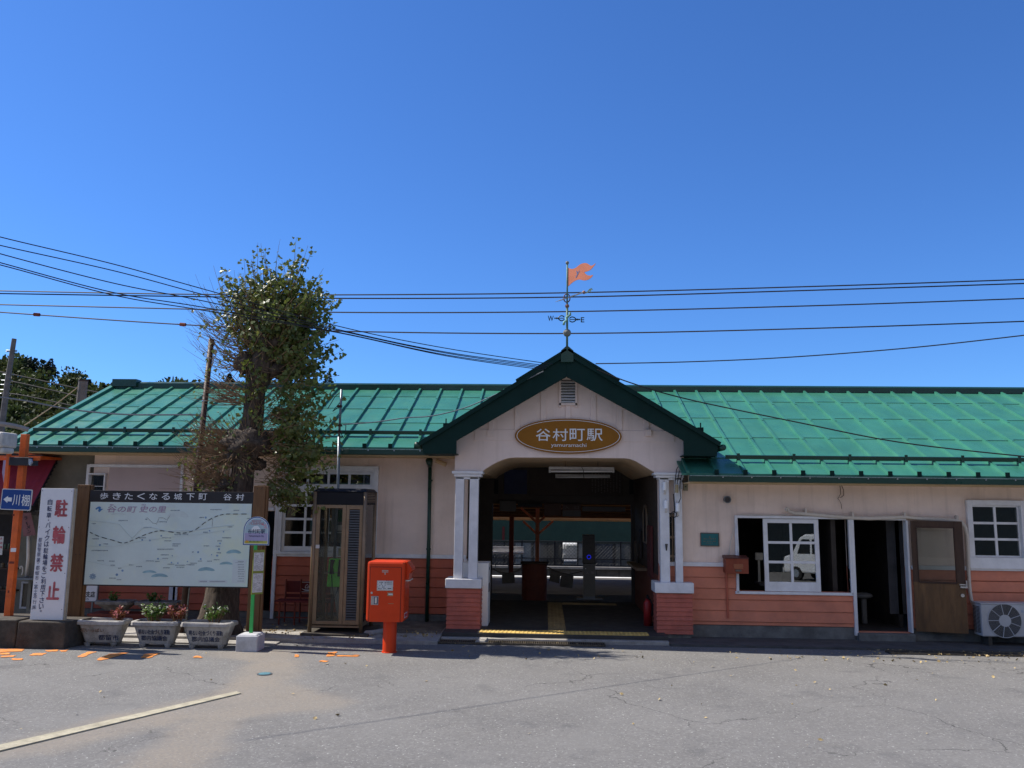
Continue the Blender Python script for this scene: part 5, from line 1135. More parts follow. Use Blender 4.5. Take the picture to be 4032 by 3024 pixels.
def rr(w, h, k, n=5): return [(sx_ * (w - k) + k * math.cos(a0 + math.pi / 2 * j / n), sz_ * (h - k) + k * math.sin(a0 + math.pi / 2 * j / n)) for sx_, sz_, a0 in ((1, -1, -math.pi / 2), (1, 1, 0), (-1, 1, math.pi / 2), (-1, -1, math.pi)) for j in range(n + 1)]
b = B(); b.prism(rr(w_, h_, .02), 0, .012, Sm); b.build('rim', paper_m, r)
b = B(); b.prism(rr(w_ - .014, h_ - .014, .016), -.003, .002, Sm); sf = b.build('face', sign_blue, r)
b = B(); s_ = w_ / 60.
b.prism([(-50 * s_, -1 * s_), (-33 * s_, 13 * s_), (-33 * s_, 7 * s_), (-17 * s_, 7 * s_), (-17 * s_, -8 * s_), (-33 * s_, -8 * s_), (-33 * s_, -14 * s_)], -.006, -.003, Sm)
text_rect(b, '川', -13 * s_, 15 * s_, -22 * s_, 19 * s_, -.006, .01, 0, Sm); text_rect(b, '棚', 22 * s_, 54 * s_, -23 * s_, 20 * s_, -.006, .01, 0, Sm); b.build('lettering', white_ink, sf)
b = B(); q = P(10, 1745, 12.9); b.box(q.x - .35, q.x + .085, 12.75, 13.15, PZ(16, 1762, 12.9), PZ(16, 1703, 12.9)); b.box(q.x - .35, q.x + .08, 12.8, 13.1, PZ(16, 1785, 12.9), PZ(16, 1762, 12.9) + .001)
tag(b.build('lamp_housing', mat('housing_pale', (.55, .53, .48), .6, .15, 6), bevel=.03), 'pale weathered lamp housing at the left edge above the orange post', 'lamp')

# ------------------------------------------------------------------ planters and bedding plants
random.seed(5)
def planter_parts(r, x0, x1, Y, z0, h, d, words, m=planter_m, feet=True):
    w_ = x1 - x0; t = .035; ins_ = .06; dd = .05
    b = B(); o = LOC[r.name]
    def ring(i, z, ch=.05): return [(x0 + i + ch, Y + i, z), (x1 - i - ch, Y + i, z), (x1 - i, Y + i + ch, z), (x1 - i, Y + d - i - ch, z), (x1 - i - ch, Y + d - i, z), (x0 + i + ch, Y + d - i, z), (x0 + i, Y + d - i - ch, z), (x0 + i, Y + i + ch, z)]
    rings = [ring(ins_ + .055, z0 + .05), ring(ins_ + .045, z0 + .07), ring(.035, z0 + h - .07), ring(.0, z0 + h - .06), ring(.0, z0 + h - .015), ring(.012, z0 + h), ring(.05, z0 + h), ring(.065, z0 + h - .05)]
    k = 0; vs = []; fs = []
    for i, rg in enumerate(rings):
        vs += [Vector(p) + Vector((random.uniform(-.004, .004), random.uniform(-.004, .004), random.uniform(-.003, .003))) for p in rg]
        if i:
            for j in range(8): a = (i - 1) * 8 + j; c = (i - 1) * 8 + (j + 1) % 8; fs.append((a, c, c + 8, a + 8))
    fs.append(tuple(reversed(range(8)))); b.add(vs, fs); b.build('trough', m, r)
    b = B(); b.add([Vector(p) for p in ring(.06, z0 + h - .045)], [tuple(range(8))]); b.build('soil', soil_m, r)
    if feet:
        for fx in (x0 + .17, x1 - .17):
            b = B(); b.tube([(fx, Y + .12, z0 - .01), (fx, Y + .12, z0 + .055)], [.03, .055], 8); b.tube([(fx, Y + d - .12, z0 - .01), (fx, Y + d - .12, z0 + .055)], [.03, .055], 8); b.build('foot', m, r)
    sl = .078 / (h - .14) * .85
    for s, u0, u1, v0, v1, mt in words:
        b = B(); zz0, zz1 = z0 + h * v0, z0 + h * v1; text_rect(b, s, x0 + w_ * u0, x0 + w_ * u1, zz0, zz1, 0, .03)
        for p in b.v: f = (p.z - z0 - .07) / (h - .14); p.y = Y + .105 + (.035 - .105) * f - .006
        b.build('lettering', mt, r)
def herb(name, c, rx, ry, h, n, m, lab, cat, fl=None, nf=0, ls=.05, grp='bedding plants in the planters'):
    r = root(name, c, lab, cat, grp); b = B(); st = B(); fb = B(); c = Vector(c)
    for i in range(max(8, n // 14)):
        a = random.uniform(0, 6.28); q = random.random() ** .5; e = c + Vector((rx * q * math.cos(a), ry * q * math.sin(a), h * random.uniform(.5, .95))); st.tube([c + (e - c) * .0 + Vector((rx * .4 * q * math.cos(a), ry * .4 * q * math.sin(a), 0)), e], [.006, .003], 4, False)
        for j in range(14): p = c.lerp(e, random.uniform(.35, 1.05)) + rnd_dir() * random.uniform(0, .05); p.z = max(p.z, c.z + .01); d = rnd_dir(); d.z = abs(d.z) * .6; quadleaf(b, p, d, ls * random.uniform(.6, 1.3), .7)
        if nf and i < nf:
            for j in range(4): p = e + rnd_dir() * .02; quadleaf(fb, p, rnd_dir(), .035, .9)
    st.build('stem', twig_m, r); b.build('foliage', m, r)
    if nf: fb.build('flower', fl, r)
def planter(px0, px1, Y, words, lab, grp, z0=0., h=.40, d=.40, m=planter_m):
    x0, x1 = PX(px0, 2470, Y), PX(px1, 2470, Y); r = root('planter', ((x0 + x1) / 2, Y + d / 2, z0), lab, 'planter', grp)
    planter_parts(r, x0, x1, Y, z0, h, d, words, m); return x0, x1
g_ = 'concrete planters in front of the map board'
a = planter(291, 479, 13.16, [('花いっぱい', .10, .60, .55, .70, faded_ink), ('都留市', .47, .90, .24, .46, plant_ink)], 'concrete planter lettered with three navy characters, beside the dark block', g_)
c_ = planter(508, 694, 13.16, [('明るい社会づくり運動', .17, .84, .50, .70, plant_ink), ('郡内協議会', .22, .78, .26, .46, plant_ink)], 'concrete planter with two lines of navy writing, between the other two front planters', g_)
e_ = planter(705, 905, 13.14, [('明るい社会づくり運動', .17, .84, .50, .70, plant_ink), ('郡内協議会', .22, .78, .26, .46, plant_ink)], 'concrete planter with two lines of navy writing, in front of the tree trunk', g_)
herb('bedding_plant', P(465, 2455, 13.35), .12, .09, .26, 160, redleaf_m, 'sparse reddish pink flowering plant in the planter beside the dark block', 'plant', flower_m, 14)
herb('bedding_plant', P(605, 2450, 13.35), .22, .13, .27, 420, herb_m, 'bushy bright green plant with pale flowers in the middle front planter', 'plant', flower_white, 26)
herb('bedding_plant', P(700, 2452, 13.35), .19, .12, .26, 260, redleaf_m, 'red leaved bedding plant with pink flowers left of the trunk', 'plant', flower_m, 22)
herb('bedding_plant', P(843, 2455, 13.35), .19, .12, .28, 260, herb_m, 'leggy green plant in the planter in front of the tree trunk', 'plant', flower_white, 10)
# low red bench with two older planters by the wall
YBN = 15.25
r = root('low_bench', P(520, 2440, YBN), 'low dark red bench carrying two old planters', 'bench')
bx0, bx1 = PX(342, 2420, YBN), PX(702, 2420, YBN); zt = PZ(520, 2419, YBN)
b = B(); b.box(bx0, bx1, YBN, YBN + .42, zt - .045, zt); b.build('seat', rust_red, r, bevel=.005)
b = B(); b.box(bx0 + .02, bx1 - .02, YBN + .01, YBN + .03, zt - .17, zt - .046); b.build('apron', rust_red, r)
for x in (bx0 + .06, bx1 - .12):
    for y in (YBN + .04, YBN + .34): b = B(); b.box(x, x + .06, y, y + .05, .06, zt - .046); b.build('leg', rust_red, r)
g_ = 'old planters on the low bench'; old_m = mat('old_planter', (.2, .18, .16), .95, .25, 8, .8, 70, stain=(.09, .08, .065), stain_s=5, stain_amt=.8)
def planter2(px0, px1, lab): 
    x0, x1 = PX(px0, 2400, YBN), PX(px1, 2400, YBN); r = root('planter', ((x0 + x1) / 2, YBN + .2, zt), lab, 'planter', g_); planter_parts(r, x0, x1, YBN + .02, zt + .0, .22, .36, [], old_m, False)
planter2(362, 508, 'old grey planter on the red bench, nearer the white lettered panel'); planter2(520, 690, 'old grey planter on the red bench, behind the green front plant')
herb('bedding_plant', P(438, 2380, YBN + .2), .10, .08, .22, 120, herb_m, 'small dark green plant in the old planter nearer the lettered panel', 'plant'); herb('bedding_plant', P(605, 2378, YBN + .2), .17, .08, .2, 160, herb_m, 'wider dark green plant in the old planter behind the front plants', 'plant')
# white lettered panel against the wall
YW = 15.75
r = root('shop_sign', P(325, 2368, YW), 'white rounded shop sign with black characters leaning behind the map board post', 'sign')
x0_, x1_ = PX(250, 2330, YW), PX(386, 2330, YW); z0_, z1_ = PZ(320, 2370, YW), PZ(320, 2290, YW); cm = Matrix.Translation(((x0_ + x1_) / 2, YW, (z0_ + z1_) / 2))
b = B(); b.prism(rr((x1_ - x0_) / 2, (z1_ - z0_) / 2, .05), 0, .03, cm); b.build('rim', steel_m, r)
b = B(); b.prism(rr((x1_ - x0_) / 2 - .02, (z1_ - z0_) / 2 - .02, .04), -.003, .001, cm); fc = b.build('face', sign_white, r)
b = B(); text_px(b, '支店', 337, 2328, 374, 2352, YW - .006, .04); text_px(b, '処', 329, 2313, 341, 2324, YW - .006, .02); text_px(b, '対', 258, 2328, 272, 2348, YW - .006, .03); text_px(b, '店', 314, 2330, 333, 2352, YW - .006, .04); b.build('lettering', black_ink, fc)
b = B(); text_px(b, '6915', 322, 2354, 349, 2363, YW - .006, .02); b.build('lettering', black_ink, fc)
b = B(); text_px(b, 'め', 329, 2304, 345, 2310, YW - .006, .02); b.build('lettering', red_ink, fc)
b = B()
for x in (x0_ + .1, x1_ - .1): b.box(x - .015, x + .015, YW + .005, YW + .03, .06, z0_ + .01)
b.build('leg', steel_m, r)
# bench with the red drinks back board
YK = 15.35
r = root('garden_bench', P(1200, 2440, YK), 'dark red bench with white lettered back board beside the telephone booth', 'bench')
kx0, kx1 = PX(1080, 2330, YK), PX(1310, 2330, YK)
b = B(); b.box(PX(1127, 2310, YK + .35), kx1, YK + .38, YK + .41, PZ(1180, 2332, YK + .38), PZ(1180, 2288, YK + .38)); bk = b.build('backrest', coke_red, r, bevel=.005)
b = B(); yk = YK + .372; rectframe(b, PX(1186, 2310, yk), PX(1262, 2310, yk), PZ(1220, 2331, yk), PZ(1220, 2292, yk), yk, .006, .006); b.build('border', white_ink, bk)
b = B(); text_px(b, 'Coca-Cola', 1199, 2301, 1256, 2317, yk - .002, .0, .03); pts = [P(x, y, yk - .001) for x, y in ((1188, 2318), (1200, 2323), (1215, 2324), (1235, 2319), (1260, 2318))]; b.tube(pts, [.004, .008, .009, .007, .003], 5); b.build('lettering', white_ink, bk)
b = B(); b.box(PX(1124, 2340, YK + .36), kx1, YK + .37, YK + .40, PZ(1180, 2352, YK + .38), PZ(1180, 2339, YK + .38)); b.build('back_slat', coke_red, r)
sz_ = PZ(1180, 2366, YK)
for k in range(4): b = B(); b.box(kx0 + .01, kx1, YK + k * .09, YK + k * .09 + .07, sz_ - .03, sz_); b.build('seat_slat', coke_red, r, bevel=.004)
for x in (kx0 + .10, kx0 + .38, kx1 - .1):
    for y in (YK + .03, YK + .36): b = B(); b.tube([(x, y, .06), (x, y, sz_ - .03 if y < YK + .2 else sz_ + .35)], .016, 8); b.build('leg', rust_red, r)
b = B(); b.tube([(kx0 + .05, YK + .03, .2), (kx1, YK + .03, .2)], .012, 6); b.build('stretcher', rust_red, r)

# ------------------------------------------------------------------ ramen shop at the left edge
YSH = 15.9
r = root('ramen_shop', P(60, 2430, YSH), 'dark little noodle shop with maroon awning at the left edge', 'shop')
b = B(); b.box(-13.5, xg0 - .02, YSH + .9, YSH + 1.0, 0, 3.2); b.box(-13.5, xg0 - .02, YSH + .2, YSH + .9, 3.0, 3.1); b.build('wall', dark_m, r)
b = B(); k0 = PX(-400, 1900, YSH - .3); k1 = PX(147, 1900, YSH - .3)
zt, zb = PZ(80, 1803, YSH - .3), PZ(80, 1990, YSH - .3)
n = 24
for i in range(n):
    xa = k0 + (k1 - k0) * i / n; xb = k0 + (k1 - k0) * (i + 1) / n; w1 = .03 * math.sin(i * 1.7); w2 = .03 * math.sin((i + 1) * 1.7)
    b.add([(xa, YSH - .35 + w1, zb), (xb, YSH - .35 + w2, zb), (xb, YSH + .25, zt), (xa, YSH + .25, zt)], [(0, 1, 2, 3)]); b.add([(xa, YSH - .33 + w1, zb), (xb, YSH - .33 + w2, zb), (xb, YSH + .27, zt), (xa, YSH + .27, zt)], [(3, 2, 1, 0)])
aw = b.build('awning', awning_m, r)
b = B(); b.box(k0, k1 + .08, YSH - .4, YSH + .3, zt - .01, zt + .035); b.build('awning_cap', orange_m, r)
b = B(); b.tube([(k1, YSH - .36, zb), (k1 + .02, YSH + .25, zt)], .018, 6)
for t in range(12): q = Vector((k1, YSH - .36, zb)).lerp(Vector((k1 + .02, YSH + .25, zt)), t / 12); b.ball(q + Vector((.02, 0, 0)), .022, 6, 4)
b.build('awning_edge', black_m, r)
b = B(); ppoly(b, [(15, 1800), (30, 1800), (23, 1860), (28, 1925), (18, 1925), (8, 1860)], YSH - .45, .01); b.build('banner_pale', mat('pale_lilac', (.35, .27, .4), .7, .1, 4), r)
b = B(); pbox(b, -200, 2012, 150, 2025, YSH - .05, .3); b.build('beam', conc_dark, r)
b = B(); pbox(b, 118, 2010, 160, 2440, YSH, .1); b.build('side_wall', shop_grey, r)
b = B(); pbox(b, 62, 2020, 122, 2440, YSH + .4, .05); b.build('panel', shop_grey, r)
for y in (2160, 2235, 2320): b = B(); pbox(b, -200, y, 62, y + 6, YSH + .3, .25); b.build('shelf', wood_dark, r)
for x, y, w_, h_, c in ((8, 2140, 10, 20, (.3, .3, .28)), (22, 2142, 9, 18, (.1, .16, .1)), (36, 2140, 8, 20, (.15, .2, .12)), (12, 2215, 16, 20, (.14, .1, .06)), (36, 2213, 12, 22, (.1, .08, .07)), (6, 2305, 14, 16, (.06, .06, .05)), (30, 2306, 14, 16, (.05, .1, .05))):
    b = B(); q = P(x, y, YSH + .4); rad = w_ * .5 * YSH / F; hh = h_ * YSH / F; b.tube([(q.x, YSH + .4, q.z - hh), (q.x, YSH + .4, q.z - hh * .2), (q.x, YSH + .4, q.z)], [rad, rad, rad * .5], 10)
    tag(b.build('jar', mat('jar_%d_%d' % (x, y), c, .4, .2, 8)), {8: 'pale jar on the top shelf at the left end', 22: 'dark green bottle on the top shelf, middle', 36: 'mossy jar on the top shelf nearest the orange post' if y == 2140 else 'small dark jar on the middle shelf nearest the post', 12: 'brown pot on the middle shelf at the left end', 6: 'near black pot on the bottom shelf', 30: 'dark green tin on the bottom shelf'}[x], 'jar', 'jars on the shop shelves')
b = B(); pbox(b, -12, 2112, 11, 2185, YSH + .1, .01); nt_ = b.build('menu_sheet', paper_m, r)
b = B(); text_px(b, '大', 0, 2116, 9, 2126, YSH + .097, .02); text_px(b, '中', 0, 2134, 9, 2144, YSH + .097, .02); text_px(b, '味', 0, 2150, 9, 2160, YSH + .097, .02); b.build('lettering', bus_red, nt_)
b = B(); pts = [P(113, 2010, YSH - .02), P(111, 2200, YSH - .02), P(104, 2270, YSH - .02)]; b.tube(pts, .03, 10); b.build('drainpipe', pale_plastic, r, smooth=True)
b = B(); pts = [P(79, 2240, YSH), P(80, 2230, YSH), P(86, 2229, YSH), P(89, 2236, YSH), P(90, 2250, YSH), P(86, 2264, YSH)]; b.tube(pts, .012, 6); b.build('hook', pale_plastic, r)
b = B(); pbox(b, 55, 2276, 130, 2283, YSH - .25, .6); b.build('canopy', steel_m, r)
b = B(); xw0, xw1, zw0, zw1 = PX(80, 2340, YSH), PX(128, 2340, YSH), PZ(104, 2397, YSH), PZ(104, 2290, YSH); rectframe(b, xw0, xw1, zw0, zw1, YSH, .035, .05); wf = b.build('window', mat('window_grey', (.35, .35, .36), .5, .1, 5), r); b = B(); b.box(xw0 + .03, xw1 - .03, YSH + .02, YSH + .025, zw0 + .03, zw1 - .03); b.build('pane', mat('net_glass', (.07, .06, .045), .4, .1, 9), wf)
r = root('shop_banner', P(110, 2110, YSH - .2), 'faded pink noodle banner hanging askew under the awning', 'banner')
b = B(); ppoly(b, [(78, 2021), (121, 2018), (141, 2106), (93, 2113)], YSH - .2, .006); cl = b.build('cloth', banner_m, r)
b = B(); Yb = YSH - .206; col_px(b, 'ラ', [(101, 2041)], 14, 15, Yb, .02); b.tube([P(103, 2055, Yb), P(107, 2068, Yb)], .006, 4); text_px(b, 'メ', 104, 2068, 119, 2083, Yb, .02); text_px(b, 'ン', 108, 2086, 122, 2100, Yb, .02); b.build('lettering', black_ink, cl)

# ------------------------------------------------------------------ pollarded ginkgo
random.seed(11)
YTR = 14.35
r = root('ginkgo_tree', P(857, 2490, YTR), 'pollarded ginkgo with burls, bare shoots on the left and leafy crown', 'tree')
tp = [((848, 2500), .40), ((857, 2440), .335), ((880, 2310), .275), ((912, 2100), .215), ((945, 1960), .185), ((957, 1860), .19), ((972, 1760), .215), ((995, 1640), .165), ((1005, 1545), .165), ((1028, 1450), .235), ((1050, 1365), .215), ((1072, 1290), .13), ((1085, 1230), .06)]
path = []; rad = []
for i in range(len(tp) - 1):
    for j in range(6): t = j / 6.; a_, c = P(*tp[i][0], YTR), P(*tp[i + 1][0], YTR); path.append(a_.lerp(c, t)); rad.append(tp[i][1] * (1 - t) + tp[i + 1][1] * t)
b = B(); N = 28
for i, (p, q) in enumerate(zip(path, rad)):
    for j in range(N):
        a = 2 * math.pi * j / N; d = Vector((math.cos(a), math.sin(a), 0)); s = q * (1 + .13 * noise.noise((d.x * 3, d.y * 3, p.z * 1.2)) + .12 * noise.noise((d.x * 9, d.y * 9, p.z * 2.2 + 4)) + .05 * noise.noise((d.x * 25, d.y * 25, p.z * 9)))
        if p.z < .5: s *= 1 + .35 * (.5 - p.z) * max(0, math.sin(a * 4 + 1))
        b.v.append(p + d * s)
for i in range(len(path) - 1):
    for j in range(N): a = i * N + j; c = i * N + (j + 1) % N; b.f.append((a, c, c + N, a + N))
b.build('trunk', bark_m, r, smooth=True)
def burl(px_, py_, rad, dy=0., sq=(1, 1, .8)):
    c = P(px_, py_, YTR + dy); b = B(); n, m_ = 22, 14; k = 0
    for i in range(m_ + 1):
        t = math.pi * i / m_
        for j in range(n):
            a = 2 * math.pi * j / n; d = Vector((math.sin(t) * math.cos(a) * sq[0], math.sin(t) * math.sin(a) * sq[1], math.cos(t) * sq[2])); s = rad * (1 + .35 * noise.noise(d * 2.2 + c) + .25 * noise.noise(d * 6 + c) + .12 * noise.noise(d * 14)); b.v.append(c + d * s)
    for i in range(m_):
        for j in range(n): a = i * n + j; e = i * n + (j + 1) % n; b.f.append((a, a + n, e + n, e))
    b.build('burl', bark_m, r, smooth=True); return c
b1_ = burl(975, 1745, .36, -.02, (1.15, 1, .75)); b2_ = burl(930, 1790, .19, -.08); b3_ = burl(965, 1430, .17, -.06, (1, 1, 1.1)); b4_ = burl(897, 1915, .15, -.05, (1.3, 1, 1.0)); b5_ = burl(1052, 1340, .28, 0, (1.2, 1.1, .9)); b6_ = burl(1085, 1460, .17, 0); b7_ = burl(1020, 1830, .12, .05)
tw = B(); lf = B()
def shoot(p0, d, length, curve, r0, dens, lsize, start=.3, lmin=0):
    d = d.normalized(); pts = [p0]; p = Vector(p0); n_ = 7; dd = Vector(d)
    for i in range(n_):
        dd = (dd + Vector((0, 0, curve)) / n_ + rnd_dir() * .09).normalized(); p = p + dd * length / n_; pts.append(p.copy())
    tw.tube(pts, [r0 * (1 - .75 * i / n_) for i in range(n_ + 1)], 4, False)
    L = length; q = L * start
    while q < L:
        f = q / L * n_; i = min(n_ - 1, int(f)); c = pts[i].lerp(pts[i + 1], f - i); t = (pts[i + 1] - pts[i]).normalized()
        if random.random() < dens:
            for _ in range(random.choice((1, 2, 2, 3))):
                o = rnd_dir(); o = (o - t * o.dot(t)).normalized() if o.length else o; dl = (o + t * .4 + Vector((0, 0, -.25))).normalized(); st_ = c + dl * .035; leaf(lf, st_, (dl + Vector((0, 0, -.3)) + rnd_dir() * .4), lsize * random.uniform(.65, 1.15))
        q += .05
# upper head
for i in range(380):
    a = random.uniform(0, 2 * math.pi); el = random.uniform(-.35, 1.35)
    d = Vector((math.cos(a) * math.cos(el), math.sin(a) * math.cos(el) * .8, math.sin(el)))
    o = P(random.uniform(985, 1120), random.uniform(1270, 1440), YTR + random.uniform(-.18, .18))
    left = d.x < -.15
    Ln = random.uniform(.7, 1.25) * (1.0 if d.z > .3 else .85)
    if left: shoot(o, d, Ln * 1.08, random.uniform(.5, 1.1), .009, .22 if d.z < .5 else .6, .082, .4)
    else: shoot(o, d, Ln * (1.0 if d.x < .35 else 1.16), random.uniform(.1, .6) if d.z > -.1 else -.1, .009, .82, .092, .18)
for i in range(22):                                                     # tall thin leaders above the crown
    o = P(random.uniform(1010, 1150), random.uniform(1150, 1250), YTR + random.uniform(-.3, .3)); shoot(o, Vector((random.uniform(-.45, .5), random.uniform(-.2, .2), 1)), random.uniform(.75, 1.1), .4, .008, .42, .08, .25)
for i in range(75):                                                     # long bare whips to the left
    o = P(random.uniform(925, 985), random.uniform(1260, 1470), YTR + random.uniform(-.2, .15)); d = Vector((-1, random.uniform(-.5, .5), random.uniform(-.15, .5))); shoot(o, d, random.uniform(.6, 1.35), random.uniform(.5, 1.3), .008, .05, .06, .5)
# middle and lower heads
for (cx, cy, n_) in ((1085, 1500, 40), (1055, 1640, 44), (1065, 1740, 68), (1070, 1840, 52)):
    for i in range(n_):
        o = P(cx + random.uniform(-35, 35), cy + random.uniform(-50, 50), YTR + random.uniform(-.15, .15)); d = Vector((random.uniform(.3, 1), random.uniform(-.55, .7), random.uniform(-.45, .6))); shoot(o, d, random.uniform(.5, 1.22), random.uniform(-.2, .5), .008, random.choice((.25, .5, .62, .75)), .088, .3)
for (cx, cy, n_) in ((945, 1560, 70), (915, 1745, 120), (890, 1810, 90), (868, 1900, 110)):
    for i in range(n_):
        o = P(cx + random.uniform(-35, 35), cy + random.uniform(-35, 35), YTR + random.uniform(-.2, .1)); d = Vector((-1, random.uniform(-.7, .4), random.uniform(-.35, .55))); shoot(o, d, random.uniform(.35, 1.0), random.uniform(.2, 1.0), .009, .04, .06, .45)
for i in range(380):                                                    # short front shoots over the burls
    c = random.choice((b1_, b1_, b2_, b2_, b3_, b4_, b5_)); d = Vector((random.uniform(-1, .8), random.uniform(-1, -.2), random.uniform(-.7, .7))); shoot(c + d * .12, d, random.uniform(.3, .75), random.uniform(-.3, .5), .008, .05, .065, .4)
for i in range(90):
    o = P(random.uniform(862, 905), random.uniform(1900, 1945), YTR - .12); d = Vector((random.uniform(-1, .2), random.uniform(-.7, .1), random.uniform(.3, 1))); shoot(o, d, random.uniform(.2, .5), .2, .009, .05, .05, .5)
for i in range(40):
    o = P(random.uniform(1000, 1060), random.uniform(1880, 1960), YTR); d = Vector((1, random.uniform(-.6, .3), random.uniform(-.3, .2))); shoot(o, d, random.uniform(.4, .9), -.2, .007, .5, .08, .3)
for i in range(60):
    o = P(random.uniform(960, 1040), random.uniform(1500, 1700), YTR - .15); d = Vector((random.uniform(-.5, .6), -1, random.uniform(-.2, .6))); shoot(o, d, random.uniform(.2, .5), .4, .006, .25, .075, .3)
for m_ in (tw, lf):
    for v in m_.v: v.y = YTR + (v.y - YTR) * .6
tw.build('shoot', twig_m, r); lf.build('foliage', leaf_m, r)

# ------------------------------------------------------------------ fixtures on the right wing and the columns
def Xr(x, y=2150, Y=YR): return PX(x, y, Y)
r = root('plaque', P(2795, 2150, YR), 'small teal engraved plaque on the stucco wall', 'plaque')
b = B(); pbox(b, 2758, 2098, 2832, 2151, YR, .015, .012); b.build('frame', mat('plaque_frame', (.12, .07, .05), .5, .1, 8), r, bevel=.003)
b = B(); pbox(b, 2761, 2101, 2829, 2148, YR - .014, .004); fc = b.build('face', plaque_m, r)
b = B()
for y, xa, xb, h_ in ((2119, 2771, 2819, 5), (2130, 2770, 2818, 3), (2137, 2782, 2806, 3), (2112, 2793, 2797, 5)):
    x = xa
    while x < xb: pbox(b, x, y, min(xb, x + random.uniform(2, 5)), y + h_, YR - .0155, .001); x += random.uniform(5, 8)
b.build('lettering', mat('plaque_ink', (.16, .12, .07), .5, .1, 8), fc)
r = root('wall_vent', P(2863, 1966, YR), 'round dark ventilation outlet high on the stucco wall', 'vent')
c = P(2864, 1967, YR - .06); b = B(); pbox(b, 2849, 1953, 2877, 1979, YR, .02, .012); b.build('plate', pale_plastic, r, bevel=.003)
b = B(); b.tube([(c.x, YR + .01, c.z), (c.x, YR - .07, c.z)], .058, 22); b.build('hood', mat('vent_hood', (.05, .045, .045), .4, .1, 6), r); b = B(); b.ring((c.x, YR - .07, c.z), .048, .064, YR - .078, YR - .066, 24); b.build('rim', steel_m, r)
YX = YR - .24
r = root('letterbox', P(2900, 2259, YX), 'reddish brown metal letterbox beside the sliding window', 'letterbox')
lx0, lx1, lz0, lz1_ = PX(2858, 2230, YX), PX(2948, 2230, YX), PZ(2903, 2259, YX), PZ(2903, 2200, YX)
lb_m = mat('letterbox_brown', (.24, .05, .022), .55, .15, 6, stain=(.13, .035, .02), stain_s=6, stain_amt=.6)
b = B(); b.box(lx0, lx1, YX, YR - .02, lz0, lz1_); b.build('body', lb_m, r, bevel=.006)
b = B(); b.hexa([(lx0 - .012, YX - .015, lz1_), (lx1 + .006, YX - .015, lz1_), (lx1 + .006, YR - .021, lz1_), (lx0 - .012, YR - .021, lz1_)], [(lx0 - .012, YX - .015, lz1_ + .015), (lx1 + .006, YX - .015, lz1_ + .015), (lx1 + .006, YR - .021, lz1_ + .05), (lx0 - .012, YR - .021, lz1_ + .05)]); b.build('lid', mat('letterbox_lid', (.1, .03, .025), .5, .1, 6), r)
b = B(); pbox(b, 2889, 2221, 2926, 2240, YX, .01, .004); b.build('card_holder', mat('letterbox_card', (.3, .1, .045), .5, .1, 8), r, bevel=.002); b = B(); pbox(b, 2896, 2243, 2919, 2250, YX, .01, .012); b.build('pull', mat('letterbox_pull', (.12, .1, .08), .5, .1, 8), r)
b = B(); b.tube([(lx0 + .05, YR - .03, lz0), (lx0 + .06, YR - .03, .36)], .018, 8); b.build('support_pipe', siding_m, r)
# pipes and cables
def pipe(name, pts, Y, rad, m, lab, cat='pipe', grp=None, n=8):
    b = B(); Ys = Y if isinstance(Y, (list, tuple)) else [Y] * len(pts); b.tube([P(x, y, q) for (x, y), q in zip(pts, Ys)], rad, n); return tag(b.build(name, m, smooth=True), lab, cat, grp)
yq = YR - .06
r = root('conduit', P(3300, 2030, yq), 'lagged refrigerant pipe sagging over window and door to the air conditioner', 'pipe')
b = B(); b.tube([P(x, y, yq) for x, y in ((3100, 2014), (3093, 2006), (3097, 2000), (3104, 2002), (3106, 2012), (3130, 2020), (3200, 2025), (3260, 2031), (3330, 2037), (3420, 2041), (3500, 2038), (3570, 2035), (3620, 2041), (3700, 2045), (3765, 2050), (3785, 2056), (3800, 2075), (3808, 2110), (3812, 2180), (3814, 2260), (3818, 2320), (3824, 2360), (3838, 2395), (3852, 2418))], [.016, .018, .02, .022, .026, .036, .036, .033, .032, .036, .04, .032, .036, .04, .033, .032, .032, .032, .032, .03, .03, .03, .028, .025], 10); b.build('lagging', pale_plastic, r, smooth=True)
b = B()
for x, y in ((3357, 2028), (3562, 2030), (3768, 2042), (3172, 2014)): q = P(x, y, yq); b.box(q.x - .014, q.x + .014, yq - .03, YR, q.z - .03, q.z + .055)
b.build('bracket', pale_plastic, r)
pipe('conduit', [(3100, 2026), (3060, 2030), (2990, 2027), (2920, 2026), (2906, 2032), (2898, 2046), (2890, 2080), (2876, 2140), (2868, 2192)], YR - .02, .009, pale_plastic, 'thin pale conduit bending round the window corner to the letterbox')
pipe('conduit', [(2902, 2048), (2904, 2100), (2907, 2160), (2908, 2188)], YR - .06, .010, white_m, 'thin white pipe down the left edge of the sliding window')
pipe('dangling_cord', [(3307, 1908), (3310, 1945), (3300, 1962), (3312, 1958), (3322, 1950), (3322, 1930), (3312, 1908)], YR - .02, .005, wood_dark, 'loose cord looped under the right eave', 'cord'); pipe('dangling_cord', [(3298, 1962), (3305, 1970), (3312, 1985), (3314, 2003)], YR - .02, .004, wood_dark, 'dangling cord end beneath the loop under the right eave', 'cord')
yc = YG - .03
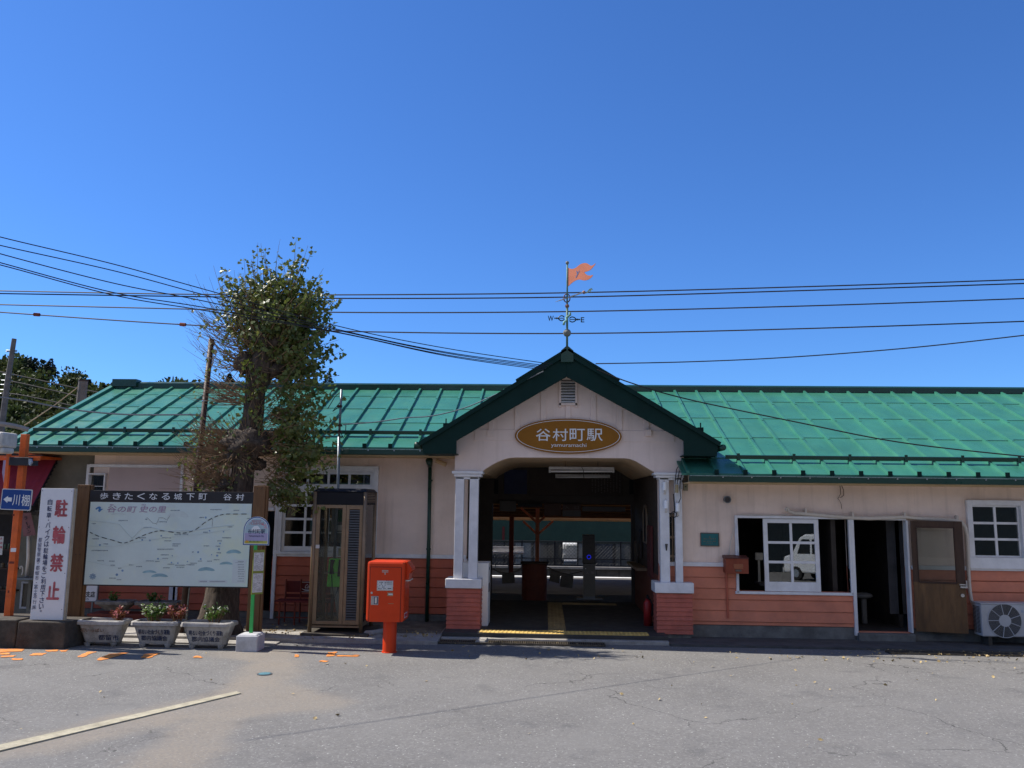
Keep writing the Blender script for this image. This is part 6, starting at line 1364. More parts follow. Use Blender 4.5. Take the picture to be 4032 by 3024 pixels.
for x, y0_, y1_, lab in ((2617, 1898, 1930, 'upper white insulator on the left post of the right column'), (2622, 1970, 2002, 'lower white insulator on the left post of the right column'), (2668, 1981, 2014, 'white insulator on the right post of the right column, above the cable coil')):
    r = root('insulator', P(x, y1_, yc), lab, 'insulator', 'insulators on the right column'); q0, q1 = P(x, y1_, yc), P(x, y0_, yc)
    b = B(); b.tube([q0, q0.lerp(q1, .85), q1], [.038, .036, .028], 16); b.build('sleeve', insul_m, r, smooth=False, bevel=.004); b = B(); b.tube([q0 + Vector((0, 0, -.05)), q0], .014, 8); b.tube([q0 + Vector((-.02, 0, -.06)), q0 + Vector((.02, 0, -.06))], .014, 8); b.tube([q1, q1 + Vector((-.01, .02, .04))], .006, 5); b.build('terminal', pale_plastic, r)
r = root('insulator', P(2664, 1940, yc), 'beige cylindrical lightning arrester on the right post of the right column', 'insulator', 'insulators on the right column'); b = B(); b.tube([P(2664, 1940, yc), P(2664, 1908, yc)], .03, 14); b.build('sleeve', mat('insulator_beige', (.42, .34, .2), .4, .1, 6), r)
r = root('meter_box', P(2700, 1930, YR - .05), 'small olive grey meter box under the eave beside the column', 'box'); b = B(); pbox(b, 2692, 1903, 2709, 1932, YR - .06, .06); b.build('case', mat('meter_olive', (.25, .24, .17), .5, .1, 6), r, bevel=.004); b = B(); pbox(b, 2697, 1914, 2702, 1918, YR - .064, .003); b.build('window', black_m, r)
b = B(); pbox(b, 2679, 1895, 2688, 1925, YG + .0, .06); tag(b.build('junction_box', conc_white, bevel=.004), 'small pale junction box beside the meter box', 'box')
b = B(); c = P(2653, 2026, yc - .02); pts = [(c.x + .05 * math.cos(t * .5) * (1 + .1 * math.sin(t)), c.y - .002 * t * .2, c.z + .05 * math.sin(t * .5)) for t in range(38)]; b.tube(pts, .007, 6); b.tube([P(2645, 2034, yc), P(2646, 2050, yc), P(2640, 2060, yc)], .006, 5); b.tube([P(2662, 2020, yc), P(2672, 2030, yc), P(2664, 2035, yc)], .008, 5); tag(b.build('cable_coil', cable_m), 'black coil of spare cable on the right column', 'cable coil')
for i, (pts, lab) in enumerate((([(2690, 1808), (2676, 1828), (2664, 1848), (2661, 1868), (2658, 1905)], 'leftmost black cable'), ([(2692, 1812), (2684, 1838), (2674, 1858), (2670, 1880), (2666, 1906)], 'middle black cable'), ([(2694, 1815), (2692, 1840), (2686, 1862), (2680, 1885), (2676, 1920), (2681, 1960), (2672, 1980)], 'rightmost black cable'))):
    pipe('drop_cable', pts, YG - .05, .007, cable_m, lab + ' dropping from the gable corner to the right column', 'cable', 'cables on the right column')
pipe('drop_cable', [(2652, 1945), (2655, 1985), (2657, 2010), (2654, 2020)], YG - .03, .01, cable_m, 'short black cable feeding the coil on the right column', 'cable', 'cables on the right column')
b = B(); q = P(2624, 2144, yc); b.tube([P(2624, 2168, yc), q], [.012, .024], 10); b.tube([q, q + Vector((0, 0, .01))], .026, 10); tag(b.build('flower_cup', mat('cup_dark', (.06, .055, .05), .6, .2, 8)), 'small dark cone shaped cup fixed to the right column post', 'cup')
# air conditioner
YA = YR - .42
r = root('air_conditioner', P(3950, 2512, YA), 'white air conditioner outdoor unit with round fan grille by the right edge', 'air conditioner')
ax0, ax1, az0, az1 = PX(3866, 2445, YA), PX(4122, 2445, YA), PZ(3950, 2508, YA), PZ(3950, 2380, YA)
b = B(); b.box(ax0, ax1, YA, YA + .30, az0, az1); b.build('casing', ac_m, r, bevel=.018)
b = B(); b.box(ax0 - .01, ax1 + .01, YA - .006, YA + .31, az1 + .0, az1 + .02); b.build('top_cover', ac_m, r, bevel=.006)
b = B(); k = 0
while az0 + .05 + k * .022 < az1 - .04:
    z = az0 + .05 + k * .022
    for ya in (YA + .05, YA + .17): b.box(ax0 - .006, ax0 + .002, ya, ya + .1, z, z + .012)
    k += 1
b.build('side_grille', mat('ac_grille_dark', (.05, .045, .04), .6, .1, 6), r)
fc_ = P(3956, 2444, YA); fr_ = .272; zc_ = (az0 + az1) / 2; fx = fc_.x
b = B(); b.tube([(fx, YA + .004, zc_), (fx, YA - .002, zc_)], fr_, 48); b.build('fan_recess', black_m, r)
b = B()
for k in range(13): rr_ = .105 + k * .0128; b.ring((fx, YA, zc_), rr_, rr_ + .0042, YA - .012, YA - .007, 48)
gr = b.build('fan_grille', mat('ac_wire', (.22, .22, .22), .5, 0), r)
b = B()
for k in range(9):
    a = 2 * math.pi * k / 9 + .35; d = Vector((math.cos(a), 0, math.sin(a))); o = Vector((fx, YA - .012, zc_)); b.tube([o + d * .09, o + d * .275], .006, 6)
b.ring((fx, YA, zc_), fr_ - .002, fr_ + .008, YA - .010, YA, 56); b.tube([(fx, YA - .003, zc_), (fx, YA - .016, zc_)], .098, 36); b.build('fan_guard', ac_m, r)
b = B(); pbox(b, 4020, 2402, 4030, 2412, YA - .003, .002); b.build('badge', mat('ac_badge', (.3, .36, .45), .5, 0), r)
for x in (ax0 + .1, ax1 - .16): b = B(); b.box(x, x + .06, YA + .02, YA + .28, .02, az0); b.build('foot', conc_dark, r)

# ------------------------------------------------------------------ porch and hall
YC = 15.35
r = root('metal_cabinet', P(1880, 2480, YC), 'tall plain white metal cabinet behind the left column', 'cabinet')
b = B(); b.box(PX(1818, 2340, YC), PX(1922, 2340, YC), YC, YC + .55, PZ(1880, 2474, YC), PZ(1880, 2217, YC)); b.build('body', mat('cabinet_white', (.86, .85, .82), .45, .03, 2), r, bevel=.008)
b = B(); pbox(b, 1915, 2474, 1922, 2490, YC + .02, .03); pbox(b, 1822, 2474, 1830, 2490, YC + .02, .03); b.build('foot', rail_m, r)
b = B(); x = PX(1922, 2340, YC); b.box(x, x + .003, YC + .2, YC + .3, PZ(1925, 2247, YC), PZ(1925, 2237, YC)); b.box(x, x + .003, YC + .1, YC + .35, PZ(1925, 2335, YC), PZ(1925, 2300, YC)); b.build('side_print', black_ink, r)
for (xa, xb, y0_, y1_, Y, lab) in ((2161, 2419, 1838, 1861, 16.2, 'nearer white fluorescent tube fitting under the porch ceiling'), (2187, 2402, 1868, 1882, 18.4, 'farther dim fluorescent tube fitting deeper in the hall')):
    r = root('tube_light', P((xa + xb) / 2, y0_, Y), lab, 'light', 'tube lights in the hall'); ym = (y0_ + y1_) / 2; h_ = y1_ - y0_
    b = B(); pbox(b, xa, y0_, xb, y0_ + h_ * .5, Y, .10); b.build('housing', conc_white, r, bevel=.006)
    b = B(); pbox(b, xa, y0_ + h_ * .5, xa + 8, y1_, Y + .02, .05); pbox(b, xb - 8, y0_ + h_ * .5, xb, y1_, Y + .02, .05); b.build('end_holder', conc_white, r)
    b = B(); ya = y1_ - h_ * .22; b.tube([P(xa + 6, ya, Y + .04), P(xb - 6, ya, Y + .04)], .018, 10); b.build('tube', insul_m, r, smooth=True)
    b = B()
    for t in (.25, .75): q = P(xa + (xb - xa) * t, y0_, Y + .05); b.tube([q, (q.x, q.y, q.z + .35)], .005, 5)
    b.build('hanger', cable_m, r)
pipe('dangling_cord', [(2290, 1838), (2298, 1852), (2297, 1870), (2300, 1885)], 16.15, .006, cable_m, 'thin black pull cord hanging from the porch tube light', 'cord')
YH_ = 19.19
def hp(x0, y0, x1, y1, name, m, lab, cat, d=.03, Y=YH_, grp=None, lett=None):
    r = root(name, P((x0 + x1) / 2, y1, Y - d), lab, cat, grp); b = B(); pbox(b, x0, y0, x1, y1, Y - d, d); p = b.build('panel', m, r, bevel=.004)
    if lett: lett(p, Y - d - .003)
    return r, p
dk = mat('board_dark', (.035, .024, .02), .6, .1, 3); dkg = mat('board_grey', (.07, .066, .062), .6, .1, 3)
hp(1985, 1850, 2075, 1945, 'notice_board', mat('board_navy', (.014, .022, .075), .6, .1, 3), 'dark navy notice board high on the back wall of the hall', 'notice board')
def fare(p, Y):
    b = B(); random.seed(3)
    for c_x in range(2330, 2450, 12):
        y = 1862
        while y < 1940: pbox(b, c_x, y, c_x + 5, y + 3, Y, .001); y += random.choice((5, 5, 9))
    b.build('lettering', mat('board_ink', (.09, .085, .08), .6, 0), p)
hp(2085, 1848, 2452, 1952, 'fare_board', dk, 'long dark fare and timetable board above the hall opening', 'notice board', lett=fare)
for x in (1946, 2478): b = B(); pbox(b, x, 1888, x + 16, 1945, YH_ - .02, .02); tag(b.build('speaker_panel', black_m), 'narrow black wall panel, ' + ('left' if x < 2000 else 'right') + ' of the boards in the hall', 'panel', 'black wall panels in the hall')
YHS = 19.05
hp(1967, 1972, 2032, 2014, 'hanging_sign', dkg, 'small grey hanging sign at the left of the hall opening', 'sign', .02, YHS, 'signs hanging in the hall opening')
hp(2039, 1982, 2135, 1996, 'departure_display', black_m, 'slim black display box hanging at the hall opening', 'display', .1, YHS)
hp(2142, 1984, 2210, 2031, 'hanging_sign', mat('sign_darkbrown', (.05, .022, .015), .6, .1, 3), 'plain dark brown hanging sign beside the entrance sign', 'sign', .02, YHS, 'signs hanging in the hall opening')
def iri(p, Y):
    b = B(); text_px(b, '入', 2222, 1992, 2243, 2005, Y, .0); text_px(b, '口', 2263, 1992, 2279, 2004, Y, .0); b.build('lettering', mat('sign_dim_ink', (.12, .1, .09), .6, 0), p)
r_, p_ = hp(2215, 1984, 2287, 2009, 'entrance_sign', mat('sign_darkbrown2', (.045, .02, .015), .6, .1, 3), 'dark brown entrance sign with two characters over a grey strip', 'sign', .02, YHS, None, iri)
b = B(); pbox(b, 2215, 2010, 2287, 2033, YHS - .02, .02); b.build('lower_panel', dkg, r_)
hp(2293, 1996, 2463, 2014, 'hanging_sign', dkg, 'long low grey hanging sign at the right of the hall opening', 'sign', .02, YHS, 'signs hanging in the hall opening')
# card reader post
YI = 18.95
r = root('card_reader', P(2320, 2360, YI), 'card reader post with black head and glowing blue ring', 'card reader')
b = B(); pbox(b, 2297, 2220, 2344, 2349, YI, .22); b.build('post', mat('reader_grey', (.16, .155, .13), .5, .1, 4), r, bevel=.006); b = B(); pbox(b, 2297, 2349, 2344, 2360, YI + .01, .22); pbox(b, 2272, 2356, 2372, 2361, YI - .05, .3); b.build('base', steel_m, r)
b = B(); pbox(b, 2294, 2106, 2343, 2220, YI - .02, .26); hd = b.build('head', panel_screen, r, bevel=.01)
b = B(); q = P(2319, 2193, YI - .024); b.ring((q.x, q.y, q.z), .034, .046, q.y - .004, q.y, 28); b.build('ring_light', ring_m, hd)
b = B(); text_px(b, '入', 2307, 2250, 2318, 2261, YI - .003, .02); text_px(b, '場', 2326, 2249, 2339, 2261, YI - .003, .02); b.build('lettering', mat('reader_ink', (.3, .29, .26), .6, 0), r)
b = B(); q = P(2306, 2239, YI - .003); b.tube([(q.x, q.y - .004, q.z), (q.x, q.y, q.z)], .011, 10); b.build('lamp', white_ink, r)
YJ = 19.6
r = root('ticket_box', P(2105, 2350, YJ), 'dark red brown curved ticket collection counter in the gateway', 'counter')
b = B(); x0_, x1_ = PX(2054, 2280, YJ), PX(2154, 2280, YJ); z0_, z1_ = -.02, PZ(2105, 2221, YJ); n = 10; cx_ = (x0_ + x1_) / 2; hw_ = (x1_ - x0_) / 2
pts = [(cx_ + hw_ * math.sin(a), YJ + .12 - .12 * math.cos(a)) for a in [-.9 * math.pi / 1.8 + math.pi * .99 * k / n for k in range(n + 1)]]
for i in range(n): b.add([(*pts[i], z0_), (*pts[i + 1], z0_), (*pts[i + 1], z1_), (*pts[i], z1_)], [(0, 1, 2, 3)])
b.box(x0_, x1_, YJ + .13, YJ + .4, z0_, z1_); b.build('body', mat('counter_red', (.13, .03, .015), .6, .15, 4), r); b = B(); b.box(x0_ - .03, x1_ + .03, YJ - .02, YJ + .42, z1_, z1_ + .035); b.build('top', wood_dark, r, bevel=.006)
for x0_, y0_, x1_, y1_, lab, rot in ((1977, 2258, 2026, 2296, 'left paper notice on the chain across the gateway', -3), (2166, 2246, 2206, 2292, 'tilted dark notice on the chain, between counter and card reader', 12), (2207, 2262, 2256, 2312, 'pale torn notice on the chain beside the card reader', 6)):
    b = B(); q = P((x0_ + x1_) / 2, (y0_ + y1_) / 2, 19.8); hw_, hh_ = (x1_ - x0_) / 2 * 19.8 / F, (y1_ - y0_) / 2 * 19.8 / F; b.prism([(-hw_, -hh_), (hw_, -hh_), (hw_, hh_), (-hw_, hh_)], 0, .006, Matrix.Translation(q) @ Matrix.Rotation(R(rot), 4, 'Y')); tag(b.build('notice', mat('notice_dim%d' % x0_, (.13, .12, .10), .8, .2, 6)), lab, 'notice', 'notices hanging on the gate chain')
pipe('chain', [(1936, 2238), (1965, 2252), (2000, 2257), (2035, 2250), (2054, 2236)], 19.8, .012, dirty_steel, 'drooping chain left of the red brown counter', 'chain', 'gate chains'); pipe('chain', [(2155, 2232), (2190, 2250), (2240, 2262), (2290, 2250)], 19.8, .012, dirty_steel, 'drooping chain right of the red brown counter', 'chain', 'gate chains')
# right hall wall
r = root('ticket_window', (HX1, 17.3, 1.4), 'arched ticket window in the right wall of the hall', 'window')
b = B(); pts = []; zs0, zs1 = 1.55, 2.05
for k in range(13): a = math.pi * k / 12; pts.append((.28 * math.cos(a), zs1 + .22 * math.sin(a)))
Rm = Matrix.Translation((HX1 - .012, 17.0, 0)) @ Matrix.Rotation(R(-90), 4, 'Z')
b.prism([(-.28, zs0), (.28, zs0)] + pts, -.01, .012, Rm); b.build('opening', black_m, r); b = B(); b.tube([Rm @ Vector((x, -.01, z)) for x, z in [(.28, zs0)] + pts + [(-.28, zs0), (.28, zs0)]], .025, 6); b.build('frame', mat('window_frame_brown', (.2, .15, .1), .6, .1, 4), r)
for (ya, yb_, za, zb_, c, lab) in ((15.9, 16.5, .95, 1.9, (.10, .02, .02), 'tall dark red poster panel on the right wall of the hall'), (17.7, 18.3, 1.2, 1.75, (.03, .02, .018), 'small dark framed notice on the right wall of the hall'), (18.5, 18.9, .9, 1.5, (.09, .07, .05), 'pale brown box on the right wall at the back of the hall')):
    b = B(); b.box(HX1 - .05, HX1 - .011, ya, yb_, za, zb_); tag(b.build('wall_panel', mat('wall_panel_%d' % int(ya * 10), c, .6, .1, 4), bevel=.004), lab, 'panel', 'panels on the right wall of the hall')
r = root('fire_extinguisher', (1.86, 15.75, .12), 'red fire extinguisher standing by the right wall of the porch', 'fire extinguisher')
b = B(); b.tube([(1.86, 15.75, .12), (1.86, 15.75, .52), (1.86, 15.75, .60)], [.075, .075, .03], 16); b.build('body', mat('extinguisher_red', (.3, .02, .02), .4, .05, 5), r, smooth=True); b = B(); b.box(1.84, 1.88, 15.68, 15.78, .60, .66); b.tube([(1.88, 15.72, .62), (1.94, 15.70, .5), (1.93, 15.70, .3)], .012, 6); b.build('valve', black_m, r)

# ------------------------------------------------------------------ platform, track and the far side
b = B(); b.box(-14, 14, 19.4, 30.75, -.6, -.30); struct(b, 'platform', mat('platform_paving', (.10, .095, .09), .85, .1, 1.5))
b = B(); b.box(-14, 14, 30.35, 30.7, -.299, -.29); struct(b, 'platform_line', mat('platform_white', (.75, .75, .73), .8, .08, 3))
b = B(); b.box(-40, 40, 30.76, 32.8, -1.5, -1.3); struct(b, 'track_bed', ballast_m)
for y, lab in ((31.3, 'nearer rail beyond the platform'), (32.37, 'farther rail beyond the platform')): b = B(); b.box(-14, 14, y, y + .07, -1.3, -1.15); tag(b.build('rail', steel_m), lab, 'rail', 'rails')
r = root('retaining_wall', (0, 32.9, -.9), 'grey coursed stone wall along the far side of the track', 'wall')
b = B(); random.seed(2); z = -1.35
while z < -.3:
    x = -14 + random.uniform(0, .5)
    while x < 14: w_ = random.uniform(.6, 1.1); b.box(x, x + w_ - .02, 32.82 + random.uniform(0, .03), 33.2, z, z + .27); x += w_
    z += .29
b.build('stone_course', mat('dim_stone', (.10, .095, .09), .9, .2, 4, .5, 40), r); b = B(); b.box(-14, 14, 32.75, 33.3, -.19, -.10); b.build('coping', conc_m, r)
b = B(); b.box(-14, 14, 32.9, 33.25, -1.4, -.19); b.build('core', conc_dark, r)
b = B(); b.box(-60, 60, 33.3, 60, -.95, -.35); struct(b, 'far_ground', mat('far_asphalt', (.12, .12, .12), .9, .2, 1))
r = root('chain_link_fence', (0, 33.05, -.1), 'black chain link fence on the far stone wall', 'fence')
b = B(); x = -6
while x < 7: b.tube([(x, 33.05, -.1), (x, 33.05, .86)], .03, 6); x += 1.27
b.build('post', black_m, r); b = B(); b.tube([(-14, 33.05, .83), (14, 33.05, .83)], .022, 6); b.tube([(-14, 33.05, .18), (14, 33.05, .18)], .022, 6); b.tube([(-14, 33.05, -.08), (14, 33.05, -.08)], .03, 6); b.build('rail', black_m, r)
b = B(); x = -5.
while x < 6: b.tube([(x, 33.05, -.08), (x + .9, 33.05, .82)], .0045, 3, False); b.tube([(x + .9, 33.06, -.08), (x, 33.06, .82)], .0045, 3, False); x += .13
b.build('mesh', mat('fence_wire', (.05, .055, .055), .6, .1, 6), r)
# the platform canopy and its orange posts
r = root('platform_canopy', (0, 25, 2.2), 'amber boarded platform canopy with tan fascia behind the station', 'canopy')
def cz(y): return 2.36 - .075 * (y - 22)
b = B(); y = 21.4
while y < 30.0:
    b.hexa([(-13, y, cz(y) + .03), (13, y, cz(y) + .03), (13, y + .34, cz(y + .34) + .03), (-13, y + .34, cz(y + .34) + .03)], [(-13, y, cz(y) + .06), (13, y, cz(y) + .06), (13, y + .34, cz(y + .34) + .06), (-13, y + .34, cz(y + .34) + .06)]); y += .36
b.build('boarding', amber_m, r); b = B()
for y in (22.5, 24.0, 25.5, 27., 28.5): b.box(-13, 13, y, y + .09, cz(y) - .06, cz(y) + .028)
b.build('purlin', mat('purlin_wood', (.16, .07, .03), .7, .1, 3), r); b = B(); b.box(-13, 13, 30.05, 30.1, cz(30) - .08, cz(30) + .12); b.build('fascia', tan_m, r)
for (px_, Y, m, lab) in ((2116, 24.0, orange_post, 'orange canopy post with slanting braces, above the red brown counter'), (2014, 28.4, rust_red, 'dark red canopy post in shade, left of the counter')):
    r = root('canopy_post', P(px_, 2300, Y), lab, 'post', 'platform canopy posts'); x = P(px_, 2100, Y).x; hw_ = .055 if Y < 25 else .075
    b = B(); b.box(x - hw_, x + hw_, Y - hw_, Y + hw_, -.3, cz(Y) - .06); b.build('shaft', m, r)
    if Y < 25:
        for s_, ex in ((-1, 2052), (1, 2146)): b = B(); q0 = P(2116, 2060, Y); q1 = P(ex, 2000 if s_ < 0 else 2034, Y); b.tube([(x, Y, q0.z), (q1.x, Y, q1.z)], .04, 4); b.build('brace', m, r)
b = B(); q0 = P(2116, 2105, 28.4); x = PX(2116, 2150, 28.4)
r = root('canopy_post', (x, 28.4, -.3), 'far canopy post with slanting braces, directly behind the orange one', 'post', 'platform canopy posts'); b.box(x - .05, x + .05, 28.35, 28.45, -.3, cz(28.4) - .06); b.build('shaft', orange_post, r)
for ex in (2060, 2178): b = B(); q1 = P(ex, 2052, 28.4); b.tube([(x, 28.4, q0.z), (q1.x, 28.4, q1.z)], .045, 4); b.build('brace', orange_post, r)
r = root('platform_bench', P(1990, 2200, 30.0), 'white slatted bench on the platform seen through the hall', 'bench')
b = B(); pbox(b, 1940, 2152, 2062, 2170, 30.0, .05); b.build('backrest', sign_white, r); b = B(); pbox(b, 1940, 2174, 2062, 2182, 29.7, .3); b.build('seat', sign_white, r); b = B()
for x in (1950, 2000, 2052): pbox(b, x, 2182, x + 3, 2250, 29.8, .06)
b.build('leg', steel_m, r)
r = root('green_building', (0, 35.6, -.9), 'dark green corrugated building beyond the track with pale glazing below', 'building')
YGB = 35.6; gx0, gx1 = PX(2210, 2180, YGB), PX(2272, 2180, YGB); zg = PZ(2200, 2136, YGB)
b = B(); b.box(-14, 14, YGB, YGB + .25, zg, 4.0); b.build('upper_wall', grn_dark, r); b = B(); b.box(-14, gx0, YGB + .02, YGB + .2, -.9, zg - .001); b.box(gx1, 14, YGB + .02, YGB + .2, -.9, zg - .001); b.build('lower_wall', mat('dim_grey_wall', (.05, .05, .05), .8, .1, 2), r); b = B()
for i, x in enumerate([gx0 - 2.4, gx0 - 1.2, gx0 - .6, gx0, gx1, gx1 + .75, gx1 + 1.5, gx1 + 2.2]): b.box(x, x + .06, YGB - .03, YGB + .019, -.9, zg)
b.build('mullion', black_m, r)
for xa, xb, c in ((2030, 2090, (0.121, 0.143, 0.154)), (2100, 2128, (0.088, 0.1045, 0.1155)), (2140, 2208, (0.0275, 0.0275, 0.0264)), (2276, 2300, (0.11, 0.121, 0.132)), (2345, 2412, (0.0275, 0.0358, 0.0495)), (2425, 2480, (0.0605, 0.066, 0.066))): b = B(); b.box(PX(xa, 2180, YGB), PX(xb, 2180, YGB), YGB + .005, YGB + .018, -.8, zg - .04); b.build('window', mat('far_pane_%d' % xa, c, .3, .1, 2, spec=.5), r)
b = B(); b.box(PX(1978, 2090, YGB), PX(1987, 2090, YGB), YGB - .03, YGB - .001, zg + .05, 1.3); b.build('red_board', mat('red_board', (.10, .010, .010), .6, .1, 3), r)
# a small van, two of them by copying: one across the tracks, one behind the photographer mirrored in the window
def make_van(loc, rz_, lab, grp):
    r = root('parked_van', (0, 0, 0), lab, 'van', grp); LOC[r.name] = Vector((0, 0, 0))
    prof = [(-1.65, .30), (-1.68, .75), (-1.62, .95), (-1.25, 1.05), (-.85, 1.72), (-.6, 1.86), (1.45, 1.88), (1.60, 1.75), (1.68, .95), (1.68, .30)]
    b = B(); b.prism(prof, -.74, .74); b.build('body', car_white, r, bevel=.07, smooth=False)
    b = B(); b.hexa([(-1.22, -.62, 1.10), (-1.22, .62, 1.10), (-1.2, .62, 1.1), (-1.2, -.62, 1.1)], [(-.90, -.58, 1.68), (-.90, .58, 1.68), (-.88, .58, 1.68), (-.88, -.58, 1.68)]); 
    for v in b.v: v.x -= .015; v.z += .012
    b.build('windscreen', car_glass, r)
    for s_ in (-1, 1):
        for xa, xb, xt in ((-.95, -.35, -.72), (-.25, .55, -.25), (.65, 1.4, .65)): b = B(); y = s_ * .745; b.prism([(xa, 1.08), (xb, 1.08), (xb, 1.66), (xt, 1.66)], y - .004, y + .004); b.build('side_window', car_glass, r)
        for x in (-1.05, 1.1):
            b = B(); b.tube([(x, s_ * .60, .28), (x, s_ * .76, .28)], .28, 22); wh = b.build('wheel', tyre_m, r); b = B(); b.tube([(x, s_ * .755, .28), (x, s_ * .77, .28)], .16, 16); b.build('rim', silver_m, wh)
        b = B(); b.box(-1.69, -1.655, s_ * .42 - .16, s_ * .42 + .16, .68, .88); b.build('headlight', insul_m, r); b = B(); b.box(1.665, 1.70, s_ * .62 - .07, s_ * .62 + .07, .75, 1.25); b.build('tail_light', mat('tail_red%d' % s_, (.4, .02, .02), .3, 0), r)
    b = B(); b.box(1.67, 1.69, -.55, .55, 1.1, 1.62); b.build('rear_window', car_glass, r); b = B(); b.box(-1.71, -1.66, -.72, .72, .3, .5); b.box(1.66, 1.72, -.72, .72, .3, .5); b.build('bumper', mat('bumper_grey', (.5, .5, .5), .5, .05, 4) if 'bumper_grey' not in MT else MT['bumper_grey'], r)
    r.location = loc; r.rotation_euler = (0, 0, rz_); return r
v1 = make_van((PX(2250, 2180, 37.9), 37.9, -.35), R(100), 'white van parked beyond the chain link fence', 'white vans')
def copy_tree(o, parent=None):
    c = o.copy(); COL.objects.link(c); c.parent = parent
    for ch in list(o.children): copy_tree(ch, c)
    return c
v2 = copy_tree(v1); v2.location = (11.5, -4.9, 0); v2.rotation_euler = (0, 0, R(52)); v2['label'] = 'white van across the street, mirrored in the sliding window'
r = root('street_house', (10, -14, 0), 'dark two storey house across the street, mirrored in the windows', 'house')
b = B(); b.box(-2, 34, -16, -13, -.1, 6.5); b.build('wall', house_m, r); b = B(); b.box(-2.6, 34.6, -17, -12.4, 6.5, 6.8); b.build('roof', black_m, r)
for x in (1.5, 6.5, 9.5, 13, 17): b = B(); b.box(x, x + 1.6, -13.03, -12.98, 3.6, 4.8); b.build('window', grey_wall, r)
r = root('street_house', (-12, -14, 0), 'low grey house across the street further left, mirrored in the booth glass', 'house')
b = B(); b.box(-48, -4, -18, -14, -.1, 5.2); b.build('wall', mat('house_grey', (.12, .11, .10), .8, .1, 1.5), r); b = B(); b.box(-48.5, -3.5, -18.5, -13.5, 5.2, 5.5); b.build('roof', black_m, r)

# ------------------------------------------------------------------ fallen leaves and twigs
random.seed(31)
b = B()
def litter(x0, x1, y0, y1, n, z=.008, s=.05):
    for _ in range(n):
        p = Vector((random.uniform(x0, x1), random.uniform(y0, y1), z + random.uniform(0, .012))); a = random.uniform(0, 6.28); quadleaf(b, p, Vector((math.cos(a), math.sin(a), random.uniform(-.05, .3))), s * random.uniform(.5, 1.4), random.uniform(.4, 1.0))
litter(-8.5, 8.5, 8, 13.9, 75, .006, .045); litter(5.2, 7.7, 13.86, 14.22, 150, .012, .04); litter(2.6, 8.5, 13.2, 13.95, 120, .006, .045); litter(-1.7, 1, 14.05, 14.45, 60, .012, .045); litter(-3.2, -1.75, 14.2, 14.9, 90, .07, .05); litter(-6.5, -3., 13.9, 15.4, 120, .075, .045); litter(-5.5, -4.3, 14.3, 14.8, 70, .075, .05); litter(-1.5, 2, 12.8, 13.9, 25, .006, .05)
tag(b.build('fallen_leaves', dry_m), 'dry fallen leaves scattered along the gutter and forecourt', 'fallen leaves', kind='stuff')
b = B(); c = G(1050, 2508, .03); b.tube([c, c + Vector((.12, .02, .03)), c + Vector((.22, 0, .02)), c + Vector((.33, .04, .0))], .006, 5); b.tube([c + Vector((.12, .02, .03)), c + Vector((.08, -.05, .0))], .005, 5); tag(b.build('fallen_branch', twig_m), 'bare fallen twig lying behind the bus stop block', 'twig')
b = B(); c = G(1480, 2500, .05); b.tube([c + Vector((-.12, -.18, .03)), c + Vector((-.05, -.05, .035)), c + Vector((.18, .28, .04))], [.07, .05, .05], 10); tag(b.build('concrete_log', conc_m, smooth=True), 'short broken concrete pipe lying beside the telephone booth', 'pipe')
b = B(); q0 = G(1910, 2535, .0); b.hexa([(q0.x - .18, 14.16, .0), (q0.x + .02, 14.16, .0), (q0.x + .06, 14.42, .0), (q0.x - .12, 14.42, .0)], [(q0.x - .16, 14.18, .05), (q0.x, 14.18, .05), (q0.x + .03, 14.4, .07), (q0.x - .1, 14.4, .07)]); tag(b.build('loose_stone', conc_m, bevel=.01), 'loose grey stone at the foot of the left column', 'stone')

# ------------------------------------------------------------------ wooded hills
random.seed(41)
YHL = 260.
sky_l = [(-500, 1330), (-150, 1385), (0, 1420), (60, 1412), (120, 1428), (210, 1445), (270, 1478), (330, 1495), (400, 1520), (480, 1545), (640, 1530), (760, 1520), (900, 1530), (1050, 1522), (1250, 1528), (1350, 1542), (1500, 1580), (2200, 1700), (4200, 1750)]
pz = [P(x, y + 25, YHL) for x, y in sky_l]
def hill_z(x):
    for i in range(len(pz) - 1):
        if pz[i].x <= x <= pz[i + 1].x: t = (x - pz[i].x) / (pz[i + 1].x - pz[i].x); return pz[i].z * (1 - t) + pz[i + 1].z * t
    return pz[0].z if x < pz[0].x else pz[-1].z
b = B(); nx, ny = 70, 14
for j in range(ny + 1):
    for i in range(nx + 1):
        x = -230 + 420 * i / nx; t = j / ny; y = 120 + (YHL - 120) * t if j < ny else YHL + 60
        b.v.append(Vector((x, y, max(-2, hill_z(x) * (t ** 1.15) * (1 if j < ny else .8) - 1 + 1.2 * noise.noise((x * .05, y * .05, 0))))))
for j in range(ny):
    for i in range(nx): a = j * (nx + 1) + i; b.f.append((a, a + 1, a + nx + 2, a + nx + 1))
struct(b, 'hills', hill_m)
def crown(b, c, rx, h, n, s):
    lumps = [(c + Vector((random.uniform(-.55, .55) * rx, random.uniform(-.55, .55) * rx, random.uniform(.1, .75) * h)), rx * random.uniform(.35, .6)) for _ in range(7)]
    for _ in range(n):
        o, q = random.choice(lumps); d = rnd_dir(); d.z = d.z * .8 + .1; p = o + d * q * random.uniform(.75, 1.05); quadleaf(b, p, (d + rnd_dir() * .8), s * random.uniform(.6, 1.4), .9)
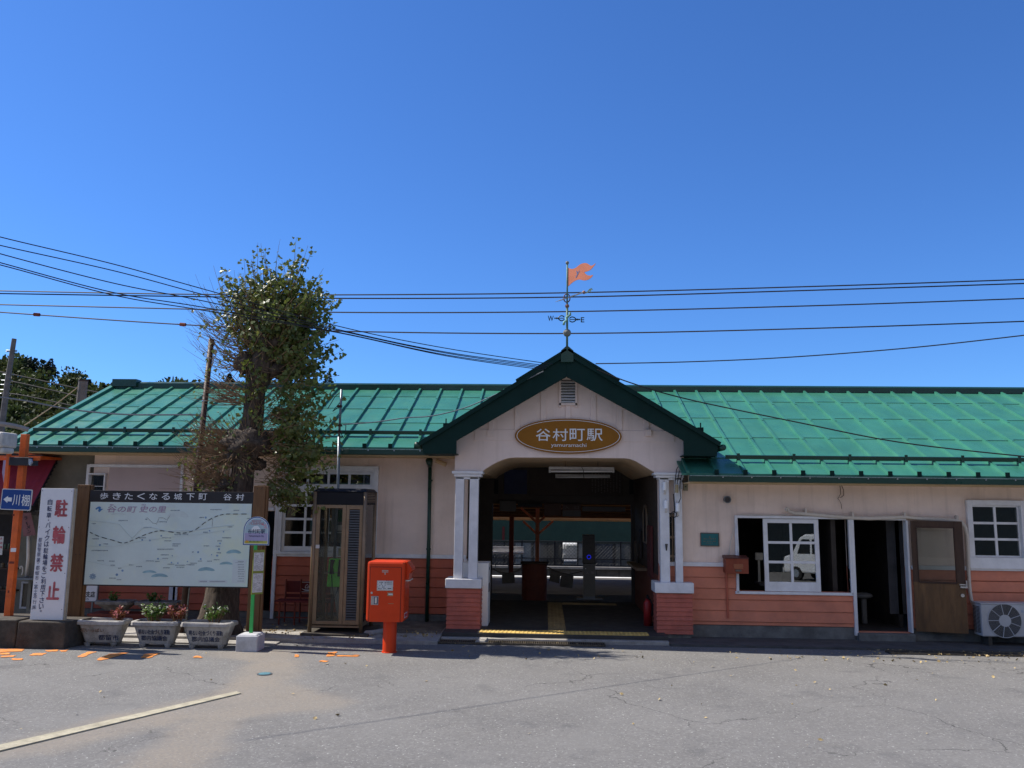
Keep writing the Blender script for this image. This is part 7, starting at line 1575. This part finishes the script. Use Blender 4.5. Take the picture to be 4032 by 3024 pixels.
def conifer(b, c, rx, h, n, s):
    for _ in range(n):
        t = random.random() ** .8; a = random.uniform(0, 6.28); tier = .8 + .35 * math.sin(t * 40); q = rx * (1 - t) * tier * random.uniform(.5, 1.05); p = c + Vector((q * math.cos(a), q * math.sin(a), h * t)); quadleaf(b, p, Vector((math.cos(a), math.sin(a), random.uniform(-.5, .1))), s * random.uniform(.6, 1.4) * (1.1 - .6 * t), .5)
b = B()
for i in range(900):
    x = random.uniform(-185, -45) if i < 780 else random.uniform(-125, -30); t = random.random() ** .6; y = 130 + (YHL - 130) * t; z = hill_z(x) * t ** 1.15 - 1
    if z < 3: continue
    crown(b, Vector((x, y, z)), random.uniform(2.8, 4.6), random.uniform(3.5, 6.0), 130, 1.15)
tag(b.build('forest', forest_m), 'dark mixed forest covering the hills behind the roof', 'forest', kind='stuff')
b = B()
for i in range(60):
    x = random.uniform(-130, -42); y = random.uniform(105, 128); crown(b, Vector((x, y, -1 + random.uniform(0, 5))), random.uniform(2.4, 4.), random.uniform(4, 8), 150, .7)
tag(b.build('undergrowth', bush_m), 'paler sunlit bushes at the foot of the wooded hill', 'bushes', kind='stuff')
for (px_, py_, hh, rx, lab) in ((201, 1411, 70, 24, 'pointed dark conifer standing on the hill skyline, left of the stub pole'), (1293, 1468, 75, 24, 'lone pointed conifer peeping over the roof ridge right of the tree'), (905, 1470, 60, 18, 'slender conifer behind the roof ridge just left of the trunk'), (350, 1494, 40, 16, 'small conifer just right of the stub pole'), (413, 1515, 40, 13, 'lowest small conifer on the falling skyline near the roof end')):
    top = P(px_, py_, YHL - 6); h_ = hh * YHL / F; q = rx * YHL / F; r = root('conifer', top - Vector((0, 0, h_)), lab, 'tree', 'conifers on the skyline'); b = B(); conifer(b, top - Vector((0, 0, h_)), q, h_, 420, 1.1); b.build('crown', conifer_m, r); b = B(); b.tube([top - Vector((0, 0, h_ + 1.5)), top - Vector((0, 0, .3))], [.3, .05], 6); b.build('trunk', bark_m, r)
top = P(120, 1398, YHL - 8); r = root('broadleaf_tree', top - Vector((0, 0, 6)), 'rounded broadleaf crown rising highest on the hill skyline', 'tree'); b = B(); crown(b, top - Vector((0, 0, 5.2)), 3.6, 4.6, 500, .8); b.build('crown', conifer_m, r); b = B(); b.tube([top - Vector((0, 0, 8)), top - Vector((0, 0, 2))], [.4, .2], 6); b.build('trunk', bark_m, r)
